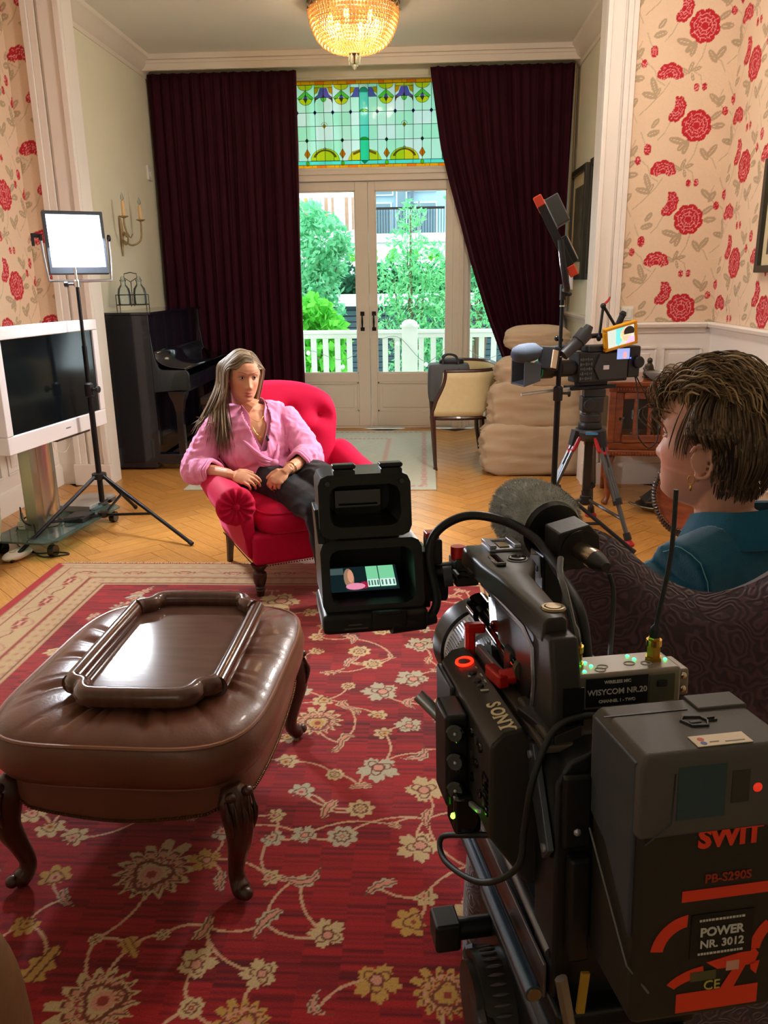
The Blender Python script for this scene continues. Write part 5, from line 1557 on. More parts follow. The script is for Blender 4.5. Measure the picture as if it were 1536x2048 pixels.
for s in (-1, 1):
    pts = [(front_x(z), s * 0.458 * (1 + 0.03 * max(0, (z - 0.43) / 0.335)), z) for z in (0.775, 0.72, 0.66, 0.60, 0.55, 0.50, 0.46, 0.40)]
    build('arm_post', MB().tube(spline(pts, 3), 0.019, 8), frame_w, tc)
    build('leg', MB().tube([(-0.235, s * 0.458, 0.43), (-0.222, s * 0.458, 0.20), (-0.212, s * 0.458, 0.03), (-0.212, s * 0.458, 0.0)], [0.022, 0.018, 0.014, 0.018], 8), frame_w, tc)
    build('leg', MB().tube([(0.15, s * 0.36, 0.43), (0.16, s * 0.36, 0.2), (0.19, s * 0.37, 0.0)], [0.022, 0.019, 0.015], 8), frame_w, tc)
build('seat_rail', MB().tube([(p.x, p.y, 0.415) for p in path] , 0.020, 6, closed=True), frame_w, tc)
build('seat', cushion_box(0.23, 0.43, 0.405, 0.475, 6, 0.01, 0.02), mat('pale_seat', (222, 224, 206), 0.85, bump=(200, 0.12)), tc, loc=(0.015, 0, 0))
bag = thing('bag', 'dark grey bag with black handles sitting on the cream tub chair', 'bag', (0.20, 6.60, 0.499))
bagm = mat('grey_nylon', (84, 88, 92), 0.6, bump=(80, 0.3))
build('body', cushion_box(0.17, 0.12, 0.0, 0.285, 7, 0.01, 0.012), bagm, bag)
for s in (-1, 1):
    build('handle', MB().tube(spline([(-0.05, s * 0.10, 0.27), (-0.045, s * 0.06, 0.345), (0.0, s * 0.03, 0.365), (0.06, s * 0.06, 0.345), (0.075, s * 0.11, 0.27), (0.085, s * 0.124, 0.2)], 5), 0.009, 6, flat=0.5), blk, bag)
build('flap', cushion_box(0.10, 0.08, 0.285, 0.325, 4, 0.0, 0.01), blk, bag, loc=(0.02, 0, 0))

# ------------------------------------------------------------------ sofa under a loose taupe cover
taupe = mat('taupe_slipcover', (182, 160, 132), 0.92, spec=0.15, var=(2.5, 0.12), bump=(140, 0.12))
sf = thing('sofa', 'sofa in a baggy taupe slipcover along the right wall behind the tripod', 'sofa', (0.93, 6.70, 0))
def puffy(hx, hy, hz, ex, seed, amp, n=(72, 36), fold=1.0, sag=0.0):
    """A rumpled rounded cushion centred on the origin."""
    def fn(u, v):
        a = 2 * math.pi * u; b = math.pi * (v - 0.5)
        ca, sa, cb, sb = math.cos(a), math.sin(a), math.cos(b), math.sin(b)
        d = (abs(ca * cb) ** ex + abs(sa * cb) ** ex + abs(sb) ** ex) ** (-1 / ex)
        x, y, z = ca * cb * d, sa * cb * d, sb * d
        nz_ = noise.noise(Vector((x * 2.2 + seed, y * 2.2, z * 6.0 * fold))) + 0.5 * noise.noise(Vector((x * 5 + seed, y * 5, z * 12 * fold + 3)))
        rg = 1 - abs(noise.noise(Vector((x * 1.4, y * 1.4 + seed, z * 5 * fold + x * 1.2)))) * 2
        fl_ = 1 - abs(math.sin(z * 5.5 + 2.2 * noise.noise(Vector((x * 1.5 + seed, y * 1.5, z))) + seed))
        k = 1 + amp * (0.6 * nz_ + 0.8 * max(0, rg - 0.3) - 0.55 * fl_ ** 6)
        return (hx * x * k, hy * y * k, hz * z * (1 + amp * 0.5 * nz_) - sag * (1 - z) * 0)
    return MB().grid(n[0], n[1], fn, closeu=True)
build('skirt', puffy(0.41, 0.125, 0.20, 7, 1.0, 0.12), taupe, sf, loc=(-0.07, -0.62, 0.20), ang=180)
build('skirt', puffy(0.32, 0.62, 0.20, 7, 2.0, 0.05), taupe, sf, loc=(0.04, 0.12, 0.205), ang=180)
build('arm_cover', puffy(0.38, 0.13, 0.20, 5, 4.0, 0.13), taupe, sf, loc=(-0.05, -0.60, 0.52), ang=180)
build('arm_roll', puffy(0.385, 0.14, 0.135, 3.2, 8.0, 0.09), taupe, sf, loc=(-0.01, -0.59, 0.77), ang=180)
build('arm_cover', puffy(0.33, 0.14, 0.24, 5, 14.0, 0.07), taupe, sf, loc=(0.04, 0.57, 0.52), ang=180)
build('seat_cushion', puffy(0.30, 0.42, 0.10, 5, 20.0, 0.05), taupe, sf, loc=(0.0, 0.0, 0.46), ang=180)
build('back_cushion', puffy(0.12, 0.46, 0.26, 4, 25.0, 0.06), taupe, sf, loc=(0.17, 0.0, 0.72), ang=180)
build('back_cover', puffy(0.10, 0.64, 0.42, 6, 27.0, 0.05), taupe, sf, loc=(0.29, 0.0, 0.53), ang=180)
tp = tag(build('throw_pillow', puffy(0.24, 0.11, 0.10, 3, 31.0, 0.05), taupe, loc=(0.84, 6.16, 1.015), ang=180, R=rotz(0.1)), 'rounded taupe cushion lying on top of the slipcovered sofa arm', 'cushion')

# ------------------------------------------------------------------ pictures and switch plates
gilt_dk = mat('dark_picture_frame', (58, 54, 44), 0.4, metal=0.2)
mount = mat('cream_mount', (206, 190, 150), 0.8)
art_m = mat('dark_print', (70, 70, 60), 0.6, var=(9, 0.5), color2=(110, 104, 84))
def picture(label, org, xd, nrm, w, h, fw=0.05, mw=0.10):
    t = thing('framed_picture', label, 'picture', org, R=Matrix((Vector(xd), Vector(nrm), Vector((0, 0, 1)))).transposed())
    f = MB().b2((0, 0, 0), (fw, 0.04, h)).b2((w - fw, 0, 0), (w, 0.04, h)).b2((fw, 0, 0), (w - fw, 0.04, fw)).b2((fw, 0, h - fw), (w - fw, 0.04, h))
    build('frame', f, gilt_dk, t, bevel=0.006)
    build('mount', MB().b2((fw, 0.004, fw), (w - fw, 0.012, h - fw)), mount, t, smooth=False)
    build('print', MB().b2((fw + mw, 0.012, fw + mw), (w - fw - mw, 0.015, h - fw - mw)), art_m, t, smooth=False)
    return t
picture('tall dark framed print on the garden room wall nearest the right curtain', (XR - 0.001, 7.20, 1.43), (0, 1, 0), (-1, 0, 0), 0.72, 0.93)
picture('dark framed print half hidden behind the right door casing', (XR - 0.001, 6.32, 1.43), (0, 1, 0), (-1, 0, 0), 0.70, 0.93)
picture('framed picture on the floral wallpaper cut by the right picture edge', (FXR - 0.006, 4.32, 1.462), (0, 1, 0), (-1, 0, 0), 0.70, 0.62, 0.04, 0.06)
sw = thing('light_switch', 'square cream double light switch on the floral wallpaper', 'switch', (1.393, YP - 0.004, 1.207))
build('plate', MB().b2((-0.043, -0.012, -0.046), (0.043, 0, 0.046)), white_pl, sw, bevel=0.004)
for s in (-1, 1):
    build('rocker', MB().box((s * 0.016, -0.014, 0), (0.029, 0.008, 0.062), rotx(0.06)), white_pl, sw, bevel=0.002)

# ------------------------------------------------------------------ display cabinet in the corner
cherry = mat('cherry_wood', (140, 70, 34), 0.28, coat=0.35, var=(6, 0.3), stretch=(1.5, 1.5, 7), color2=(100, 46, 24))
cbn = thing('display_cabinet', 'reddish wooden display cabinet with glazed doors in the right corner', 'cabinet', (1.57, 5.42, 0))
# local half width .39, depth -.23...27
def bow(x): return -0.235 - 0.035 * (1 - (x / 0.40) ** 2)
def bowed_plate(z0, z1, hw, fwd, back=0.27):
    poly = [(-hw, back), (hw, back)] + [(hw - 2 * hw * i / 16, bow((hw - 2 * hw * i / 16)) - fwd) for i in range(17)]
    return MB().prism(poly[::-1], z0, z1)
build('top', bowed_plate(0.782, 0.812, 0.405, 0.025), cherry, cbn, bevel=0.006)
build('cornice', bowed_plate(0.745, 0.782, 0.392, 0.008), cherry, cbn, bevel=0.004)
build('base_shelf', bowed_plate(0.335, 0.372, 0.40, 0.03), cherry, cbn, bevel=0.008)
build('plinth', bowed_plate(0.372, 0.415, 0.385, 0.0), cherry, cbn, bevel=0.004)
build('back_panel', MB().b2((-0.37, 0.255, 0.415), (0.37, 0.268, 0.745)), mat('cabinet_back', (84, 58, 44), 0.6), cbn)
fr_ = MB().b2((-0.385, -0.205, 0.414), (0.385, 0.255, 0.4155)).b2((-0.385, -0.205, 0.744), (0.385, 0.255, 0.7455))
for x in (-0.385, 0.345):
    fr_.b2((x, -0.245, 0.415), (x + 0.04, -0.205, 0.745)).b2((x, 0.23, 0.415), (x + 0.04, 0.268, 0.745))
for x in (-0.385, 0.371):
    fr_.b2((x, -0.205, 0.415), (x + 0.014, 0.23, 0.45)).b2((x, -0.205, 0.71), (x + 0.014, 0.23, 0.745))
build('carcase', fr_, cherry, cbn, bevel=0.003)
for x in (-0.381, 0.377):
    build('side_glass', MB().b2((x, -0.205, 0.45), (x + 0.004, 0.23, 0.71)), glass_clear, cbn, smooth=False)
for dname, x0, x1 in (('door', -0.343, 0.0), ('door', 0.003, 0.343)):
    d = MB().b2((x0, bow(x0) - 0.012 + 0.02, 0.418), (x0 + 0.05, -0.225, 0.742)).b2((x1 - 0.05, -0.262, 0.418), (x1, -0.225, 0.742)).b2((x0 + 0.05, -0.262, 0.418), (x1 - 0.05, -0.23, 0.468)).b2((x0 + 0.05, -0.262, 0.70), (x1 - 0.05, -0.23, 0.742))
    w = (x1 - x0 - 0.10 - 0.05) / 3
    for k in (1, 2):
        xx = x0 + 0.05 + k * w + (k - 1) * 0.025
        d.b2((xx, -0.262, 0.468), (xx + 0.025, -0.235, 0.70))
    dd = build(dname, d, cherry, cbn, bevel=0.003)
    for k in range(3):
        xx = x0 + 0.05 + k * (w + 0.025)
        build('pane', MB().b2((xx, -0.247, 0.466), (xx + w, -0.243, 0.702)), glass_clear, dd, smooth=False)
    if x0 < -0.1:
        build('door_key', MB().cyl((x0 + 0.022, -0.262, 0.58), (x0 + 0.022, -0.285, 0.58), 0.004, n=8).ell((x0 + 0.022, -0.288, 0.578), (0.009, 0.003, 0.011), None, 10, 6), iron, dd)
bd_ = MB()
for k in range(44):
    x = -0.37 + 0.74 * k / 43
    bd_.ell((x, bow(x) - 0.010, 0.764), (0.0075, 0.006, 0.0075), None, 6, 4)
    bd_.ell((x * 1.04, bow(x) - 0.031, 0.350), (0.007, 0.006, 0.010), None, 6, 4)
build('bead_carving', bd_, cherry, cbn, kind='stuff')
for sx in (-1, 1):
    pts = spline([(sx * 0.345, -0.215, 0.34), (sx * 0.375, -0.25, 0.26), (sx * 0.365, -0.24, 0.15), (sx * 0.36, -0.235, 0.06), (sx * 0.385, -0.26, 0.012)], 5)
    build('leg', MB().tube(pts, list(np.linspace(0.030, 0.017, len(pts) - 3)) + [0.019, 0.022, 0.018], 10), cherry, cbn)
    build('leg', MB().tube([(sx * 0.30, 0.16, 0.34), (sx * 0.30, 0.19, 0.0)], [0.024, 0.016], 8), cherry, cbn)
silver = mat('tarnished_silver', (150, 140, 124), 0.28, metal=0.9, var=(12, 0.3))
for k, (x, y, hgt) in enumerate(((-0.25, 0.0, 0.12), (-0.12, 0.1, 0.16), (0.02, -0.05, 0.10), (0.15, 0.05, 0.14))):
    g = thing('drinking_glass', ['short tumbler behind the first pane of the cabinet', 'tall stemmed glass behind the second pane of the cabinet', 'low glass bowl behind the third pane of the cabinet', 'stemmed glass deep in the middle of the cabinet'][k], 'glass', (1.57 + x, 5.42 + y, 0.4155))
    build('bowl', MB().lathe([(0.03, 0), (0.03, 0.004), (0.006, 0.008), (0.006, hgt * 0.45), (0.03, hgt * 0.6), (0.034, hgt), (0.031, hgt), (0.027, hgt * 0.62)], 18), glass_mat('cabinet_glassware', (226, 236, 230), 0.02, 1.0, diffuse=0.2), g)
    build('rim', MB().tube([(0.0325 * math.cos(2 * math.pi * i / 18), 0.0325 * math.sin(2 * math.pi * i / 18), hgt) for i in range(18)], 0.0016, 5, closed=True), chrome, g)
fg = thing('figurine', 'small dark bronze seated figurine on top of the cabinet', 'figurine', (1.47, 5.36, 0.812))
build('body', remesh(MB().ell((0, 0, 0.05), (0.03, 0.025, 0.05)).ell((0, 0, 0.11), (0.018, 0.018, 0.02)).ell((-0.02, -0.015, 0.03), (0.025, 0.02, 0.025)).ell((0.022, -0.01, 0.03), (0.022, 0.02, 0.025)).tube([(-0.02, 0, 0.085), (-0.038, -0.01, 0.06), (-0.02, -0.03, 0.045)], 0.009), 0.004, 2), mat('dark_bronze', (70, 60, 50), 0.35, metal=0.7), fg)
build('plinth', MB().b2((-0.035, -0.03, 0), (0.035, 0.03, 0.010)), mat('dark_bronze', (70, 60, 50), 0.35, metal=0.7), fg, bevel=0.002)
gd = thing('glass_dish', 'wide cut glass dish in front of the figurine on the cabinet', 'dish', (1.50, 5.22, 0.812))
build('bowl', MB().lathe([(0.045, 0), (0.055, 0.004), (0.085, 0.035), (0.09, 0.05), (0.086, 0.05), (0.08, 0.036), (0.05, 0.010), (0.001, 0.008)], 28), glass_mat('cut_glass', (206, 210, 204), 0.05, 1.0, diffuse=0.35), gd)
build('rim', MB().tube([(0.088 * math.cos(2 * math.pi * i / 28), 0.088 * math.sin(2 * math.pi * i / 28), 0.051) for i in range(28)], 0.0025, 5, closed=True), silver, gd)
sb_ = thing('silver_box', 'low silver box at the right of the cabinet top', 'box', (1.69, 5.40, 0.812), 0.2)
build('body', MB().b2((-0.09, -0.06, 0.008), (0.09, 0.06, 0.055)), silver, sb_, bevel=0.006)
build('lid', MB().b2((-0.094, -0.064, 0.055), (0.094, 0.064, 0.07)), silver, sb_, bevel=0.006)
for s in (-1, 1):
    for q in (-1, 1):
        build('foot', MB().ell((s * 0.075, q * 0.045, 0.006), (0.012, 0.012, 0.008), None, 10, 6), silver, sb_)
# foot warmer under the cabinet
fw_ = thing('silver_tray', 'oval silver tray on the floor under the cabinet', 'tray', (1.53, 5.04, 0))
build('plate', MB().lathe([(0.001, 0.006), (0.12, 0.008), (0.165, 0.035), (0.175, 0.040), (0.17, 0.045), (0.12, 0.018), (0.001, 0.014)], 36), silver, fw_, R=None)
bpy.data.objects[fw_.children[0].name].scale = (1, 0.75, 1)
build('handle', MB().tube(spline([(-0.17, -0.03, 0.04), (-0.205, -0.02, 0.05), (-0.205, 0.02, 0.05), (-0.17, 0.03, 0.04)], 5), 0.006, 6), silver, fw_)
bx = thing('footwarmer_box', 'black trapezoid metal box standing on the oval silver tray', 'box', (1.53, 5.04, 0.020))
build('body', MB().loft([[(-0.115, -0.065, 0), (0.115, -0.065, 0), (0.115, 0.065, 0), (-0.115, 0.065, 0)], [(-0.125, -0.07, 0.05), (0.125, -0.07, 0.05), (0.125, 0.07, 0.05), (-0.125, 0.07, 0.05)], [(-0.05, -0.045, 0.125), (0.11, -0.045, 0.125), (0.11, 0.045, 0.125), (-0.05, 0.045, 0.125)]]), mat('cast_iron', (44, 46, 46), 0.38, metal=0.5), bx, bevel=0.008)
build('rim_strip', MB().tube([(-0.126, -0.071, 0.05), (0.126, -0.071, 0.05), (0.126, 0.071, 0.05), (-0.126, 0.071, 0.05)], 0.004, 5, closed=True), silver, bx)
# tilt-top table, its round carved top turned upright beside the interviewer
tt = thing('tilt_top_table', 'round wooden table with its gadrooned top tipped upright beside the interviewer', 'table', (1.235, 3.72, 0.05), math.radians(-58))
tt.scale = (0.84, 0.84, 0.84)
Ry = rotx(math.radians(90))
build('tabletop', MB().lathe([(0.001, -0.012), (0.17, -0.012), (0.178, -0.016), (0.178, 0.016), (0.17, 0.012), (0.001, 0.010)], 48, R=Ry, t=(0, -0.02, 0.46)), cherry, tt)
gd_ = MB()
for k in range(66):
    a = 2 * math.pi * k / 66
    c = (0.200 * math.cos(a), -0.02, 0.46 + 0.200 * math.sin(a))
    gd_.ell(c, (0.026, 0.020, 0.013), Matrix(((math.cos(a), 0, -math.sin(a)), (0, 1, 0), (math.sin(a), 0, math.cos(a)))), 8, 6)
build('gadroon_rim', gd_, mat('dark_carving', (48, 30, 26), 0.3, coat=0.4), tt, kind='stuff')
nb = MB()
for k in range(60):
    a = 2 * math.pi * k / 60
    nb.ell((0.168 * math.cos(a), -0.042, 0.46 + 0.168 * math.sin(a)), (0.006, 0.005, 0.006), None, 6, 4)
build('bead_ring', nb, brass_dk, tt, kind='stuff')
build('column', MB().lathe([(0.028, 0.10), (0.034, 0.14), (0.022, 0.2), (0.03, 0.30), (0.018, 0.42), (0.026, 0.46)], 16, t=(0, 0.05, 0)), cherry, tt)
for k in range(3):
    a = 2 * math.pi * k / 3 + 0.5
    build('foot', MB().tube(spline([(0.02 * math.cos(a), 0.05 + 0.02 * math.sin(a), 0.14), (0.09 * math.cos(a), 0.05 + 0.09 * math.sin(a), 0.09), (0.17 * math.cos(a), 0.05 + 0.17 * math.sin(a), 0.013)], 6), 0.014, 8), cherry, tt)

# ------------------------------------------------------------------ second camera on its tripod
Rc = Matrix(((-0.930, 0.367, 0), (-0.367, -0.930, 0), (0, 0, 1)))
cm = thing('broadcast_camera', 'black shoulder camera with a yellow-framed monitor on the red-jointed tripod', 'camera', (0.95, 4.60, 0.0), R=Rc)
dk = mat('camera_black', (30, 30, 33), 0.5, bump=(300, 0.06))
dk2 = mat('camera_charcoal', (48, 48, 52), 0.45)
grey_foam = mat('grey_foam', (66, 76, 92), 0.95, bump=(160, 0.25))
redm = mat('red_anodised', (176, 24, 36), 0.4)
b = MB().b2((-0.19, -0.055, 0.885), (0.13, 0.055, 1.05)).b2((-0.16, -0.05, 1.05), (0.06, 0.05, 1.085))
build('body', b, dk, cm, bevel=0.008)
build('battery', MB().b2((-0.275, -0.05, 0.90), (-0.195, 0.05, 1.075)).cyl((-0.255, 0.03, 0.985), (-0.255, 0.075, 0.985), 0.034, n=20), dk, cm, bevel=0.01)
side = build('side_panel', MB().prism([(-0.18, 0.90), (0.0, 0.90), (0.035, 0.96), (0.0, 1.04), (-0.18, 1.05)], 0.053, 0.066, Matrix(((1, 0, 0), (0, 0, 1), (0, 1, 0)))), dk2, cm, bevel=0.003)
build('side_screen', MB().b2((-0.185, 0.066, 1.008), (-0.105, 0.069, 1.066)), mat('side_lcd', (150, 170, 220), 0.3, emit=((130, 150, 215), 0.9)), side)
build('screen_figure', MB().ell((-0.155, 0.069, 1.03), (0.014, 0.001, 0.02), None, 12, 6), mat('lcd_pink', (210, 160, 170), 0.4, emit=((220, 160, 170), 0.7)), side)
build('blue_indicator', MB().ell((-0.195, 0.066, 1.012), (0.004, 0.003, 0.004), None, 8, 6), mat('blue_led', (30, 60, 255), 0.3, emit=((30, 60, 255), 12)), side)
build('label_sticker', MB().b2((-0.058, 0.066, 0.955), (-0.022, 0.0675, 0.978)), mat('paper_label', (220, 220, 230), 0.6), side)
bt = MB(); _q = random.Random(5)
for i in range(7):
    for j in range(5):
        bt.box((0.05 + 0.011 * i + 0.001, 0.057, 0.91 + 0.026 * j), (0.007, 0.007, 0.010 if (i + j) % 3 else 0.016))
build('control_buttons', bt, mat('button_grey', (96, 98, 104), 0.4, metal=0.3), cm, kind='stuff')
ln = MB().lathe([(0.040, 0.13), (0.046, 0.15), (0.046, 0.22), (0.042, 0.225), (0.042, 0.26), (0.050, 0.27), (0.050, 0.345), (0.046, 0.36)], 28, R=frame_from((1, 0, 0)), t=(0, 0, 0.965))
le = build('lens', ln, dk, cm)
build('green_ring', MB().tube([(0.350, 0.051 * math.cos(2 * math.pi * i / 28), 0.965 + 0.051 * math.sin(2 * math.pi * i / 28)) for i in range(28)], 0.003, 6, closed=True), mat('green_ring', (30, 180, 110), 0.4), le)
hood = MB()
for r_ in ((1, 1),):
    o0 = [(-0.055, -0.045), (0.055, -0.045), (0.055, 0.045), (-0.055, 0.045)]
    o1 = [(-0.078, -0.070), (0.078, -0.070), (0.078, 0.070), (-0.078, 0.070)]
    i1 = [(-0.068, -0.060), (0.068, -0.060), (0.068, 0.060), (-0.068, 0.060)]
    i0 = [(-0.045, -0.035), (0.045, -0.035), (0.045, 0.035), (-0.045, 0.035)]
    hood.loft([[(0.362, y, 0.955 + z) for y, z in o0], [(0.475, y, 0.955 + z) for y, z in o1], [(0.475, y, 0.955 + z) for y, z in i1], [(0.375, y, 0.955 + z) for y, z in i0]])
build('matte_box', hood, mat('hood_grey', (72, 80, 92), 0.6), le, bevel=0.004)
build('microphone', MB().lathe([(0.001, 0.37), (0.03, 0.375), (0.046, 0.40), (0.051, 0.44), (0.050, 0.49), (0.040, 0.525), (0.018, 0.545), (0.001, 0.548)], 24, R=frame_from((1, 0.12, -0.08)), t=(0, -0.01, 1.10)).cyl((0.20, 0.02, 1.085), (0.38, 0.03, 1.075), 0.012, n=12), grey_foam, cm)
lt_ = build('camera_light', MB().box((0.315, 0.05, 1.03), (0.065, 0.10, 0.125), rotz(0.5) @ roty(-0.2)), dk, cm, bevel=0.008)
build('light_face', MB().box((0.315 - 0.004, 0.103, 1.03), (0.05, 0.006, 0.095), rotz(0.5) @ roty(-0.2)), mat('warm_diffuser', (230, 212, 188), 0.5), lt_)
build('viewfinder', MB().cyl((0.24, 0.07, 1.045), (0.15, 0.07, 1.115), 0.030, 0.034, 20).cyl((0.15, 0.07, 1.115), (0.105, 0.07, 1.16), 0.040, 0.042, 20).cyl((0.105, 0.07, 1.16), (0.085, 0.07, 1.195), 0.030, 0.022, 16), dk2, cm, ang=35)
build('top_handle', MB().tube(spline([(0.10, 0, 1.06), (0.09, 0, 1.125), (0.04, 0, 1.135), (-0.08, 0, 1.13), (-0.13, 0, 1.08)], 5), 0.014, 10), dk, cm)
build('small_mount', MB().cyl((0.23, 0.0, 1.06), (0.215, 0.0, 1.115), 0.005, n=8).ell((0.24, 0, 1.13), (0.018, 0.014, 0.016), None, 10, 8).ell((0.215, 0, 1.12), (0.012, 0.012, 0.012), None, 10, 8), blk_gloss, cm)
ma = build('monitor_arm', MB().cyl((-0.005, 0.03, 1.12), (-0.02, 0.03, 1.29), 0.008, n=10).cyl((-0.02, 0.03, 1.30), (-0.095, 0.05, 1.185), 0.008, n=10).ell((-0.02, 0.03, 1.297), (0.016, 0.016, 0.016), None, 12, 8).ell((-0.005, 0.03, 1.125), (0.014, 0.014, 0.018), None, 12, 8).ell((-0.095, 0.05, 1.183), (0.014, 0.014, 0.014), None, 12, 8), blk, cm)
build('red_lever', MB().tube([(-0.02, 0.03, 1.30), (-0.05, 0.03, 1.325), (-0.062, 0.03, 1.345)], [0.008, 0.007, 0.004], 8), redm, ma)
build('small_microphone', MB().cyl((-0.12, 0.0, 1.14), (-0.17, 0.0, 1.245), 0.017, n=14).cyl((-0.17, 0.0, 1.245), (-0.178, 0.0, 1.262), 0.021, 0.014, 14), mat('foam_black', (44, 42, 44), 0.95, bump=(200, 0.3)), cm)
Rm = rotz(math.radians(180)) @ rotx(0.15) @ roty(math.radians(-13))
mo = thing('field_monitor', 'small bright field monitor in a yellow silicone frame on the second camera', 'monitor', Vector((0.95, 4.60, 0)) + Rc @ Vector((-0.112, 0.075, 1.135)), R=Rc @ Rm)
yel = mat('yellow_silicone', (236, 168, 16), 0.5)
my = MB().b2((-0.105, -0.012, 0.048), (0.105, 0.016, 0.066)).b2((-0.105, -0.012, -0.066), (0.105, 0.016, -0.048)).b2((-0.105, -0.012, -0.048), (-0.083, 0.016, 0.048)).b2((0.083, -0.012, -0.048), (0.105, 0.016, 0.048))
build('frame', my, yel, mo, bevel=0.006)
build('housing', MB().b2((-0.09, -0.004, -0.055), (0.09, 0.014, 0.055)), blk, mo)
scr = build('screen', MB().b2((-0.083, -0.008, -0.048), (0.083, -0.003, 0.048)), mat('monitor_backdrop', (196, 208, 200), 0.3, emit=((190, 205, 196), 0.8)), mo)
def flat_poly(name, poly, y, m, parent):
    n = len(poly)
    me = bpy.data.meshes.new(name)
    me.from_pydata([(p[0], y, p[1]) for p in poly] + [(p[0], y + 0.0006, p[1]) for p in poly], [], [tuple(range(n)), tuple(range(2 * n - 1, n - 1, -1))] + [(i, n + i, n + (i + 1) % n, (i + 1) % n) for i in range(n)])
    me.materials.append(m)
    return link(name, me, parent)
flat_poly('screen_picture', [(-0.03, 0.048), (0.025, 0.048), (0.03, 0.0), (-0.02, -0.048), (-0.035, -0.03)], -0.0088, mat('screen_cyan', (120, 210, 214), 0.4, emit=((110, 210, 214), 0.8)), scr)
flat_poly('screen_picture', [(-0.005, 0.0)] + arc(0.03, 0.005, 0.034, 0.036, 150, 330, 10)[::-1][0:0] + arc(0.03, 0.005, 0.034, 0.038, 0, 350, 16), -0.0096, mat('screen_skin', (236, 190, 150), 0.4, emit=((236, 186, 146), 0.8)), scr)
flat_poly('screen_picture', arc(0.05, 0.016, 0.033, 0.030, -30, 200, 14), -0.0104, mat('screen_hair', (52, 44, 44), 0.4), scr)
flat_poly('screen_picture', [(0.02, -0.048), (0.083, -0.048), (0.083, -0.018), (0.05, -0.012)], -0.0104, mat('screen_shirt', (226, 180, 216), 0.4, emit=((226, 178, 214), 0.8)), scr)
build('slide_plate', MB().b2((-0.13, -0.045, 0.845), (0.16, 0.045, 0.865)).b2((-0.08, -0.03, 0.865), (0.10, 0.03, 0.888)), blk_metal, cm, bevel=0.003)
build('pan_bar', MB().cyl((0.16, 0.02, 0.855), (0.46, 0.02, 0.838), 0.008, n=10), mat('pale_rod', (200, 204, 210), 0.4, metal=0.4), cm)
cable('thin black cable hanging from the second camera in front of the cabinet', [(1.195, 4.68, 0.94), (1.215, 4.62, 0.80), (1.19, 4.48, 0.62), (1.215, 4.47, 0.56), (1.27, 4.50, 0.52), (1.31, 4.50, 0.58), (1.30, 4.56, 0.70), (1.205, 4.70, 0.92)], 0.004)
tr_ = thing('tripod', 'grey camera tripod with red leg joints under the second camera', 'tripod', (0.95, 4.60, 0))
build('fluid_head', MB().lathe([(0.055, 0.655), (0.06, 0.665), (0.06, 0.70), (0.05, 0.705), (0.05, 0.72)], 24).b2((-0.06, -0.05, 0.715), (0.06, 0.05, 0.80)).b2((-0.05, -0.045, 0.80), (0.07, 0.045, 0.845)).cyl((-0.02, -0.075, 0.76), (-0.02, 0.075, 0.76), 0.034, n=20), dk2, tr_, bevel=0.005)
build('leveling_ring', MB().lathe([(0.062, 0.61), (0.066, 0.62), (0.066, 0.645), (0.058, 0.656)], 24), blk, tr_)
build('bowl', MB().lathe([(0.05, 0.545), (0.085, 0.57), (0.092, 0.60), (0.08, 0.615)], 18), mat('bowl_grey', (58, 60, 64), 0.45, metal=0.3), tr_)
build('blue_badge', MB().box((0.0, -0.088, 0.60), (0.075, 0.012, 0.012)), mat('blue_badge', (60, 140, 200), 0.4), tr_)
alu = mat('tripod_alloy', (92, 94, 98), 0.35, metal=0.6)
feet = [(0.193, -0.275), (0.10, 0.30), (-0.31, -0.09)]
for fx, fy in feet:
    d = Vector((fx, fy, 0)); L = d.length; d.normalize(); sd = Vector((-d.y, d.x, 0))
    top_ = d * 0.075 + Vector((0, 0, 0.575)); foot = d * L + Vector((0, 0, 0.03))
    lg = MB()
    for s in (-1, 1):
        lg.tube([top_ + sd * s * 0.018, top_.lerp(foot, 0.62) + sd * s * 0.018], 0.0115, 8)
    lg.tube([top_.lerp(foot, 0.30), foot], 0.013, 8)
    leg = build('leg', lg, alu, tr_)
    build('leg_joint', MB().tube([top_ + Vector((0, 0, 0.03)), top_.lerp(foot, 0.10)], [0.038, 0.030], 8, flat=1.0), blk, leg)
    kn = MB()
    for s in (-1, 1):
        kn.tube([top_ + sd * s * 0.030 + Vector((0, 0, 0.0)), top_.lerp(foot, 0.13) + sd * s * 0.030, top_.lerp(foot, 0.17)], 0.012, 8)
    build('red_knuckle', kn, redm, leg)
    build('leg_clamp', MB().tube([top_.lerp(foot, 0.60), top_.lerp(foot, 0.66)], 0.026, 8), blk, leg)
    ft = build('foot', MB().tube([top_.lerp(foot, 0.93), foot], [0.02, 0.022], 8), blk, leg)
    build('red_foot_pad', MB().lathe([(0.034, 0.0), (0.036, 0.012), (0.02, 0.028), (0.012, 0.04)], 16, t=d * L), redm, leg)
    build('spreader_arm', MB().tube([Vector((0, 0, 0.20)), top_.lerp(foot, 0.80)], 0.010, 8), alu, tr_)
build('spreader_hub', MB().lathe([(0.02, 0.16), (0.034, 0.17), (0.034, 0.215), (0.026, 0.22), (0.028, 0.245), (0.02, 0.25)], 18), blk, tr_)
build('centre_strap', MB().b2((-0.022, -0.012, 0.25), (0.022, 0.012, 0.55)), mat('dark_strap', (50, 46, 46), 0.6), tr_)

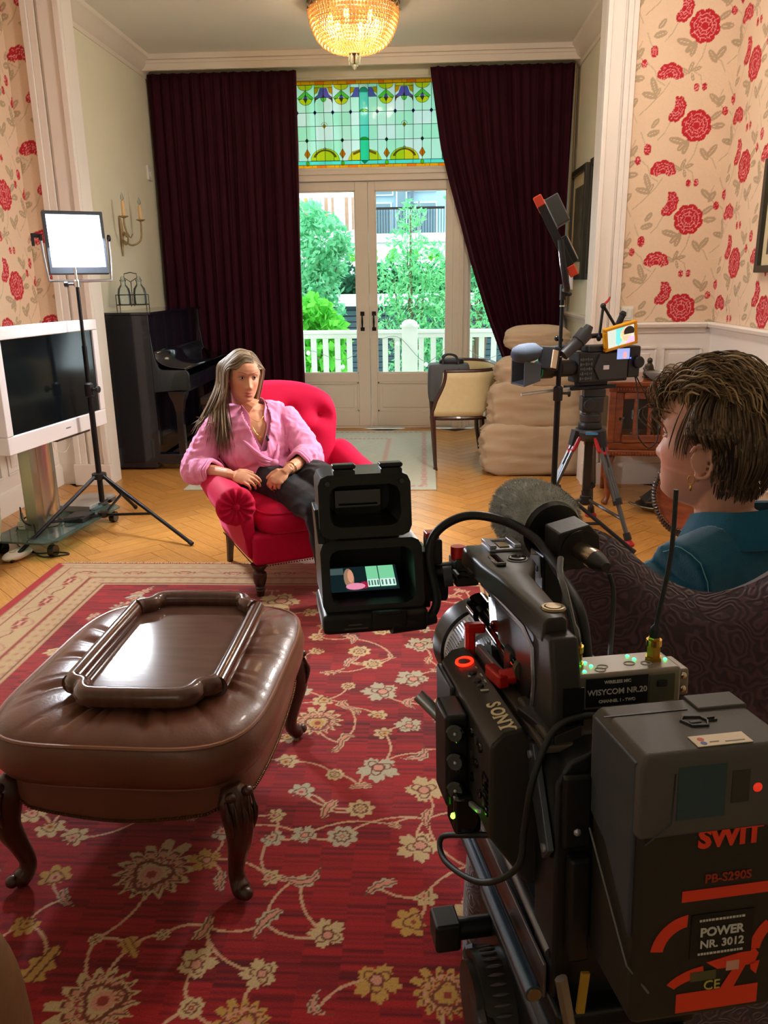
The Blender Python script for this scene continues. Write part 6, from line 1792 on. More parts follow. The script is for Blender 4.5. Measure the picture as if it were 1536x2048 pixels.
# ------------------------------------------------------------------ right film light on its stand
st2 = light_stand('light_stand', 'black tripod stand right of the sofa holding the tilted light panel', 0.735, 4.45, 1.385, [(1.142, 4.165), (0.466, 4.405), (0.73, 4.93)], 0.30, 0.10, 0.84)
build('cable_tie', MB().lathe([(0.013, 1.30), (0.015, 1.30), (0.015, 1.308), (0.013, 1.308)], 12), chrome, st2)
R2 = rotz(math.radians(-100)) @ rotx(math.radians(28))
l2 = thing('led_light_panel', 'thin dark light panel with red corners tilted on the right stand', 'light', (0.685, 4.45, 1.645), R=R2)
hs = 0.212
build('panel_body', MB().b2((-0.20, -0.008, -hs + 0.045), (0.20, 0.022, hs - 0.045)).b2((-0.155, -0.008, -hs), (0.155, 0.022, hs)), mat('panel_grey', (92, 82, 82), 0.45, metal=0.3), l2, bevel=0.004)
for x in (-0.206, 0.196):
    build('edge_rail', MB().b2((x, -0.014, -hs + 0.045), (x + 0.010, 0.026, hs - 0.045)), blk, l2, bevel=0.002)
build('diffuser', MB().b2((-0.185, -0.013, -hs + 0.02), (0.185, -0.009, hs - 0.02)), mat('lit_diffuser_warm', (255, 250, 240), 0.5, emit=((255, 246, 232), 5)), l2)
cr = mat('red_corner', (206, 66, 40), 0.5)
for sx in (-1, 1):
    for sz in (-1, 1):
        build('corner_bumper', MB().b2((sx * 0.155, -0.016, sz * (hs - 0.05)), (sx * 0.210, 0.028, sz * (hs + 0.004))), cr, l2, bevel=0.005)
build('battery', MB().b2((-0.075, 0.03, 0.045), (0.06, 0.105, 0.195)).b2((-0.08, 0.022, 0.04), (0.065, 0.036, 0.20)), mat('battery_charcoal', (66, 66, 64), 0.5), l2, bevel=0.01)
build('control_box', MB().b2((-0.09, 0.022, -0.155), (0.08, 0.055, -0.01)), blk, l2, bevel=0.006)
build('control_strip', MB().b2((-0.06, 0.055, -0.145), (0.05, 0.060, -0.02)), mat('pale_panel', (200, 178, 160), 0.5), l2)
yk2 = thing('yoke_holder', 'curved black yoke bracket between the right stand and its panel', 'bracket', (0.735, 4.45, 1.385), math.radians(-100))
build('yoke', MB().tube(spline([(-0.222, -0.02, 0.245), (-0.225, 0.0, 0.12), (-0.20, 0.02, 0.02), (-0.14, 0.02, 0.0), (0, 0.01, 0.0), (0.14, 0.02, 0.0), (0.20, 0.02, 0.02), (0.225, 0.0, 0.12), (0.222, -0.02, 0.245)], 5), 0.011, 8, flat=1.6), blk, yk2)
build('socket', MB().cyl((0, 0.0, -0.05), (0, 0.0, 0.03), 0.017, n=14).ell((0.0, 0.03, -0.02), (0.012, 0.02, 0.012), None, 10, 8), blk, yk2)
build('white_tab', MB().b2((0.10, 0.03, 0.005), (0.13, 0.05, 0.075)), mat('pale_tab', (220, 226, 240), 0.4), yk2)
# ------------------------------------------------------------------ people
def head_mb(mb, O, R, s=1.0, jaw=1.0):
    """A head (face towards +y of R) added to mb as one closed shell."""
    Z = [-.120, -.112, -.10, -.085, -.07, -.05, -.03, -.01, .01, .03, .05, .07, .09, .105, .114, .12]
    F = [.040, .066, .078, .082, .081, .083, .084, .083, .083, .090, .092, .086, .070, .050, .030, .004]
    B = [-.005, .004, .018, .036, .055, .078, .090, .097, .100, .100, .098, .092, .076, .055, .034, .004]
    S = [.016, .032, .042, .051, .058, .064, .068, .071, .073, .074, .073, .068, .056, .041, .025, .004]
    zz = np.concatenate([np.linspace(-.120, -.085, 10), np.linspace(-.083, .05, 46), np.linspace(.054, .12, 16)])
    rings = []
    G = lambda v, c, w: math.exp(-((v - c) / w) ** 2)
    for z in zz:
        f, b, sd = interp(z, Z, F), interp(z, Z, B), interp(z, Z, S) * (jaw if z < -.05 else 1)
        ring = []
        for k in range(72):
            a = 2 * math.pi * k / 72
            c, sn = math.cos(a), math.sin(a)
            e = 2.35 if sn > 0 else 2.1
            r = (abs(c) ** e + abs(sn) ** e) ** (-1 / e)
            x, y = sd * r * c, (f if sn > 0 else b) * r * sn
            if sn > 0.1:
                y += interp(z, [-.055, -.046, -.040, -.030, -.015, .005, .022], [0, .005, .016, .019, .012, .005, 0]) * G(x, 0, interp(z, [-.045, -.03, .01], [.014, .012, .009]))
                y += 0.006 * G(abs(x), .012, .007) * G(z, -.036, .009)
                y -= 0.013 * G(abs(x), .031, .016) * G(z, .010, .012)
                y += 0.004 * G(abs(x), .028, .020) * G(z, .030, .009)
                y += 0.004 * G(abs(x), .042, .016) * G(z, -.022, .018)
                wl = G(x, 0, .024) ** 2
                y += 0.0065 * wl * G(z, -.065, .0045) + 0.0075 * wl * G(z, -.0765, .005) - 0.004 * wl * G(z, -.0708, .002)
                y -= 0.003 * G(x, 0, .022) * G(z, -.087, .006)
                y += 0.006 * G(x, 0, .020) * G(z, -.103, .011)
            ring.append(O + R @ Vector((x * s, y * s, z * s)))
        rings.append(ring)
    mb.loft(rings)
    for sx in (-1, 1):
        RE = R @ rotz(-sx * 0.30) @ rotx(-0.15)
        ec = O + R @ Vector((sx * .074 * s, -.012 * s, -.018 * s))
        ear = []
        for t in range(15):
            a = math.radians(-110 + 260 * t / 14)
            ear.append(ec + RE @ Vector((sx * (.006 + .008 * abs(math.sin(a * 0.5))), -.019 * math.cos(a) * s * -1 * -1, .030 * math.sin(a) * s)))
        mb.tube(ear, [.0035 + .0015 * math.sin(math.pi * t / 14) for t in range(15)], 8)
        mb.ell(ec + RE @ Vector((sx * .003, .004, -.002)), (.0045, .015 * s, .024 * s), RE, 12, 8)
        mb.ell(ec + RE @ Vector((sx * .004, .008, -.029 * s)), (.005, .007, .009), RE, 10, 8)

def hand_mb(mb, wrist, d, n, right, curl=(0.5, 0.6, 0.4), spread=0.05, thumb_close=0.5, s=1.0):
    d = Vector(d).normalized(); n = Vector(n); n = (n - d * n.dot(d)).normalized()
    lat = d.cross(n) if right else n.cross(d)          # towards the thumb
    W = Vector(wrist)
    Rf = Matrix((lat, d, n)).transposed()
    mb.tube([W - d * 0.02, W + d * 0.02], [.023 * s, .025 * s], 10, flat=0.85)
    mb.ell(W + d * .048 * s, (.038 * s, .048 * s, .0135 * s), Rf, 16, 10)
    mb.ell(W + d * .065 * s, (.040 * s, .024 * s, .0125 * s), Rf, 16, 10)
    mb.ell(W + d * .030 * s + lat * .022 * s + n * .004, (.018 * s, .030 * s, .015 * s), Rf, 12, 8)
    tips = []
    for i, (lo, L, r) in enumerate(((.029, .072, .0088), (.0100, .080, .0090), (-.0095, .074, .0086), (-.0275, .058, .0078))):
        p = W + d * (.082 - .004 * abs(i - 1)) * s + lat * lo * s
        sp = spread * (1.5 - i)
        dd = (d + lat * sp).normalized()
        ang = 0.0
        pts, rs = [p - dd * 0.012 * s, p], [r * s * 1.02, r * s * 1.08]
        for k, (fr_, c) in enumerate(zip((.46, .30, .24), curl)):
            ang += c * (1 + 0.12 * i)
            q = pts[-1] + (dd * math.cos(ang) + n * math.sin(ang)) * L * fr_ * s
            pts.append(q); rs.append(r * s * (1.0 - 0.10 * (k + 1)))
        mb.tube(pts, rs, 10)
        mb.ell(pts[-1], (rs[-1],) * 3, None, 8, 6)
        tips.append((pts[-1], (pts[-1] - pts[-2]).normalized(), n))
    p = W + d * .022 * s + lat * .030 * s
    t1 = p + (lat * (0.75 - 0.5 * thumb_close) + d * 0.75 + n * 0.5 * thumb_close).normalized() * .036 * s
    t2 = t1 + (lat * (0.35 - 0.5 * thumb_close) + d * 0.9 + n * 0.35 * thumb_close).normalized() * .030 * s
    mb.tube([p, t1, t2], [.0135 * s, .0112 * s, .0088 * s], 10)
    mb.ell(t2, (.0088 * s,) * 3, None, 8, 6)
    return tips

skin_mat = mat('skin', (226, 168, 138), 0.48, spec=0.35, attr='col', sss=0.12, bump=(500, 0.04))
def color_skin(me, O, R, s, base, lip, blush=0.35):
    P = verts_np(me)
    M = np.array(R.transposed())
    q = (P - np.array(O)) @ M.T / s
    x, y, z = q[:, 0], q[:, 1], q[:, 2]
    C = np.tile(L3(base), (len(P), 1))
    G = lambda v, c, w: np.exp(-((v - c) / w) ** 2)
    b = (blush * G(np.abs(x), .045, .022) * G(z, -.035, .022) * (y > 0.02))[:, None]
    C = C * (1 - b) + L3((214, 120, 100)) * b
    l = ((y > .06) * np.clip(1.5 * G(x, 0, .025) ** 2 * np.maximum(G(z, -.0645, .0055), G(z, -.077, .0062)) - 0.1, 0, 0.85))[:, None]
    C = C * (1 - l) + L3(lip) * l
    br = ((y > .05) * 0.35 * G(np.abs(x), .031, .017) * G(z, .014, .010))[:, None]
    C = C * (1 - br) + L3((150, 100, 84)) * br
    colors(me, C)

def face_parts(parent, O, R, s, iris, brow, look=0.0, sides=(-1, 1), lid=0.62):
    for sx in sides:
        ec = O + R @ Vector((sx * .031 * s, .0655 * s, .010 * s))
        eye = build('eye', MB().ell(ec, (.0135 * s, .0125 * s, .0125 * s), R, 16, 12), mat('eye_white', (226, 218, 212), 0.25), parent)
        g = (R @ Vector((look, 1, -0.05))).normalized()
        build('iris', MB().ell(ec + g * .0103 * s, (.0060 * s, .0060 * s, .0025 * s), frame_from(g), 14, 6), iris, eye)
        build('pupil', MB().ell(ec + g * .0122 * s, (.0028 * s, .0028 * s, .0012 * s), frame_from(g), 10, 6), mat('pupil_black', (12, 10, 10), 0.2), eye)
        lidm = MB()
        for (z0, dz, th) in ((.0042, .0028, .0030), (-.0058, -.0022, .0022)):
            lidm.tube([ec + R @ Vector((u * .0150 * s, (.0128 - .0095 * u * u) * s, (z0 + dz * (1 - u * u * 1.8)) * s)) for u in np.linspace(-1, 1, 9)], [th * s * (0.6 + 0.4 * (1 - abs(u))) for u in np.linspace(-1, 1, 9)], 6)
        build('eyelid', lidm, mat('eyelid_skin', (200, 138, 112), 0.5), parent)
        ls = MB().tube([ec + R @ Vector((u * .0150 * s, (.0150 - .0095 * u * u) * s, (.0038 + .0026 * (1 - u * u * 1.8)) * s)) for u in np.linspace(-1, 1, 9)], .0011 * s, 5)
        build('eyelashes', ls, mat('lash_dark', (40, 30, 28), 0.6), parent)
        eb = MB().tube([O + R @ Vector((sx * (.014 + .036 * t) * s, (.0925 - .020 * t * t) * s, (.0305 + .0065 * math.sin(t * 2.3)) * s)) for t in np.linspace(0, 1, 9)], [(.0032 * (1 - 0.55 * t)) * s for t in np.linspace(0, 1, 9)], 6, flat=0.5)
        build('eyebrow', eb, brow, parent)

def hair_material(name, c1, c2, c3):
    m = bpy.data.materials.new(name)
    t = NT(m)
    g = t.n('ShaderNodeNewGeometry')
    r = t.n('ShaderNodeValToRGB')
    r.color_ramp.elements[0].color = lin(c1); r.color_ramp.elements[1].color = lin(c3)
    e = r.color_ramp.elements.new(0.55); e.color = lin(c2)
    t.l(g.outputs['Random Per Island'], r.inputs['Fac'])
    t.l(r.outputs['Color'], t.b.inputs['Base Color'])
    t.b.inputs['Roughness'].default_value = 0.55
    t.b.inputs['Specular IOR Level'].default_value = 0.3
    t.b.inputs['Anisotropic'].default_value = 0.5
    return m

def folds(me, amp, freq, seed, dirs=None, mask=None):
    """Cloth folds: ridged noise stretched along given direction, displaced along the normals."""
    P, N = verts_np(me), normals_np(me)
    out = P.copy()
    for i in range(len(P)):
        p = Vector(P[i])
        k = 1.0 if mask is None else mask(p)
        if k <= 0: continue
        q = Vector((p.x * freq[0], p.y * freq[1], p.z * freq[2])) + Vector((seed, seed * 0.7, 0))
        w = noise.noise(q * 0.4) * 1.5
        r = 1 - abs(noise.noise(q + Vector((w, w, w)))) * 2.2
        out[i] = P[i] + N[i] * amp * k * (r * 0.8 + 0.25 * noise.noise(q * 2.3))
    set_verts(me, out)

# ---------------- woman in the pink shirt
def V3(*a): return Vector(a)
HW = V3(-0.892, 3.945, 1.000)                       # head centre
fw = Vector((0.50, -0.866, 0)).normalized()
RW = Matrix((Vector((fw.y, -fw.x, 0)) * -1, fw, Vector((0, 0, 1)))).transposed()   # x axis = her left
RW = RW @ rotx(-0.10) @ roty(0.05)
RWf = RW
bf = Vector((0.46, -0.888, 0)); bl = Vector((0.888, 0.46, 0))
Sc = V3(-0.868, 3.985, 0.800)
SL, SR = Sc + bl * 0.165, Sc - bl * 0.165
EL, WL_ = V3(-0.575, 3.93, 0.600), V3(-0.645, 3.69, 0.590)
ER, WR_ = V3(-1.140, 3.835, 0.560), V3(-0.925, 3.665, 0.572)
hipc = V3(-0.790, 4.03, 0.50)
mb = MB()
head_mb(mb, HW, RW, 1.0)
mb.tube([HW + RW @ V3(0, -.030, -.06), HW + RW @ V3(0, -.035, -.13), Sc + V3(0, 0, .03)], [.054, .050, .062], 16)
mb.tube([SR + V3(0, 0, -.012), Sc + V3(0, 0, .008), SL + V3(0, 0, -.012)], [.040, .060, .040], 12)
Rb = Matrix((bl, -bf, V3(0, 0, 1))).transposed()
mb.ell(Sc + V3(0, 0, -.10) + bf * .012, (.160, .098, .14), Rb, 20, 14)
mb.ell(Sc * 0.55 + hipc * 0.45, (.130, .090, .15), Rb, 20, 12)
mb.ell(hipc, (.165, .125, .115), Rb, 20, 12)
mb.ell(Sc + bf * .062 + bl * .06 + V3(0, 0, -.14), (.055, .045, .055), Rb); mb.ell(Sc + bf * .062 - bl * .06 + V3(0, 0, -.14), (.055, .045, .055), Rb)
for S_, E_, W_ in ((SL, EL, WL_), (SR, ER, WR_)):
    mb.tube([S_ + V3(0, 0, -.01), S_.lerp(E_, .5), E_], [.040, .042, .038], 12)
    mb.ell(E_, (.039,) * 3)
    mb.tube([E_, E_.lerp(W_, .3), W_], [.038, .038, .0255], 12)
tipsR = hand_mb(mb, WR_ + V3(.012, -.006, -.002), (0.93, -0.22, -0.16), (-0.10, 0.62, -0.78), True, (0.30, 0.55, 0.45), 0.05, 0.55)
tipsL = hand_mb(mb, WL_ + V3(-.008, -.010, -.004), (-0.52, -0.50, -0.42), (0.05, 0.66, -0.75), False, (0.75, 0.9, 0.5), 0.04, 0.5)
KL, KR = V3(-0.400, 3.600, 0.535), V3(-0.480, 3.490, 0.450)
AL, AR = V3(-0.225, 3.44, 0.27), V3(-0.400, 3.41, 0.085)
HLj, HRj = hipc + bl * 0.085, hipc - bl * 0.085
for H_, K_, A_ in ((HLj, KL, AL), (HRj, KR, AR)):
    mb.tube([H_, H_.lerp(K_, .5), K_], [.085, .074, .056], 14); mb.ell(K_, (.057,) * 3)
    mb.tube([K_, K_.lerp(A_, .3), A_], [.054, .052, .036], 12)
wb = remesh(mb, 0.0032, 3, 'body', 0.45)
wb.materials.append(skin_mat)
color_skin(wb, HW, RW, 1.0, (224, 164, 132), (184, 84, 84), 0.45)
woman = thing('person', 'woman with long fair hair and knotted pink shirt sitting in the pink armchair', 'person', (0, 0, 0))
wb.shade_smooth()
link('body', wb, woman)
face_parts(woman, HW, RW, 1.0, mat('brown_iris', (72, 52, 36), 0.2), mat('brow_brown', (96, 70, 50), 0.7), look=0.05)
# nails
nlm = mat('nail_pink', (238, 190, 176), 0.25)
nm2 = MB()
for tip, dd, n in tipsR + tipsL:
    nm2.ell(tip - n * .0062 + dd * .001, (.0045, .0062, .0015), Matrix((dd.cross(n).normalized(), dd, n)).transposed(), 8, 5)
build('fingernail', nm2, nlm, woman, kind='stuff')
# pink shirt
sb = MB()
sb.tube([SR + bl * .012 + V3(0, 0, -.004), Sc + V3(0, 0, .018) - bf * .012, SL - bl * .012 + V3(0, 0, -.004)], [.056, .064, .056], 16)
sb.ell(Sc + V3(0, 0, -.10) + bf * .012, (.186, .122, .155), Rb, 24, 16)
sb.ell(Sc + bf * .062 + bl * .06 + V3(0, 0, -.15), (.075, .068, .085), Rb); sb.ell(Sc + bf * .062 - bl * .06 + V3(0, 0, -.15), (.075, .068, .085), Rb)
sb.ell(Sc * 0.5 + hipc * 0.5 + bf * .01, (.170, .128, .15), Rb, 24, 14)
sb.ell(hipc + V3(0, 0, .040) + bf * .045 - bl * .02, (.190, .150, .075), Rb, 24, 12)
sb.ell(Sc * 0.4 + hipc * 0.6 + bf * .03 - bl * .045, (.185, .135, .12), Rb, 24, 12)
for S_, E_, W_, cu in ((SL, EL, WL_, 0.52), (SR, ER, WR_, 0.50)):
    C_ = E_.lerp(W_, cu)
    sb.tube([S_, S_.lerp(E_, .35), S_.lerp(E_, .7), E_], [.056, .062, .070, .068], 16)
    sb.ell(E_ + V3(0, 0, -.01), (.070, .070, .066))
    sb.tube([E_, E_.lerp(C_, .6), C_], [.068, .066, .050], 16)
shm = remesh(sb, 0.006, 4, 'shirt', 0.5)
def sh_mask(p):
    return 1.0
folds(shm, 0.008, (8, 8, 17), 3.1)
folds(shm, 0.006, (26, 26, 11), 8.3)
# open the neck: a V down the chest
bmx = bmesh.new(); bmx.from_mesh(shm)
kill = []
for f_ in bmx.faces:
    c = f_.calc_center_median() - Sc
    fx, fy, z = c.dot(bl), c.dot(bf), c.z
    if fy > -0.02 and z > -0.155 and abs(fx - 0.002) < 0.014 + 0.34 * (z + 0.155) and abs(fx) < 0.068: kill.append(f_)
    elif z > 0.028 and math.hypot(fx, fy + 0.01) < 0.066: kill.append(f_)
    else:
        for E_, W_, cu in ((EL, WL_, 0.52), (ER, WR_, 0.50)):
            C_ = E_.lerp(W_, cu); q = f_.calc_center_median() - C_
            ax = (W_ - E_).normalized()
            if q.length < 0.075 and q.dot(ax) > 0.0: kill.append(f_); break
bmesh.ops.delete(bmx, geom=list(set(kill)), context='FACES')
bmx.to_mesh(shm); bmx.free()
pink = mat('pink_cotton', (248, 156, 204), 0.8, spec=0.2, sheen=0.25, var=(40, 0.05), bump=(240, 0.12))
shm.materials.append(pink); shm.shade_smooth()
sho = link('shirt', shm, woman)
md = sho.modifiers.new('solidify', 'SOLIDIFY'); md.thickness = 0.003
def strip(name, pts, w, nrm, m, parent, th=0.003, sub=0):
    """A band of cloth along pts; w = half widths, nrm = face normals."""
    pts = [Vector(p) for p in pts]
    rings = []
    for i, p in enumerate(pts):
        d = (pts[min(i + 1, len(pts) - 1)] - pts[max(i - 1, 0)]).normalized()
        n = Vector(nrm[i]).normalized(); sd = d.cross(n).normalized()
        a = w[i]
        rings.append([p - sd * a - n * th, p + sd * a - n * th, p + sd * a + n * th, p - sd * a + n * th])
    return build(name, MB().loft(rings), m, parent, sub=sub, ang=60)
def cp(x, y, z): return Sc + bl * x + bf * y + V3(0, 0, z)
# collar: two flaps round the neck
for s, tipz, opn in ((1, -0.045, 0.0), (-1, -0.06, 0.0)):
    cpts = [cp(0, -.078, .062), cp(s * .045, -.062, .066), cp(s * .074, -.018, .060), cp(s * .072, .036, .036), cp(s * .060, .078, -.004), cp(s * .062, .098, tipz)]
    nrms = [-bf + V3(0, 0, .5), -bf * .6 + bl * s + V3(0, 0, .5), bl * s + V3(0, 0, .5), bl * s * .9 + bf * .6 + V3(0, 0, .5), bl * s * .4 + bf + V3(0, 0, .4), bf + V3(0, 0, .3)]
    sp = spline(cpts, 5); nn = [nrms[min(5, int(i / 5))].lerp(nrms[min(5, int(i / 5) + 1)], (i % 5) / 5) for i in range(len(sp))]
    ww = list(np.interp(np.linspace(0, 1, len(sp)), [0, .3, .75, .95, 1], [.020, .022, .028, .020, .006]))
    strip('collar', sp, ww, nn, pink, sho, 0.0022)
    # front placket edge from the collar down to the bottom of the V
    pl_ = spline([cp(s * .060, .090, -.015), cp(s * .046, .112, -.065), cp(s * .022, .128, -.118), cp(0.004, .134, -.165)], 5)
    strip('placket', pl_, [.012] * len(pl_), [bf + bl * s * .25 + V3(0, 0, .15)] * len(pl_), pink, sho, 0.0025)
# gathered diagonal pleats running to the knot
knot = V3(-0.742, 3.845, 0.585)
for k in range(7):
    a = cp(-.10 + .012 * k, .105 + .003 * k, -.085 - .022 * k)
    m1 = a.lerp(knot, 0.5) + bf * (.030 + .004 * (k % 2)) + V3(0, 0, -.012)
    sp = spline([a, m1, knot + V3(0, 0, .008 - .003 * k)], 8)
    build('pleat', MB().tube(sp, list(np.interp(np.linspace(0, 1, len(sp)), [0, .2, .8, 1], [.004, .010, .009, .008])), 8), pink, sho)
for k in range(4):
    a = cp(.10 + .010 * k, .098 - .012 * k, -.10 - .03 * k)
    sp = spline([a, a.lerp(knot, .5) + bf * .022, knot], 8)
    build('pleat', MB().tube(sp, list(np.interp(np.linspace(0, 1, len(sp)), [0, .2, .8, 1], [.003, .009, .009, .008])), 8), pink, sho)
kb = MB().ell(knot + bf * .012, (.022, .020, .024), Rb).tube([knot, knot + V3(.02, -.02, -.05), knot + V3(.035, -.03, -.075)], [.014, .016, .006], 8).tube([knot, knot + V3(-.005, -.03, -.04), knot + V3(0, -.04, -.065)], [.013, .014, .005], 8)
build('knot', remesh(kb, 0.004, 2, 'knot'), pink, sho, ang=180)
for E_, W_, cu in ((EL, WL_, 0.52), (ER, WR_, 0.50)):
    C_ = E_.lerp(W_, cu); ax = (W_ - E_).normalized(); fr3 = frame_from(ax)
    cm_ = MB()
    for q, r in ((-.022, .052), (-.006, .055), (.010, .052)):
        cm_.tube([C_ + fr3 @ V3((r + .004 * math.sin(5 * t)) * math.cos(t), (r + .003 * math.sin(4 * t + 1)) * math.sin(t), q + .004 * math.sin(3 * t)) for t in np.linspace(0, 2 * math.pi, 28)[:-1]], .0095, 8, closed=True)
    build('rolled_cuff', cm_, pink, sho, ang=80)
build('chest_pocket', MB().box(cp(.105, .118, -.135), (.078, .006, .085), Rb @ rotz(-0.35) @ rotx(-0.12)), pink, sho, bevel=0.003)
build('lapel_microphone', MB().cyl(cp(.034, .128, -.085), cp(.034, .140, -.100), .006, n=12).ell(cp(.034, .140, -.102), (.0075, .0075, .010)), blk, woman)
gold = mat('gold', (226, 178, 96), 0.22, metal=1.0)
def chain(name, pts, r=0.0012):
    return build(name, MB().tube(spline(pts, 8), r, 6), gold, woman, ang=180)
chain('necklace', [cp(-.062, -.01, .050), cp(-.052, .062, .022), cp(-.012, .100, -.012), cp(.012, .100, -.012), cp(.048, .062, .022), cp(.060, -.01, .050)])
nk = chain('necklace', [cp(-.058, .0, .046), cp(-.042, .085, -.01), cp(-.002, .121, -.085), cp(.036, .088, -.012), cp(.056, .0, .046)])
build('pendant', MB().ell(cp(-.002, .126, -.094), (.0055, .003, .010), Rb), gold, nk)
ww_ = (WL_ - EL).normalized(); frb = frame_from(ww_)
build('bracelet', MB().tube([WL_ - ww_ * .020 + frb @ V3(.0305 * math.cos(t), .0285 * math.sin(t), 0) for t in np.linspace(0, 2 * math.pi, 24)[:-1]], .0026, 6, closed=True).ell(WL_ - ww_ * .020 + V3(-.005, -.029, .008), (.009, .004, .009)), gold, woman)
for (hand, idx, tl) in ((tipsR, 2, .034), (tipsL, 2, .030)):
    tip, dd, n = hand[idx]
    fr4 = frame_from(dd)
    build('ring', MB().tube([tip - dd * tl + fr4 @ V3(.0098 * math.cos(t), .0098 * math.sin(t), 0) for t in np.linspace(0, 2 * math.pi, 18)[:-1]], .0013, 6, closed=True), gold, woman)
# dark trousers
tb_ = MB()
tb_.ell(hipc, (.180, .140, .120), Rb, 20, 12)
for H_, K_, A_ in ((HLj, KL, AL), (HRj, KR, AR)):
    tb_.tube([H_, H_.lerp(K_, .5), K_], [.098, .090, .074], 16); tb_.ell(K_, (.074, .074, .072))
    tb_.tube([K_, K_.lerp(A_, .3), A_], [.072, .070, .062], 14)
tm_ = remesh(tb_, 0.006, 4, 'trousers')
folds(tm_, 0.006, (8, 8, 14), 5.5)
tm_.materials.append(mat('black_denim', (26, 28, 36), 0.75, spec=0.2, sheen=0.15, var=(20, 0.2), bump=(300, 0.15))); tm_.shade_smooth()
link('trousers', tm_, woman)
for A_, dr in ((AL, V3(.10, -.10, -.045)), (AR, V3(.09, -.115, -.055))):
    s0 = MB().tube([A_ + V3(0, 0, -.01), A_ + dr * .3 + V3(0, 0, -.012), A_ + dr + V3(0, 0, .012)], [.042, .040, .030], 12, flat=0.85).ell(A_ + dr + V3(0, 0, .012), (.032, .032, .024))
    build('shoe', remesh(s0, 0.005, 3, 'shoe'), blk, woman, ang=180)
# long hair
hair_f = hair_material('dark_blond_hair', (74, 58, 44), (142, 120, 96), (206, 190, 164))
def hl(x, y, z): return HW + RW @ V3(x, y, z)
cap = MB()
def capf(u, v):
    a = 2 * math.pi * u; b = v * 1.72
    x, y, z = .083 * math.sin(b) * math.cos(a), -.012 + .108 * math.sin(b) * math.sin(a), .012 + .121 * math.cos(b)
    if y > 0.040 and z < .072: y, z = .040 + (y - .040) * 0.15, max(z, 0.02)
    return hl(x, y, z)
cap.grid(40, 18, capf, closeu=True)
hp = build('hair', cap, hair_f, woman, ang=180)
lk = MB(); _h = random.Random(21)
part = 0.022
def zt(x, y): return .012 + .119 * math.sqrt(max(.05, 1 - (x / .085) ** 2 - ((y + .012) / .110) ** 2))
def lock(p, r0, n=5):
    sp = spline(p, 5)
    k = len(sp)
    lk.tube(sp, [r0 * (0.55 + 0.55 * math.sin(math.pi * min(1, (i + 2) / k * 0.75))) * (1 if i < k * 0.8 else max(0.12, (k - i) / (k * 0.2))) for i in range(k)], n, flat=0.5)
for i in range(330):          # her right side: heavy fall over the shoulder and chest
    t = _h.random(); y0 = .074 - .160 * t
    sp_ = _h.uniform(-1, 1); dep = _h.random()
    e = _h.uniform(-.28, -.38) if t < 0.6 else _h.uniform(-.20, -.34)
    bh = -.075 if i % 5 < 2 else 0.0; sp_ -= .9 * (i % 5 < 2)
    o = .020 * dep
    fy = .045 - .15 * t
    lock([hl(part, y0, zt(part, y0)), hl(-.020, y0 + .002, zt(-.02, y0) + .006), hl(-.055, y0 * .92 + .002, zt(-.055, y0 * .92) + .006 + o * .3), hl(-.083 - o, fy + .004, .045), hl(-.088 - o, fy - .004, -.04), hl(-.096 - o - .02 * t + .012 * sp_, fy * .8 + .012, -.12),
          hl(-.098 - o - .045 * t + .026 * sp_, fy * .5 + .050 + bh + .02 * dep, -.21), hl(-.094 - o - .075 * t + .046 * sp_, fy * .4 + .092 + bh * 1.2 + .014 * dep, e)], _h.uniform(.0035, .0065))
for i in range(200):          # her left side, tucked behind the shoulder
    t = _h.random(); y0 = .072 - .16 * t
    o = .014 * _h.random()
    fy = .030 - .13 * t
    lock([hl(part, y0, zt(part, y0)), hl(.055, y0 * .92, zt(.055, y0 * .92) + .005 + o * .3), hl(.083 + o, fy, .04), hl(.080 + o, fy - .020, -.04), hl(.076 + o, fy - .045, -.11), hl(.070 + o + .02 * _h.uniform(-1, 1), fy - .055, _h.uniform(-.15, -.22))], _h.uniform(.0035, .006))
for i in range(70):           # crown and back
    a = _h.uniform(-1, 1)
    lock([hl(part + a * .02, -.03, .121), hl(a * .06, -.09, .085), hl(a * .085, -.112, .0), hl(a * .09, -.11, -.10), hl(a * .10, -.10, -.22), hl(a * .11 - .02, -.09, -.30)], .006)
build('hair_lock', lk, hair_f, hp, ang=180, kind='stuff')

# ---------------- interviewer in the blue denim shirt
HI = V3(0.526, 1.462, 1.158)
fi = Vector((-0.77, 0.64, 0)).normalized()
RI = Matrix((Vector((-fi.y, fi.x, 0)), fi, V3(0, 0, 1))).transposed()
RI = Matrix((-Vector((fi.y, -fi.x, 0)) if False else Vector((fi.y, -fi.x, 0)) * -1, fi, V3(0, 0, 1))).transposed()   # x = left
RI = RI @ rotx(0.06)
ti = Vector((-0.55, 0.835, 0)).normalized(); tl_ = Vector((-ti.y, ti.x, 0))
Ni = V3(0.575, 1.405, 1.000)
IL, IR = Ni + tl_ * .165 + V3(0, 0, -.055), Ni - tl_ * .165 + V3(0, 0, -.055)
hipi = V3(0.60, 1.34, 0.53)
mb = MB()
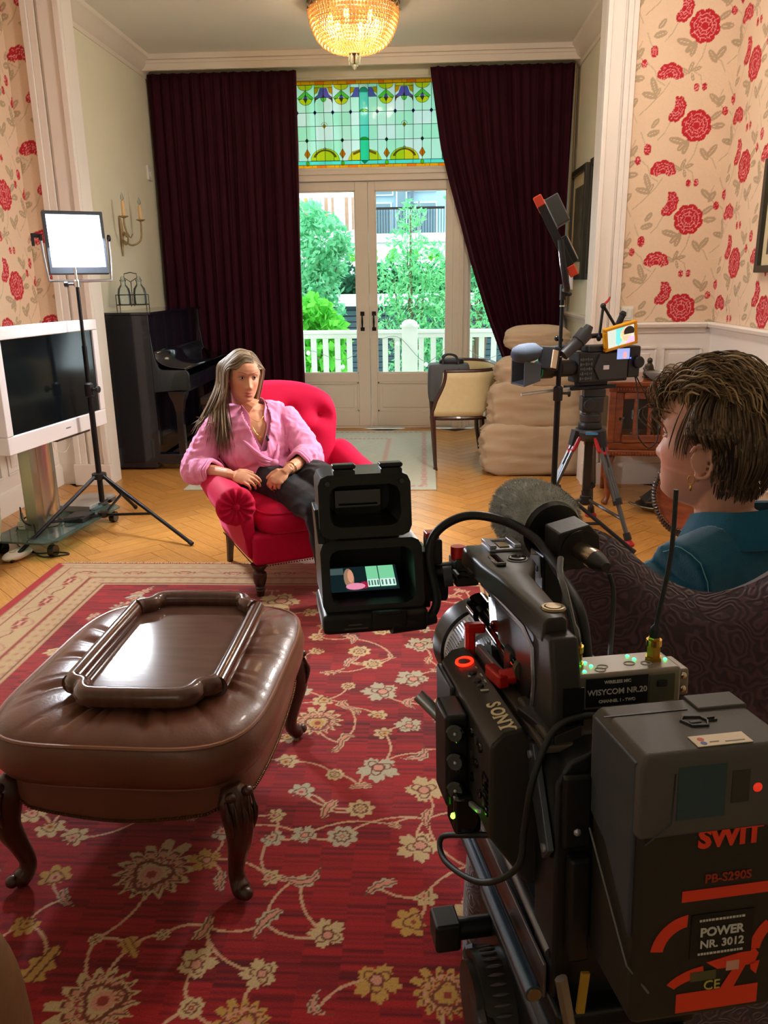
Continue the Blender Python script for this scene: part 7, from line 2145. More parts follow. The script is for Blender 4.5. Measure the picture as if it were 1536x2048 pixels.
# x axis of RI points to the left of the head; mirrored frames are avoided by keeping det > 0
head_mb(mb, HI, RI, 1.02, 1.03)
mb.tube([HI + RI @ V3(0, -.030, -.05), HI + RI @ V3(0, -.040, -.13), Ni + V3(0, 0, -.01)], [.055, .052, .070], 18)
mb.tube([IR, Ni + V3(0, 0, -.04), IL], [.050, .070, .050], 14)
Rbi = Matrix((tl_, -ti, V3(0, 0, 1))).transposed() if Matrix((tl_, -ti, V3(0, 0, 1))).determinant() > 0 else Matrix((-tl_, -ti, V3(0, 0, 1))).transposed()
mb.ell(Ni + V3(0, 0, -.17), (.165, .105, .16), Rbi, 20, 14)
mb.ell(Ni * .5 + hipi * .5, (.145, .1, .17), Rbi, 20, 12)
mb.ell(hipi, (.175, .13, .11), Rbi, 20, 12)
EIL, WIL = IL + V3(-.04, .06, -.27), IL + V3(-.13, .30, -.33)
EIR, WIR = IR + V3(.0, .09, -.27), IR + V3(-.22, .26, -.33)
for S_, E_, W_ in ((IL, EIL, WIL), (IR, EIR, WIR)):
    mb.tube([S_, S_.lerp(E_, .5), E_], [.052, .046, .040], 12); mb.ell(E_, (.041,) * 3); mb.tube([E_, E_.lerp(W_, .3), W_], [.040, .040, .027], 12)
hand_mb(mb, WIL, (-.4, .8, -.3), (0.1, -.3, -.95), False, (0.3, 0.4, 0.3))
hand_mb(mb, WIR, (-.8, .5, -.2), (0.1, -.3, -.95), True, (0.3, 0.4, 0.3))
for q, kx in ((1, V3(-.30, .40, -.02)), (-1, V3(-.18, .47, -.02))):
    H_ = hipi + tl_ * q * .085; K_ = H_ + kx; A_ = V3(K_.x - .02, K_.y + .04, .085)
    mb.tube([H_, H_.lerp(K_, .5), K_], [.086, .075, .058], 14); mb.ell(K_, (.058,) * 3); mb.tube([K_, K_.lerp(A_, .3), A_], [.055, .053, .036], 12)
ib = remesh(mb, 0.003, 2, 'body', 0.4)
ib.materials.append(skin_mat); ib.shade_smooth()
color_skin(ib, HI, RI, 1.02, (214, 158, 136), (176, 98, 92), 0.5)
inter = thing('person', 'short-haired interviewer in a teal blue denim shirt seen in profile from behind', 'person', (0, 0, 0))
link('body', ib, inter)
face_parts(inter, HI, RI, 1.02, mat('grey_iris', (96, 110, 112), 0.2), mat('brow_brown', (96, 70, 50), 0.7))
er = HI + RI @ V3(.083, -.002, -.054)
build('earring', MB().tube([er + RI @ V3(0.002, .006 * math.cos(t), .008 * math.sin(t)) for t in np.linspace(0, 2 * math.pi, 16)[:-1]], .0012, 6, closed=True).ell(er + V3(0, 0, -.016), (.0022, .0022, .006)), gold, inter)
# denim shirt
sb = MB()
sb.tube([IR + V3(0, 0, .0), Ni + V3(0, 0, -.035) - ti * .012, IL], [.066, .078, .066], 18)
sb.ell(Ni + V3(0, 0, -.17) - ti * .005, (.188, .128, .17), Rbi, 24, 16)
sb.ell(Ni * .5 + hipi * .5, (.168, .125, .2), Rbi, 24, 14)
for S_, E_, W_ in ((IL, EIL, WIL), (IR, EIR, WIR)):
    sb.tube([S_, S_.lerp(E_, .5), E_], [.068, .062, .056], 16); sb.ell(E_, (.056,) * 3); sb.tube([E_, E_.lerp(W_, .5), E_.lerp(W_, .9)], [.055, .050, .042], 14)
dm = remesh(sb, 0.006, 4, 'shirt')
folds(dm, 0.005, (7, 7, 12), 12.4)
bmx = bmesh.new(); bmx.from_mesh(dm)
bmesh.ops.delete(bmx, geom=[f_ for f_ in bmx.faces if (f_.calc_center_median() - Ni).z > 0.012 and (f_.calc_center_median() - Ni).xy.length < 0.085], context='FACES')
bmx.to_mesh(dm); bmx.free()
denim = mat('teal_denim', (24, 92, 120), 0.85, spec=0.15, sheen=0.3, var=(60, 0.18), bump=(420, 0.25))
dm.materials.append(denim); dm.shade_smooth()
dso = link('shirt', dm, inter)
dso.modifiers.new('solidify', 'SOLIDIFY').thickness = 0.003
def ip(x, y, z): return Ni + tl_ * x + ti * y + V3(0, 0, z)
cc_ = spline([ip(.068, .075, .0), ip(.084, .025, .016), ip(.077, -.045, .030), ip(.035, -.086, .040), ip(-.035, -.086, .040), ip(-.077, -.045, .030), ip(-.084, .025, .016), ip(-.068, .075, .0)], 5)
nn = [((p - Ni) * 1.0 + V3(0, 0, .05)).normalized() for p in cc_]
nn = [Vector((n.x, n.y, 0.45)).normalized() for n in nn]
strip('collar', cc_, [.034] * len(cc_), nn, denim, dso, 0.003)
thread = mat('pale_thread', (120, 170, 182), 0.8)
# stitched seams: yoke across the back, armhole round the shoulder
def surf_line(a_list, off=0.0):
    """Project points outwards onto the shirt surface along -ti / up."""
    dgm = bpy.context.evaluated_depsgraph_get()
    out = []
    from mathutils.bvhtree import BVHTree
    tree_ = BVHTree.FromPolygons([v.co for v in dm.vertices], [p.vertices for p in dm.polygons])
    for p, d in a_list:
        hit = tree_.ray_cast(Vector(p), Vector(d).normalized())
        if hit[0] is not None: out.append(hit[0] + hit[1] * (0.0018 if hit[1].dot(Vector(d)) > 0 else -0.0018))
    return out
yk_ = surf_line([(ip(x, 0, -.115 - .02 * abs(x)), -ti) for x in np.linspace(-.15, .145, 26)])
for dz in (0, -.006):
    if len(yk_) > 3: build('stitching', MB().tube([p + V3(0, 0, dz) for p in yk_], .0008, 5), thread, dso, ang=180)
arm_ = surf_line([(IL + tl_ * -.012 + V3(0, 0, -.02), -ti * math.cos(a) + V3(0, 0, math.sin(a)) + tl_ * 0.25) for a in np.linspace(-1.0, 2.0, 24)])
if len(arm_) > 3: build('stitching', MB().tube(arm_, .0009, 5), thread, dso, ang=180)
# trousers (hidden by the chair, kept simple)
tb_ = MB(); tb_.ell(hipi, (.185, .14, .115), Rbi)
for q, kx in ((1, V3(-.30, .40, -.02)), (-1, V3(-.18, .47, -.02))):
    H_ = hipi + tl_ * q * .085; K_ = H_ + kx; A_ = V3(K_.x - .02, K_.y + .04, .10)
    tb_.tube([H_, H_.lerp(K_, .5), K_], [.096, .086, .070], 14); tb_.ell(K_, (.07,) * 3); tb_.tube([K_, A_], [.066, .052], 12)
    build('shoe', MB().ell(A_ + V3(-.04, .05, -.045), (.045, .115, .04), rotz(0.6)), blk, inter)
build('trousers', remesh(tb_, 0.009, 3, 'trousers'), mat('black_denim', (26, 28, 36), 0.75), inter, ang=180)
# short tousled hair
hair_b = hair_material('light_brown_hair', (62, 46, 31), (118, 92, 62), (190, 158, 116))
hair_d = mat('shaved_brown', (78, 60, 44), 0.75, var=(300, 0.3), bump=(700, 0.6))
def hi(x, y, z): return HI + RI @ V3(x * 1.02, y * 1.02, z * 1.02)
cb_ = MB()
def capi(u, v):
    a = 2 * math.pi * u; b = v * 2.15
    sb_, cb2 = math.sin(b), math.cos(b)
    x, y, z = .080 * sb_ * math.cos(a), -.006 + .107 * sb_ * math.sin(a), .012 + .114 * cb2
    # keep the face and ear free
    if y > .02:
        lim = .055 + (0.3 * max(0, y - .05))
        if z < lim: z = lim; y = min(y, .062); x *= 0.93
    elif y > -.035 and z < .012: z = .012 + (z - .012) * 0.15; x *= 0.96
    if z < -.045:
        w_ = min(1, (-.045 - z) / .06); x *= 1 - .45 * w_; y = y * (1 - .20 * w_); z = -.045 + (z + .045) * .75
    return hi(x, y, z)
cb_.grid(48, 26, capi, closeu=True)
hc = build('hair', cb_, hair_d, inter, ang=180)
lk = MB(); _h = random.Random(5)
def lock2(p, r0):
    sp = spline(p, 4); k = len(sp)
    lk.tube(sp, [r0 * (0.7 + 0.4 * math.sin(math.pi * i / k)) * (1 if i < k * .7 else max(.08, (k - i) / (k * .3))) for i in range(k)], 5, flat=0.45)
for i in range(1500):          # the long top swept back and tousled
    y0 = _h.uniform(-.085, .078); x0 = _h.uniform(-.066, .070)
    r2 = 1 - (x0 / .082) ** 2 - ((y0 + .006) / .112) ** 2
    if r2 < 0.06: continue
    z0 = .010 + .118 * math.sqrt(r2)
    if z0 < .050: continue
    up = _h.uniform(.004, .026) * (1.25 if y0 > .0 else .8)
    sw = _h.uniform(-.022, .022)
    kx = math.sqrt(max(.1, 1 - (x0 / .084) ** 2)); al = math.atan2((y0 + .006) / .112, (z0 - .012) / .118)
    def sk(phi, lift, dx):
        q = al - phi
        return hi(x0 + dx, -.006 + (.110 * kx + lift) * math.sin(q), .012 + (.115 * kx + lift) * math.cos(q))
    if y0 > .045 and _h.random() < .45:    # fringe curls that fall forward
        lock2([sk(0, -.006, 0), sk(-.14, up + .006, sw * .3), sk(-.30, up + .008, sw * .8), sk(-.44, .006, sw * 1.2), sk(-.50 - _h.uniform(0, .14), .0, sw * 1.2)], _h.uniform(.0014, .0027))
    else:
        T = _h.uniform(.45, .95)
        lock2([sk(0, -.006, 0), sk(T * .18, up * .8, sw * .2), sk(T * .5, up + .003, sw * .6), sk(T * .8, up * .75, sw), sk(T, up * .5 + _h.uniform(-.004, .018), sw * 1.4)], _h.uniform(.0014, .0028))
build('hair_lock', lk, hair_b, hc, ang=180, kind='stuff')
lk = MB()
hair_s = hair_material('short_dark_hair', (52, 40, 29), (86, 67, 48), (124, 98, 70))
for i in range(1000):          # sides and back combed down over the clipped hair
    a = _h.uniform(math.pi * 0.93, math.pi * 2.07)
    b = _h.uniform(0.85, 1.35)
    x0, y0, z0 = .081 * math.sin(b) * math.cos(a), -.010 + .108 * math.sin(b) * math.sin(a), .012 + .118 * math.cos(b)
    if y0 > .03: continue
    ln_ = _h.uniform(.05, .085) * (1.25 if y0 < -.055 else .9)
    if y0 > -.055: ln_ = min(ln_, z0 - .022 + .016 * _h.random())
    if ln_ < .015: continue
    ox, oy = math.cos(a), math.sin(a)
    pz = lambda t: z0 - ln_ * t
    bul = lambda t: .010 + .014 * math.sin(math.pi * min(1, t * 1.1))
    def onhead(t):
        z = pz(t); k = 1 - ((z - .012) / .128) ** 2
        rr = math.sqrt(max(.18, k))
        if z < -.02: rr *= 1 - 0.8 * (-.02 - z)
        return hi((.081 * rr + bul(t)) * ox, -.010 + (.106 * rr + bul(t)) * oy - .012 * t, z)
    lock2([hi(x0 * .97, y0 * .97, z0 + .010), onhead(.2), onhead(.5), onhead(.8), onhead(1.0 + .1 * _h.random())], _h.uniform(.0013, .0024))
for i in range(900):          # clipped nape and sides
    a = _h.uniform(math.pi * .98, math.pi * 2.02); z0 = _h.uniform(-.098, .012)
    k = math.sqrt(max(.2, 1 - ((z0 - .012) / .128) ** 2)); w_ = max(0, min(1, (-.045 - z0) / .06))
    x0, y0 = .081 * k * math.cos(a) * (1 - .42 * w_), -.008 + .106 * k * math.sin(a) * (1 - .18 * w_)
    if y0 > -.030 - .02 * w_: continue
    ox, oy = math.cos(a), math.sin(a)
    L = _h.uniform(.012, .024)
    lock2([hi(x0, y0, z0), hi(x0 + ox * .005, y0 + oy * .005, z0 - L * .45), hi(x0 + ox * .004, y0 + oy * .004, z0 - L)], _h.uniform(.0011, .0019))
for i in range(12):           # wisps in front of the ear
    y0 = _h.uniform(.0, .038)
    lock2([hi(.070, y0, .075), hi(.083, y0 + .004, .045), hi(.080, y0 + .012, .012 - .02 * _h.random()), hi(.075, y0 + .014, -.008 - .02 * _h.random())], .0014)
build('short_hair', lk, hair_s, hc, ang=180, kind='stuff')

# purple paisley armchair of the interviewer
pur = bpy.data.materials.new('plum_paisley'); t = NT(pur)
tcn = t.n('ShaderNodeTexCoord'); nz_ = t.n('ShaderNodeTexNoise', Scale=24.0); nz_.inputs['Detail'].default_value = 1.5
t.l(tcn.outputs['Object'], nz_.inputs['Vector'])
wv = t.n('ShaderNodeMath', operation='MULTIPLY'); wv.inputs[1].default_value = 80
t.l(nz_.outputs['Fac'], wv.inputs[0])
sn = t.n('ShaderNodeMath', operation='SINE'); t.l(wv.outputs[0], sn.inputs[0])
mr = t.n('ShaderNodeMapRange'); mr.inputs['From Min'].default_value = -0.6; mr.inputs['From Max'].default_value = 0.9; t.l(sn.outputs[0], mr.inputs['Value'])
mx = t.n('ShaderNodeMix', data_type='RGBA'); mx.inputs['A'].default_value = lin((50, 24, 38)); mx.inputs['B'].default_value = lin((80, 46, 60)); t.l(mr.outputs['Result'], mx.inputs['Factor'])
t.l(mx.outputs['Result'], t.b.inputs['Base Color']); t.b.inputs['Roughness'].default_value = 0.75; t.b.inputs['Sheen Weight'].default_value = 0.4
bp = t.n('ShaderNodeBump'); bp.inputs['Strength'].default_value = 0.5; bp.inputs['Distance'].default_value = 0.003; t.l(mr.outputs['Result'], bp.inputs['Height']); t.l(bp.outputs['Normal'], t.b.inputs['Normal'])
pc = thing('armchair', 'plum paisley armchair with a heart-shaped back, the interviewer sitting in it', 'armchair', (0.400, 1.075, 0.012), math.radians(-8))
def pback(u, v, front):
    x = (u - .5) * 2
    top = 1.005 + 0.085 * math.exp(-((abs(x) - .56) / .30) ** 2) - 0.05 * max(0, abs(x) - .82) / .18
    hw = 0.275 + 0.02 * v
    z = 0.20 + (top - 0.20) * v
    e = (max(0, 1 - abs(x) ** 6)) ** .5 * (max(0, 1 - max(0, 2 * v - 1) ** 8)) ** .5
    d = 0.085 * e
    y = 0.06 * abs(x) ** 2 + (-0.06 * (1 - v)) * 0
    return (x * hw, y + (d if front else -d), z)
build('backrest', MB().grid(44, 36, lambda u, v: pback(u, v, False)).grid(44, 36, lambda u, v: pback(1 - u, v, True)), pur, pc, ang=80)
for s in (-1, 1):
    rr = []
    for y, k in ((-.06, .6), (-.02, .95), (.05, 1.0), (.35, 1.0), (.58, 1.0), (.62, .9), (.64, .5)):
        rr.append([(s * .280 + .062 * k * math.cos(2 * math.pi * i / 20), y, .36 + .275 * k * math.copysign(abs(math.sin(2 * math.pi * i / 20)) ** .7, math.sin(2 * math.pi * i / 20))) for i in range(20)])
    build('arm', MB().loft(rr), pur, pc, sub=1, ang=80)
build('seat_cushion', cushion_box(.215, .29, .30, .42, 6), pur, pc, loc=(0, .34, 0))
build('seat_base', MB().b2((-.25, -.04, .10), (.25, .60, .31)), pur, pc, bevel=.02)
for s in (-1, 1):
    for y in (0.0, .56):
        build('leg', MB().cyl((s * .22, y, 0), (s * .22, y, .11), .018, .026, 10), dkwood, pc)
# ------------------------------------------------------------------ foreground cinema camera (local axes: x right, y towards the subject, z up)
_fv = Vector((-0.1983, 0.9773, -0.0735)).normalized()
_rv = _fv.cross(Vector((0, 0, 1))).normalized()
_uv = _rv.cross(_fv)
RG = Matrix((_rv, _fv, _uv)).transposed()
PG = Vector((0.132, 0.431, 1.169))
def rigthing(name, label, cat, o=(0, 0, 0), group=None):
    return thing(name, label, cat, PG + RG @ Vector(o), R=RG, group=group)
cblk = mat('magnesium_black', (40, 37, 34), 0.42, spec=0.4, bump=(420, 0.05))
cblk2 = mat('satin_black', (20, 20, 21), 0.38, spec=0.45)
cgloss = mat('piano_gloss_black', (10, 11, 13), 0.07, spec=0.6, coat=0.5)
cgrey = mat('warm_grey_shell', (78, 72, 67), 0.55, spec=0.35, bump=(500, 0.06))
cgrey2 = mat('cool_grey_shell', (62, 64, 71), 0.55, spec=0.35, bump=(500, 0.06))
redan = mat('red_anodised_metal', (196, 34, 28), 0.3, metal=0.3)
lens_silver = mat('lens_silver', (176, 178, 186), 0.28, metal=0.7)
white_ink = mat('white_ink', (196, 190, 178), 0.6)
gold_ink = mat('pale_gold_ink', (226, 206, 160), 0.5)
red_ink = mat('red_ink', (226, 58, 30), 0.55)
cc1 = rigthing('cinema_camera', 'large black cinema camera with a top handle in the right foreground', 'camera')
sec = [(-.030, -.172), (.085, -.172), (.085, -.047), (.060, -.044), (-.030, -.044), (-.034, -.037), (-.050, -.0395), (-.060, -.050), (-.060, -.128)]
RY_ = Matrix(((1, 0, 0), (0, 0, 1), (0, 1, 0)))
def exr(poly, l0, l1, bm_=None):
    """Extrude an x-z outline along the camera axis."""
    m = bm_ or MB()
    n = len(poly)
    return m.loft([[(p[0], l, p[1]) for p in poly] for l in (l0, l1)])
body = build('body', exr(sec, .120, .292), cblk, cc1, bevel=.003)
fr1 = build('front_block', exr([(-.045, -.185), (.078, -.185), (.078, -.052), (-.03, -.050), (-.045, -.062)], .29, .325), cblk2, cc1, bevel=.004)
# name plate strip on the upper left edge
pl1 = build('name_plate', exr([(-.0595, -.0485), (-.050, -.0385), (-.035, -.0360), (-.035, -.039), (-.055, -.046)], .1205, .289), mat('plate_brown_black', (58, 51, 44), 0.4, spec=0.4), cc1, bevel=.0008, seg=1)
xd_, yd_ = Vector((0, -1, 0)), Vector((1, 0, .16))
for k, (chr_, l_) in enumerate((('S', .164), ('O', .1515), ('N', .1385), ('Y', .126))):
    text_mesh('letter', chr_, .0158, gold_ink, pl1, (-.0455, l_, -.0372), xd_, yd_, .0003, .0004)
ser = MB()
for l_, r0, w in ((.1435, -.0508, .0042), (.1335, -.0403, .0042), (.1435, -.0403, .0036), (.1262, -.0508, .0058), (.1308, -.0403, .0042), (.1212, -.0403, .0042)):
    ser.box((r0, l_, -.0372 + (r0 + .0455) * .16), (.0010, w, .0006))
build('letter_serif', ser, gold_ink, pl1, smooth=False)
ring = MB().tube([(-.0462 + .0072 * math.cos(t) * 1.0, .254 + .0085 * math.sin(t), -.0366 + .16 * .0072 * math.cos(t)) for t in np.linspace(0, 2 * math.pi, 28)[:-1]], .0014, 6, closed=True)
build('record_ring', ring, mat('record_glow', (255, 60, 30), 0.3, emit=((255, 30, 12), 2.6)), pl1)
build('record_button', MB().lathe([(.0058, -.001), (.0056, .0008), (.0, .0012)], 20, t=(-.0462, .254, -.0366)), mat('dark_red_button', (60, 14, 14), 0.35), pl1)
for k, (l_, rr_, hh_) in enumerate(((.229, .0042, 1), (.212, .0040, 1), (.201, .003, 0))):
    build('small_button', MB().lathe([(rr_, -.001), (rr_ * .9, .001), (0, .0012)], 16, t=(-.0455, l_, -.0370)), cblk2, pl1)
mk = MB()
for l_, r_, a, b in ((.236, -.040, .004, .001), (.219, -.0398, .006, .001), (.222, -.050, .003, .002), (.190, -.045, .0025, .007), (.206, -.040, .005, .001)):
    mk.box((r_, l_, -.0362 + (r_ + .0455) * .16), (b, a, .0005))
build('printed_mark', mk, white_ink, pl1, smooth=False)
# left side of the body: audio box with dials, slots, switches
ab = build('audio_box', MB().b2((-.080, .186, -.140), (-.059, .228, -.055)), cblk2, cc1, bevel=.004)
for k in range(3):
    build('dial', MB().lathe([(.0078, -.002), (.0078, .005), (.0062, .0062), (.0, .0062)], 20, R=frame_from((-.5, -1, .15)), t=(-.0705, .1865, -.070 - .026 * k)), cgloss, ab, ang=30)
    build('dial_dot', MB().ell((-.0732, .1803, -.0685 - .026 * k), (.0014, .0014, .0014), None, 8, 5), white_ink, ab)
for k, (l_, h0, h1) in enumerate(((.283, -.075, -.058), (.270, -.085, -.062), (.256, -.098, -.066), (.242, -.112, -.075), (.283, -.110, -.090), (.268, -.125, -.10))):
    build('port_slot', MB().b2((-.0625, l_ - .005, h0), (-.0585, l_ + .005, h1)), cgloss, cc1, bevel=.0012, seg=1)
build('vent_panel', MB().b2((-.0645, .234, -.15), (-.059, .292, -.052)), mat('side_graphite', (56, 58, 64), 0.4, metal=0.2), cc1, bevel=.002)
bt = 0
for i, l_ in enumerate((.172, .158, .146, .134)):
    for j in range(3):
        if (i + j) % 4 == 3: continue
        build('switch', MB().lathe([(.0040, 0), (.0038, .002), (0, .0024)], 12, R=frame_from((-1, 0, 0)), t=(-.060, l_, -.064 - .020 * j)), cblk2 if (i + j) % 2 else cgloss, cc1)
build('toggle_bar', MB().box((-.064, .150, -.118), (.004, .030, .004), rotx(-.35)), lens_silver, cc1, bevel=.001)
vg = MB()
for k in range(7):
    vg.b2((-.0615, .126, -.082 - .005 * k), (-.0595, .138, -.0795 - .005 * k))
build('vent_slot', vg, cgloss, cc1, smooth=False, kind='stuff')
lb = build('side_module', MB().b2((-.076, .172, -.158), (-.052, .202, -.122)), cgloss, cc1, bevel=.004)
build('green_indicator', MB().ell((-.0765, .175, -.140), (.0022, .0022, .0026), None, 8, 6), mat('green_led', (90, 255, 40), 0.3, emit=((100, 255, 40), 10)), lb)
build('silver_post', MB().cyl((-.066, .262, -.095), (-.086, .275, -.075), .006, n=12), lens_silver, cc1)
# top deck
td = build('top_deck', MB().b2((-.028, .095, -.046), (.078, .285, -.040)), mat('deck_brown_black', (66, 58, 48), 0.45), cc1, bevel=.002)
build('deck_step', MB().b2((-.024, .10, -.041), (.045, .17, -.034)), mat('deck_brown_black', (66, 58, 48), 0.45), td, bevel=.003)
# lens
Rl = frame_from((0, 1, 0), (1, 0, 0))
lc = (.016, 0, -.090)
ln = build('lens', MB().lathe([(.030, .318), (.038, .320), (.040, .325), (.0435, .328), (.0435, .345), (.041, .349), (.041, .361), (.047, .366), (.047, .398), (.048, .400), (.048, .41)], 48, R=Rl, t=lc), lens_silver, cc1)
gr = MB()
for k in range(90):
    a = 2 * math.pi * k / 90
    for l0, l1, r_ in ((.367, .397, .0474), (.329, .344, .0438)):
        gr.box(Vector(lc) + Vector((r_ * math.cos(a), (l0 + l1) / 2, r_ * math.sin(a))), (.0012, l1 - l0, .0016), Matrix(((math.cos(a), 0, -math.sin(a)), (0, 1, 0), (math.sin(a), 0, math.cos(a)))))
build('grip_ribs', gr, mat('rib_grey', (120, 122, 130), 0.35, metal=0.6), ln, smooth=False, kind='stuff')
build('lens_hood', MB().lathe([(.048, .404), (.051, .406), (.0535, .428), (.0535, .436), (.0515, .436), (.049, .42), (.046, .415)], 48, R=Rl, t=lc), mat('hood_satin_black', (13, 13, 14), 0.3, spec=0.25), ln)
build('front_glass', MB().lathe([(.001, .42), (.03, .418), (.0455, .414), (.0455, .412), (.001, .412)], 32, R=Rl, t=lc), cgloss, ln)
build('witness_mark', MB().box((lc[0] - .0405, .364, lc[2] + .012), (.002, .006, .004)), red_ink, ln)
# focus rod with red levers beside the lens
fr_ = build('accessory_rod', MB().cyl((-.005, .335, -.020), (-.010, .19, -.020), .010, n=20).cyl((-.0045, .358, -.020), (-.005, .328, -.020), .0135, n=20), cgloss, cc1)
build('rod_cap', MB().cyl((-.010, .192, -.020), (-.0102, .185, -.020), .0105, n=20).cyl((-.0102, .186, -.020), (-.0103, .183, -.020), .006, n=12), mat('rod_end_metal', (128, 116, 92), 0.3, metal=0.8), fr_)
build('rod_clamp', MB().b2((-.020, .200, -.046), (.002, .222, -.008)), cblk2, cc1, bevel=.004)
build('red_lever', MB().b2((-.038, .280, -.055), (-.028, .290, -.018)).b2((-.038, .280, -.022), (-.018, .292, -.012)), redan, cc1, bevel=.003)
build('red_lever', MB().box((-.030, .205, -.031), (.010, .030, .012), rotz(.15)).cyl((-.030, .198, -.030), (-.016, .196, -.028), .007, n=12), redan, cc1, bevel=.002)
build('silver_rail', MB().box((-.024, .245, -.036), (.005, .070, .010), rotz(.05)), lens_silver, cc1, bevel=.001)
# top handle: a glossy D-shaped grip
hl_ = MB()
hl_.loft([[(x, l, z) for x, z in ((-.020 - e * .2, .028), (.004 + e, .028), (.004 + e, .044), (.0 + e, .047), (-.014 - e * .2, .047), (-.018 - e * .2, .044))] for l, e in ((.126, -.003), (.14, 0), (.24, 0.008), (.265, .020), (.285, .027), (.34, .028), (.352, .024))])
hd = build('top_handle', hl_, mat('handle_black', (44, 40, 36), 0.4, spec=0.4), cc1, bevel=.002)
build('handle_front_post', MB().loft([[(x, l, z) for x, l in ((-.015, a), (.012, a), (.012, b), (-.015, b))] for a, b, z in ((.262, .292, .030), (.250, .285, .0), (.236, .276, -.045))]), cgloss, hd, bevel=.004)
build('handle_rear_post', MB().loft([[(x, l, z) for x, l in ((-.018, a), (.005, a), (.005, b), (-.018, b))] for a, b, z in ((.112, .150, .036), (.104, .150, .0), (.104, .150, -.046))]), cblk, hd, bevel=.004)
build('handle_side_panel', MB().add([(-.0165, .262, .026), (-.0165, .150, .026), (-.0165, .152, -.006), (-.0165, .165, -.040), (-.0165, .238, -.040), (-.010, .262, .026), (-.010, .150, .026), (-.010, .152, -.006), (-.010, .165, -.040), (-.010, .238, -.040)], [(0, 1, 2, 3, 4), (9, 8, 7, 6, 5), (0, 5, 6, 1), (1, 6, 7, 2), (2, 7, 8, 3), (3, 8, 9, 4), (4, 9, 5, 0)]), cblk2, hd, bevel=.001, seg=1)
build('edge_trim', MB().tube([(-.0205, .285, .026), (-.0205, .165, .026), (-.019, .146, .016), (-.019, .142, -.01), (-.018, .150, -.042)], .0022, 8), mat('bright_edge', (150, 152, 168), 0.18, metal=0.8), hd)
hs_ = build('hot_shoe', MB().b2((-.004, .318, .047), (.028, .350, .050)).b2((-.004, .318, .050), (.003, .350, .054)).b2((.021, .318, .050), (.028, .350, .054)).b2((.003, .346, .050), (.021, .350, .053)), lens_silver, hd, bevel=.0008, seg=1)
build('shoe_contact', MB().b2((.007, .322, .050), (.017, .34, .0515)), mat('contact_gold', (150, 130, 96), 0.3, metal=0.8), hs_)
build('rocker_button', MB().b2((-.012, .268, .0465), (-.002, .300, .0505)), cgloss, hd, bevel=.002)
build('round_button', MB().lathe([(.0085, .0465), (.0085, .0495), (.006, .0502), (.0055, .0485), (0, .0485)], 24, t=(.014, .288, 0)), cgloss, hd)
build('button_ring', MB().tube([(.014 + .0092 * math.cos(t), .288 + .0092 * math.sin(t), .0475) for t in np.linspace(0, 2 * math.pi, 28)[:-1]], .0008, 6, closed=True), lens_silver, hd)
build('rear_socket', MB().tube([(-.003 + .008 * math.cos(t), .146 + .008 * math.sin(t), .0475) for t in np.linspace(0, 2 * math.pi, 24)[:-1]], .0018, 6, closed=True).lathe([(.006, .0475), (.006, .0495), (0, .0495)], 14, t=(-.003, .146, 0)), mat('contact_gold', (150, 130, 96), 0.3, metal=0.8), hd)
build('strap_lug', MB().tube([(-.026, .302, .030), (-.040, .300, .030), (-.040, .318, .030), (-.026, .320, .030)], .0028, 6, closed=True), cblk, hd)
build('rear_label', MB().b2((-.010, .1030, -.030), (.006, .1042, .0)), cgloss, hd)
# rear extension unit and brackets
ex = build('extension_unit', exr([(-.024, -.25), (.088, -.25), (.088, -.036), (.006, -.036), (-.014, -.044), (-.024, -.060)], .077, .121), cblk2, cc1, bevel=.003)
build('side_bracket', MB().add([(-.0245, .136, -.052), (-.0245, .112, -.046), (-.0245, .076, -.112), (-.0245, .088, -.126), (-.030, .136, -.052), (-.030, .112, -.046), (-.030, .076, -.112), (-.030, .088, -.126)], [(0, 1, 2, 3), (7, 6, 5, 4), (0, 4, 5, 1), (1, 5, 6, 2), (2, 6, 7, 3), (3, 7, 4, 0)]), mat('bracket_grey', (88, 92, 102), 0.35, metal=0.6), cc1, bevel=.001, seg=1)
for l_, h_ in ((.116, -.056), (.083, -.113)):
    build('screw', MB().cyl((-.0300, l_, h_), (-.0318, l_, h_), .003, n=12), lens_silver, cc1)
build('upper_plate', MB().loft([[(-.030, .150, -.034), (.0, .150, -.030), (.004, .100, -.028), (-.018, .098, -.034)], [(-.030, .150, -.040), (.0, .150, -.040), (.004, .100, -.040), (-.018, .098, -.044)]]), cblk, cc1, bevel=.001, seg=1)
build('cable_block', MB().b2((-.020, .072, -.110), (.002, .080, -.052)).b2((-.016, .066, -.20), (.0, .078, -.115)), cblk2, cc1, bevel=.003)
for k in range(2):
    build('block_screw', MB().ell((-.010, .0705, -.095 - .05 * k), (.003, .002, .003), None, 8, 5), lens_silver, cc1)
# shoulder plate with rods
rigb = rigthing('rod_baseplate', 'black base plate with two long blue-grey rods under the camera', 'plate')
build('rod', MB().cyl((-.040, .072, -.227), (-.040, .34, -.227), .0068, n=18), mat('rod_blue_grey', (84, 98, 116), 0.25, metal=0.7), rigb, ang=30)
build('rod', MB().cyl((.02, .08, -.227), (.02, .34, -.227), .0068, n=18), mat('rod_blue_grey', (84, 98, 116), 0.25, metal=0.7), rigb, ang=30)
build('rod', MB().cyl((-.022, .085, -.205), (-.022, .33, -.190), .005, n=14), mat('rod_grey', (110, 108, 110), 0.3, metal=0.7), rigb)
build('rod_cap', MB().cyl((-.040, .0705, -.227), (-.040, .0725, -.227), .0055, n=14), mat('rod_end_metal', (128, 116, 92), 0.3, metal=0.8), rigb)
build('side_plate', MB().b2((-.028, .085, -.245), (-.025, .30, -.215)), mat('plate_edge', (120, 108, 106), 0.3, metal=0.6), rigb, bevel=.001, seg=1)
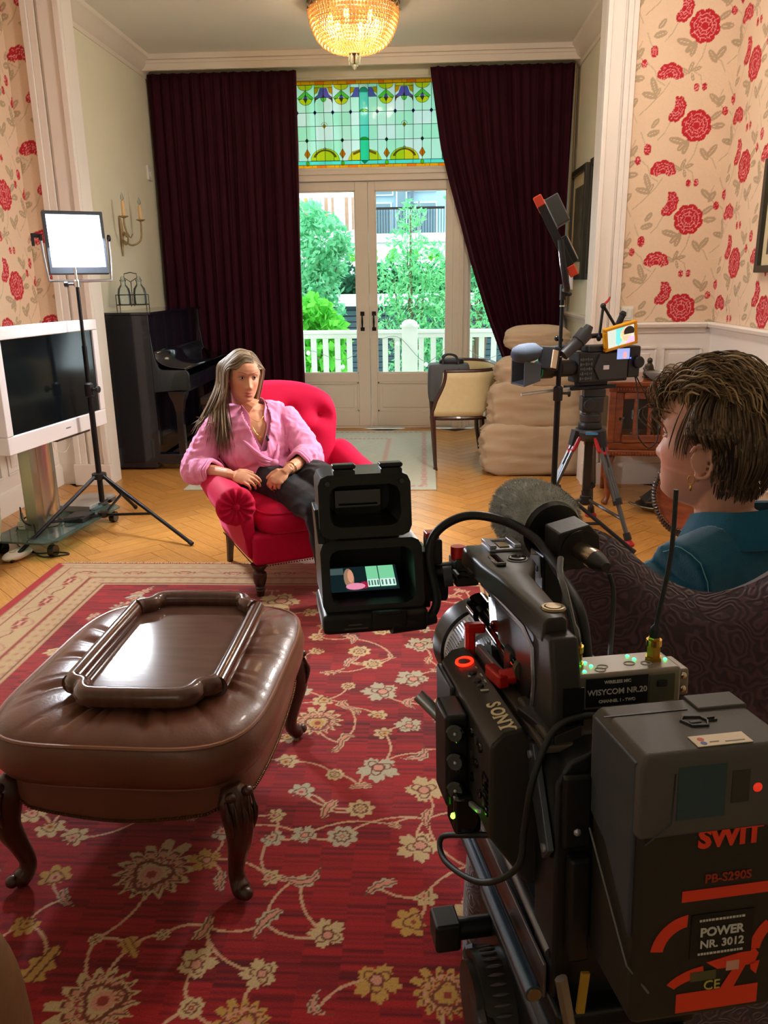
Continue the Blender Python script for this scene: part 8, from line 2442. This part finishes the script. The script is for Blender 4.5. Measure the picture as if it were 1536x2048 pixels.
build('base', MB().b2((-.026, .06, -.262), (.085, .30, -.238)), cblk2, rigb, bevel=.004)
build('bent_bracket', MB().tube([(-.024, .060, -.205), (-.018, .050, -.250), (.0, .045, -.262), (.06, .045, -.260)], .0055, 8, flat=0.7), mat('worn_metal', (132, 112, 92), 0.35, metal=0.7), rigb)
build('red_knob', MB().ell((-.022, .175, -.185), (.006, .012, .009), None, 10, 8), redan, rigb)
build('red_clamp', MB().b2((-.020, .095, -.215), (-.014, .110, -.190)), redan, rigb, bevel=.002)
build('yellow_tag', MB().box((-.006, .062, -.222), (.006, .003, .034), roty(.1)), mat('yellow_tag', (176, 130, 40), 0.5), rigb)
# fluid head and legs of the foreground tripod
ft = rigthing('camera_tripod', 'black fluid head and tripod legs carrying the foreground cinema camera', 'tripod')
build('head', MB().b2((-.032, .08, -.36), (.07, .26, -.275)).b2((-.03, .05, -.275), (.08, .30, -.262)), cblk2, ft, bevel=.008)
build('tilt_drum', MB().cyl((-.030, .17, -.325), (-.058, .17, -.325), .044, n=32).cyl((-.058, .17, -.325), (-.064, .17, -.325), .036, n=32), cblk, ft, ang=30)
tdn = MB()
for k in range(36):
    a = 2 * math.pi * k / 36
    tdn.ell((-.044, .17 + .0445 * math.cos(a), -.325 + .0445 * math.sin(a)), (.008, .0015, .0015), None, 6, 4)
build('knurling', tdn, cgrey, ft, kind='stuff')
build('brake_knob', MB().b2((-.086, .205, -.300), (-.062, .235, -.272)).cyl((-.064, .22, -.288), (-.03, .22, -.288), .010, n=12), cblk2, ft, bevel=.003)
build('lever_arm', MB().tube([(-.050, .215, -.31), (-.060, .13, -.31), (-.064, .10, -.34)], .009, 8), cblk, ft)
hc_ = PG + RG @ Vector((.01, .17, -.37))
RGi = RG.transposed()
def loc_(p): return RGi @ (Vector(p) - PG)
build('bowl', MB().tube([loc_(hc_ + Vector((0, 0, .02))), loc_(hc_ - Vector((0, 0, .07)))], [.06, .045], 20), cblk, ft)
for a in (math.radians(75), math.radians(195), math.radians(315)):
    d = Vector((math.cos(a), math.sin(a), 0)); top_ = hc_ + d * .06 - Vector((0, 0, .04)); bot = Vector((hc_.x, hc_.y, .036)) + d * .24
    lg = build('leg', MB().tube([loc_(top_), loc_(top_.lerp(bot, .5)), loc_(bot)], [.020, .017, .013], 10), cblk, ft)
    build('rubber_foot', MB().tube([loc_(top_.lerp(bot, .97)), loc_(bot)], [.018, .02], 10), cab, lg)

# viewfinder loupe opened into two black boxes
vf = rigthing('viewfinder_loupe', 'black flip-open viewfinder hood left of the camera, its small screen showing the interview', 'viewfinder')
vblk = mat('viewfinder_black', (20, 19, 18), 0.42, spec=0.4, bump=(300, 0.05))
inner = mat('viewfinder_inside', (9, 10, 14), 0.6)
def hollow(x0, x1, z0, z1, y0, y1, t, tilt=0.0, skew=0.0):
    """Open-backed box: open side at y0 (towards the operator)."""
    o = [(x0, z0), (x1, z0), (x1, z1), (x0, z1)]
    def rr(i, y, dz=0):
        a = [(x0 + i, z0 + i), (x1 - i, z0 + i), (x1 - i, z1 - i), (x0 + i, z1 - i)]
        r = min(.010, .2 * (z1 - z0)); out = []
        for k, (x, z) in enumerate(a):
            sx = 1 if k in (0, 3) else -1; sz = 1 if k in (0, 1) else -1
            pts = [(x + sx * r, z), (x + sx * r * .3, z + sz * r * .3), (x, z + sz * r)]
            out += pts[::-1] if k in (0, 2) else pts
        return [(x, y + (z - z0) * tilt, z + dz) for x, z in out]
    return MB().loft([rr(0, y1), rr(0, y0), rr(t, y0), rr(t * 1.3, y1 - .006)])
lo = build('lower_hood', hollow(-.166, -.060, -.022, .052, .362, .452, .009, tilt=.25), vblk, vf, ang=40)
build('hood_inside', MB().b2((-.158, .446, -.016), (-.068, .449, .046)), inner, vf)
# the small lit screen lies at the bottom of the hood
scz = lambda t: (-.008 + .018 * t, .392 + .03 * t)
def sq(u0, u1, t0, t1, lift):
    pts = []
    for u, t in ((u0, t0), (u1, t0), (u1, t1), (u0, t1)):
        z, y = scz(t); pts.append((-.156 + .074 * u, y - lift * .4, z + lift))
    return pts
def spiece(name, pts, m, par):
    n = len(pts); mb = MB()
    mb.v = [tuple(p) for p in pts] + [(p[0], p[1] + .0002, p[2] - .0004) for p in pts]
    mb.f = [tuple(range(n)), tuple(range(2 * n - 1, n - 1, -1))] + [(i, n + i, n + (i + 1) % n, (i + 1) % n) for i in range(n)]
    return build(name, mb, m, par, smooth=False)
def em(name, c, s): return mat(name, c, 0.4, emit=(c, s))
sc_ = spiece('screen', sq(0, 1, 0, 1, .002), em('screen_dark', (22, 40, 44), .5), vf)
for u0, u1 in ((.55, .72), (.735, .96)):
    spiece('screen_window', sq(u0, u1, .12, .97, .0026), em('screen_green', (116, 196, 150), .8), sc_)
    spiece('screen_rail', sq(u0, u1, .12, .40, .0032), em('screen_pale', (206, 226, 226), .8), sc_)
    for k in range(4):
        a = u0 + (u1 - u0) * (k + .5) / 4
        spiece('screen_leaf_shade', sq(a - .012, a + .012, .14, .34, .0038), em('screen_green2', (70, 130, 100), .6), sc_)
def sblob(cu, ct, ru, rt, c, nm, lift):
    pts = []
    for k in range(14):
        a = 2 * math.pi * k / 14; t = ct + rt * math.sin(a); z, y = scz(t)
        pts.append((-.156 + .074 * (cu + ru * math.cos(a)), y - lift * .4, z + lift))
    spiece(nm, pts, em('screen_' + nm, c, .7), sc_)
sblob(.29, .52, .075, .40, (150, 120, 96), 'screen_hair', .0028)
sblob(.315, .58, .042, .26, (214, 150, 122), 'screen_face', .0034)
sblob(.37, .16, .14, .13, (226, 140, 170), 'screen_shirt', .0032)
sblob(.50, .20, .06, .14, (150, 30, 60), 'screen_armchair', .0030)
spiece('screen_curtain', sq(.02, .22, .70, .95, .0024), em('screen_grey', (80, 100, 100), .5), sc_)
base_ = build('screen_housing', MB().b2((-.168, .352, -.040), (-.058, .455, -.018)), vblk, vf, bevel=.006)
build('release_latch', MB().b2((-.118, .349, -.034), (-.082, .353, -.016)).b2((-.112, .347, -.020), (-.088, .352, -.016)), cblk2, vf, bevel=.001, seg=1)
build('printed_mark', MB().b2((-.142, .3515, -.030), (-.128, .3518, -.0285)).b2((-.146, .3515, -.034), (-.122, .3518, -.0325)), cgrey, vf)
up = build('upper_hood', hollow(-.166, -.072, .058, .122, .366, .43, .011, tilt=.10), vblk, vf, ang=40)
build('hood_inside', MB().b2((-.157, .428, .064), (-.081, .432, .117)), inner, vf)
build('eyepiece_window', MB().b2((-.146, .418, .070), (-.096, .426, .098)).b2((-.142, .414, .082), (-.10, .42, .0835)), cgloss, vf, bevel=.001, seg=1)
build('hinge', MB().b2((-.150, .385, .044), (-.082, .430, .062)).cyl((-.146, .388, .055), (-.086, .388, .055), .006, n=14), vblk, vf, bevel=.002)
build('left_flank', MB().loft([[(-.168, .372, .052), (-.160, .372, .052), (-.160, .43, .052), (-.168, .43, .052)], [(-.170, .385, .085), (-.163, .385, .085), (-.163, .43, .085), (-.170, .43, .085)]]), vblk, vf, bevel=.001, seg=1)
for x in (-.139, -.091):
    build('latch', MB().b2((x - .011, .372, .119), (x + .011, .392, .127)).b2((x - .012, .374, .127), (x + .012, .388, .132)), cblk2, vf, bevel=.0015, seg=1)
for x in (-.157, -.082):
    build('screw', MB().cyl((x, .3645, .1145), (x, .3665, .1145), .0025, n=10), cgloss, vf)
va = build('mounting_arm', MB().cyl((-.056, .405, .004), (.008, .392, .012), .0095, n=18).cyl((-.052, .40, -.012), (-.030, .40, -.012), .014, n=18).b2((-.060, .385, -.028), (-.050, .43, .034)), cblk2, vf, bevel=.001, seg=1)
build('clamp_block', MB().b2((-.024, .378, -.006), (.002, .412, .024)).b2((-.051, .385, .018), (-.036, .418, .046)), cblk, va, bevel=.003)
build('rod_end', MB().cyl((-.036, .382, .006), (-.027, .380, .007), .011, n=18), cgrey2, va)
build('red_thumbwheel', MB().cyl((-.018, .392, .022), (-.018, .392, .036), .008, n=16), redan, va, ang=30)
build('red_catch', MB().b2((-.052, .392, .044), (-.038, .410, .052)), redan, va, bevel=.002)
build('connector', MB().cyl((-.098, .356, -.034), (-.062, .362, -.034), .009, n=14).cyl((-.064, .362, -.034), (-.05, .366, -.033), .0065, n=14), cab, vf)
def rcable(label, pts, r, m=cab):
    o = build('cable', MB().tube(spline([PG + RG @ Vector(p) for p in pts], 8), r, 8), m, ang=180)
    return tag(o, label, 'cable')
rcable('thick black cable arching from the viewfinder over to the camera handle', [(-.055, .366, -.034), (-.046, .372, -.015), (-.052, .38, .03), (-.041, .385, .056), (-.010, .385, .070), (.025, .37, .066), (.046, .33, .055), (.050, .28, .038), (.046, .21, .018), (.042, .18, -.025), (.045, .17, -.043)], .0047)
rcable('thin black cable drooping from the microphone plug behind the handle', [(.090, .252, .038), (.092, .246, .022), (.082, .225, -.005), (.065, .19, -.025), (.058, .165, -.042)], .0022)
rcable('black cable looping out over the rods on the left of the camera', [(.035, .106, -.028), (.004, .102, -.022), (-.018, .100, -.030), (-.036, .092, -.062), (-.040, .098, -.105), (-.045, .100, -.140), (-.066, .125, -.168), (-.082, .18, -.186), (-.080, .205, -.180), (-.062, .175, -.160), (-.045, .16, -.152)], .0026)

# on-board microphone with a furry windshield
mic = rigthing('microphone', 'camera microphone with a grey furry windshield and metal plug beside the handle', 'microphone')
m0, m1 = Vector((.0845, .262, .046)), Vector((.060, .455, .066))
ax = (m1 - m0).normalized()
def on_ax(l): return m0 + ax * ((l - m0.y) / ax.y)
mrot = frame_from(ax)
build('tube', MB().cyl(on_ax(.30), on_ax(.42), .0105, n=18), mat('mic_tube', (50, 50, 48), 0.35, metal=0.5), mic)
hp_ = [(.022 * math.cos(t), .022 * math.sin(t)) for t in [math.radians(a) for a in (-60, -20, 20, 60, 100, 140, 180, 220, 260)]]
build('holder', MB().prism([(-.022, -.018), (.010, -.024), (.022, -.012), (.024, .006), (.014, .020), (-.020, .022)], -.016, .016, mrot, on_ax(.315)), cblk, mic, bevel=.002)
build('holder_face', MB().cyl(on_ax(.297), on_ax(.301), .020, n=26), cblk2, mic)
build('mount_arm', MB().loft([[(x, l, z) for x, l in ((.044, .30), (.066, .30), (.066, .34), (.044, .34))] for z in (.045, .012, -.045)]), cblk2, mic, bevel=.003)
build('label_sticker', MB().box((.0425, .318, .030), (.0012, .026, .022), rotz(.0) @ rotx(-.2)), mat('grey_sticker', (170, 174, 190), 0.5), mic)
build('sticker_mark', MB().tube([(.0415, .311, .027), (.0415, .325, .030), (.0415, .324, .035), (.0415, .310, .032)], .0006, 4, closed=True), blk, mic)
xl = build('xlr_plug', MB().cyl(on_ax(.298), on_ax(.276), .0088, .0090, 20).cyl(on_ax(.276), on_ax(.268), .0098, .0098, 20), mat('plug_nickel', (150, 134, 112), 0.25, metal=0.9), mic, ang=30)
build('plug_boot', MB().tube([on_ax(.270), on_ax(.262), on_ax(.250)], [.0098, .0086, .0046], 16), mat('boot_black', (36, 34, 34), 0.45), xl)
furm = mat('grey_fur', (196, 196, 190), 0.95, spec=0.1, var=(60, 0.35))
core = MB().lathe([(.016, 0), (.032, .004), (.0385, .018), (.0395, .045), (.036, .075), (.026, .098), (.010, .108), (.001, .109)], 28, R=mrot, t=on_ax(.352))
fw2 = build('windshield', core, furm, mic)
build('windshield_collar', MB().lathe([(.012, -.004), (.030, -.003), (.032, .004), (.028, .008)], 26, R=mrot, t=on_ax(.352)), cblk2, mic)
fm = MB(); _q = random.Random(9)
prof = [(.0, .032), (.018, .0385), (.045, .0395), (.075, .036), (.098, .026), (.109, .004)]
hairs_v, hairs_f = [], []
for k in range(9000):
    t = _q.uniform(.004, .108); r = interp(t, [p[0] for p in prof], [p[1] for p in prof]); a = _q.uniform(0, 2 * math.pi)
    o = on_ax(.352)
    n_ = mrot @ Vector((math.cos(a), math.sin(a), (t - .045) * 8)).normalized()
    p = o + mrot @ Vector((r * math.cos(a), r * math.sin(a), t))
    tg = Vector((_q.uniform(-1, 1), _q.uniform(-1, 1), _q.uniform(-1, 1))); tg = tg - n_ * tg.dot(n_); tg.normalize()
    L = _q.uniform(.0035, .0075)
    tip = p + n_ * L * .75 + tg * L * .55
    sd = n_.cross(tg) * .00045
    b0 = len(hairs_v); hairs_v += [tuple(p - sd), tuple(p + sd), tuple(tip)]; hairs_f.append((b0, b0 + 1, b0 + 2))
fm.v, fm.f = hairs_v, hairs_f
me_ = bpy.data.meshes.new('fur'); me_.from_pydata(fm.v, [], fm.f); me_.materials.append(furm)
fo = link('fur', me_, fw2); fo['kind'] = 'stuff'

# wireless receiver on top
wr = rigthing('wireless_receiver', 'grey metal wireless receiver with green lights and two antennas on the camera', 'receiver')
alum = mat('receiver_metal', (138, 128, 116), 0.42, metal=0.35)
build('case', MB().b2((.0, .124, -.030), (.094, .160, .0)), alum, wr, bevel=.003)
for x in (-.003, .097):
    build('end_ear', MB().b2((x - .0055, .128, -.026), (x + .0055, .156, -.004)), alum, wr, bevel=.002)
    for z in (-.020, -.009):
        build('screw', MB().ell((x, .1275, z), (.003, .002, .003), None, 10, 6), mat('bright_screw', (200, 186, 160), 0.2, metal=1.0), wr)
build('foot_wedge', MB().loft([[(-.014, .150, -.036), (.006, .150, -.036), (.008, .108, -.036), (-.002, .108, -.036)], [(-.010, .148, -.022), (.004, .148, -.022), (.004, .126, -.024), (.0, .126, -.024)]]), alum, wr, bevel=.001, seg=1)
lb_ = build('name_label', MB().b2((.016, .1232, -.0265), (.066, .1240, -.0035)), mat('label_black', (14, 14, 16), 0.5), wr)
for tx, sz, z, x in (('WISYCOM NR.20', .0064, -.0150, .041), ('WIRELESS MIC', .0034, -.0070, .041), ('CHANNEL 1 - TWO', .0034, -.0225, .041)):
    text_mesh('lettering', tx, sz, white_ink, lb_, (x, .1229, z), (1, 0, 0), (0, 0, 1), .0002, .0001)
build('switch_plate', MB().b2((.067, .1230, -.0265), (.088, .1240, -.0045)), mat('label_green_grey', (74, 72, 56), 0.5), wr, bevel=.0004, seg=1)
build('toggle', MB().b2((.073, .1215, -.014), (.081, .1232, -.009)), blk, wr, bevel=.0005, seg=1)
grn = mat('green_signal', (60, 255, 120), 0.3, emit=((40, 255, 110), 9))
for x, l in ((.024, .146), (.026, .139), (.017, .130), (.062, .152), (.0645, .145), (.088, .140)):
    build('signal_light', MB().ell((x, l, .0005), (.0014, .0016, .0008), None, 8, 5), grn, wr)
for x, l in ((.034, .136), (.057, .138), (.030, .131), (.070, .136)):
    build('button_ring', MB().tube([(x + .0042 * math.cos(t), l + .0034 * math.sin(t), .0003) for t in np.linspace(0, 2 * math.pi, 20)[:-1]], .0004, 4, closed=True), white_ink, wr)
goldc = mat('gold_connector', (206, 160, 72), 0.25, metal=1.0)
for x in (.0145, .079):
    build('antenna_socket', MB().lathe([(.0068, 0), (.0068, .003), (.0056, .003), (.0056, .012), (.0048, .012), (.0048, .019)], 6, t=(x, .142, 0)).lathe([(.0060, .012), (.0060, .017)], 18, t=(x, .142, 0)), goldc, wr, smooth=False)
build('antenna', MB().tube(spline([(.0145, .142, .018), (.0125, .142, .030), (.011, .158, .056), (.013, .175, .066), (.019, .190, .074)], 6), [.0042] * 7 + [.0026] * 18, 8), mat('antenna_grey', (96, 96, 98), 0.25, metal=0.4), wr)
build('antenna', MB().tube(spline([(.079, .142, .018), (.081, .142, .033), (.0885, .142, .077), (.0905, .142, .104), (.091, .142, .136)], 6), [.0042] * 5 + [.0019] * 20, 8), cab, wr)

# battery
bt_ = rigthing('battery', 'large grey and black battery pack with red lettering nearest the camera', 'battery')
build('lower_case', MB().b2((.001, .001, -.194), (.104, .074, -.03)), mat('battery_brown_black', (34, 30, 23), 0.55, bump=(500, 0.06)), bt_, bevel=.005)
build('upper_shell', MB().loft([[(-.0005, -.0008, -.056), (.1055, -.0008, -.056), (.1055, .0755, -.056), (-.0005, .0755, -.056)], [(-.0005, -.0008, -.008), (.1055, -.0008, -.008), (.1055, .0755, -.008), (-.0005, .0755, -.008)], [(.004, .003, 0), (.101, .003, 0), (.101, .0725, 0), (.004, .0725, 0)]]), cgrey, bt_, bevel=.003)
sd2 = build('side_cover', MB().add([(-.0012, .006, -.006), (-.0012, .070, -.006), (-.0012, .070, -.078), (-.0012, .046, -.086), (-.0012, .006, -.130), (.002, .006, -.006), (.002, .070, -.006), (.002, .070, -.078), (.002, .046, -.086), (.002, .006, -.130)], [(0, 1, 2, 3, 4), (9, 8, 7, 6, 5), (0, 5, 6, 1), (1, 6, 7, 2), (2, 7, 8, 3), (3, 8, 9, 4), (4, 9, 5, 0)]), cgrey2, bt_, bevel=.001, seg=1)
build('lid_seam', MB().b2((.0, .055, .0001), (.06, .0562, .0006)).b2((.066, .060, .0001), (.1, .0612, .0006)), blk, bt_, smooth=False)
build('lid_step', MB().b2((.066, .052, -.002), (.102, .073, .0022)), cgrey, bt_, bevel=.001, seg=1)
build('diagonal_seam', MB().tube([(.004, -.0010, -.059), (.021, -.0010, -.046), (.022, -.0010, -.012)], .0006, 4), blk, bt_)
build('diagonal_seam', MB().tube([(-.0012, .070, -.092), (-.0012, .005, -.150), (.012, -.0004, -.168)], .0009, 4), mat('seam_grey', (96, 92, 90), 0.5), bt_)
def ink(name, pts, m, y=-.0006, th=.0004):
    n = len(pts); mb = MB()
    mb.v = [(p[0], y, p[1]) for p in pts] + [(p[0], y + th, p[1]) for p in pts]
    mb.f = [tuple(range(n)), tuple(range(2 * n - 1, n - 1, -1))] + [(i, n + i, n + (i + 1) % n, (i + 1) % n) for i in range(n)]
    return build(name, mb, m, bt_, smooth=False)
yI = -.0012
ink('teal_sticker', rect(.024, .056, -.044, -.008), mat('teal_sticker', (40, 62, 66), 0.6), y=yI)
ink('charge_panel', rect(.060, .072, -.036, -.014), mat('dark_panel_ink', (50, 46, 40), 0.6), y=yI)
build('red_indicator', MB().ell((.0775, -.0012, -.027), (.0032, .0012, .0032), None, 12, 6), mat('red_indicator', (230, 60, 40), 0.4, emit=((230, 50, 30), .4)), bt_)
text_mesh('lettering', 'SWIT', .0185, red_ink, bt_, (.0625, .0004, -.0605), (1, 0, 0), (0, 0, 1), .0003, .0009)
text_mesh('lettering', 'PB-S290S', .0085, mat('dim_red_ink', (150, 46, 26), 0.55), bt_, (.063, .0004, -.0895), (1, 0, 0), (0, 0, 1), .0003, .0002)
y2 = .0004
ink('red_bar', rect(.032, .094, -.1045, -.0965), red_ink, y=y2)
oa = arc(.040, -.142, .028, .028, 96, 172, 10); ia = arc(.040, -.142, .0195, .0195, 172, 100, 10)
ink('red_arc', oa + ia, red_ink, y=y2)
ink('red_arc', arc(.113, -.150, .032, .032, 172, 130, 8) + arc(.113, -.150, .024, .024, 130, 172, 8), red_ink, y=y2)
ink('red_arc', arc(.056, -.176, .036, .022, 150, 100, 8) + arc(.056, -.176, .030, .014, 100, 150, 8), red_ink, y=y2)
ink('red_arc', [(.052, -.152), (.086, -.146), (.089, -.150), (.086, -.158), (.060, -.158)], red_ink, y=y2)
ink('red_arc', [(.060, -.178), (.072, -.158), (.080, -.158), (.070, -.178)], red_ink, y=y2 - .0001)
ink('red_arc', [(.083, -.156), (.090, -.156), (.088, -.166), (.084, -.162)], red_ink, y=y2)
ink('red_block', rect(.032, .090, -.188, -.1735), red_ink, y=y2)
lbl = ink('name_label', rect(.0395, .083, -.1475, -.115), mat('label_black', (14, 14, 16), 0.5), y=y2 - .0002)
for tx, sz, x, z, b_ in (('POWER', .0088, .061, -.1285, .0003), ('NR. 3012', .0080, .0615, -.1375, .0002), ('UNITED BROADCAST', .0034, .061, -.1195, 0), ('WWW.UNITED.NL', .0034, .061, -.1445, 0)):
    if sz > .005:
        text_mesh('lettering', tx, sz, white_ink, lbl, (x, y2 - .0006, z), (1, 0, 0), (0, 0, 1), .0002, b_)
    else:
        dash = MB(); xx = x - .016
        while xx < x + .016:
            w_ = .0012 + .0010 * ((xx * 7919) % 1); dash.b2((xx, y2 - .0006, z - .0008), (xx + w_, y2 - .0003, z + .0008)); xx += w_ + .0006
        build('small_print', dash, white_ink, lbl, smooth=False, kind='stuff')
text_mesh('lettering', 'CE', .0100, mat('yellow_ink', (190, 176, 84), 0.5), bt_, (.0565, .0001, -.1695), (1, 0, 0), (0, 0, 1), .0003, .0)
ink('info_panel', rect(.041, .059, -.165, -.158), mat('olive_ink', (84, 80, 46), 0.6), y=y2 - .0003)
ink('pale_icon', rect(.066, .075, -.160, -.153), mat('pale_pink_ink', (206, 150, 130), 0.6), y=y2 - .0004)
ts = build('top_sticker', MB().b2((.040, .006, .0003), (.077, .019, .0008)), mat('paper_white', (236, 214, 186), 0.6), bt_, smooth=False)
build('sticker_logo', MB().lathe([(.0022, .0008), (.0022, .0010), (0, .0010)], 12, t=(.046, .014, 0)), mat('logo_red', (206, 84, 74), 0.6), ts)
build('sticker_logo', MB().lathe([(.0020, .0008), (.0020, .0010), (0, .0010)], 12, t=(.0455, .0092, 0)), mat('logo_blue', (70, 96, 170), 0.6), ts)
build('sticker_print', MB().b2((.050, .0095, .0008), (.056, .0105, .0010)).b2((.060, .0085, .0008), (.073, .0095, .0010)), mat('print_grey', (130, 120, 116), 0.6), ts, smooth=False)
ic = MB().tube([(.047, .040, .0006), (.051, .032, .0006), (.061, .031, .0006), (.064, .037, .0006), (.062, .043, .0006), (.051, .045, .0006)], .0011, 6, closed=True).tube([(.063, .037, .0006), (.071, .037, .0006)], .0007, 4).tube([(.066, .0405, .0006), (.071, .0405, .0006)], .0006, 4)
build('battery_emblem', ic, blk, bt_)
build('emblem_slot', MB().b2((.052, .0365, .0003), (.060, .0395, .0007)), cgrey2, bt_, smooth=False)
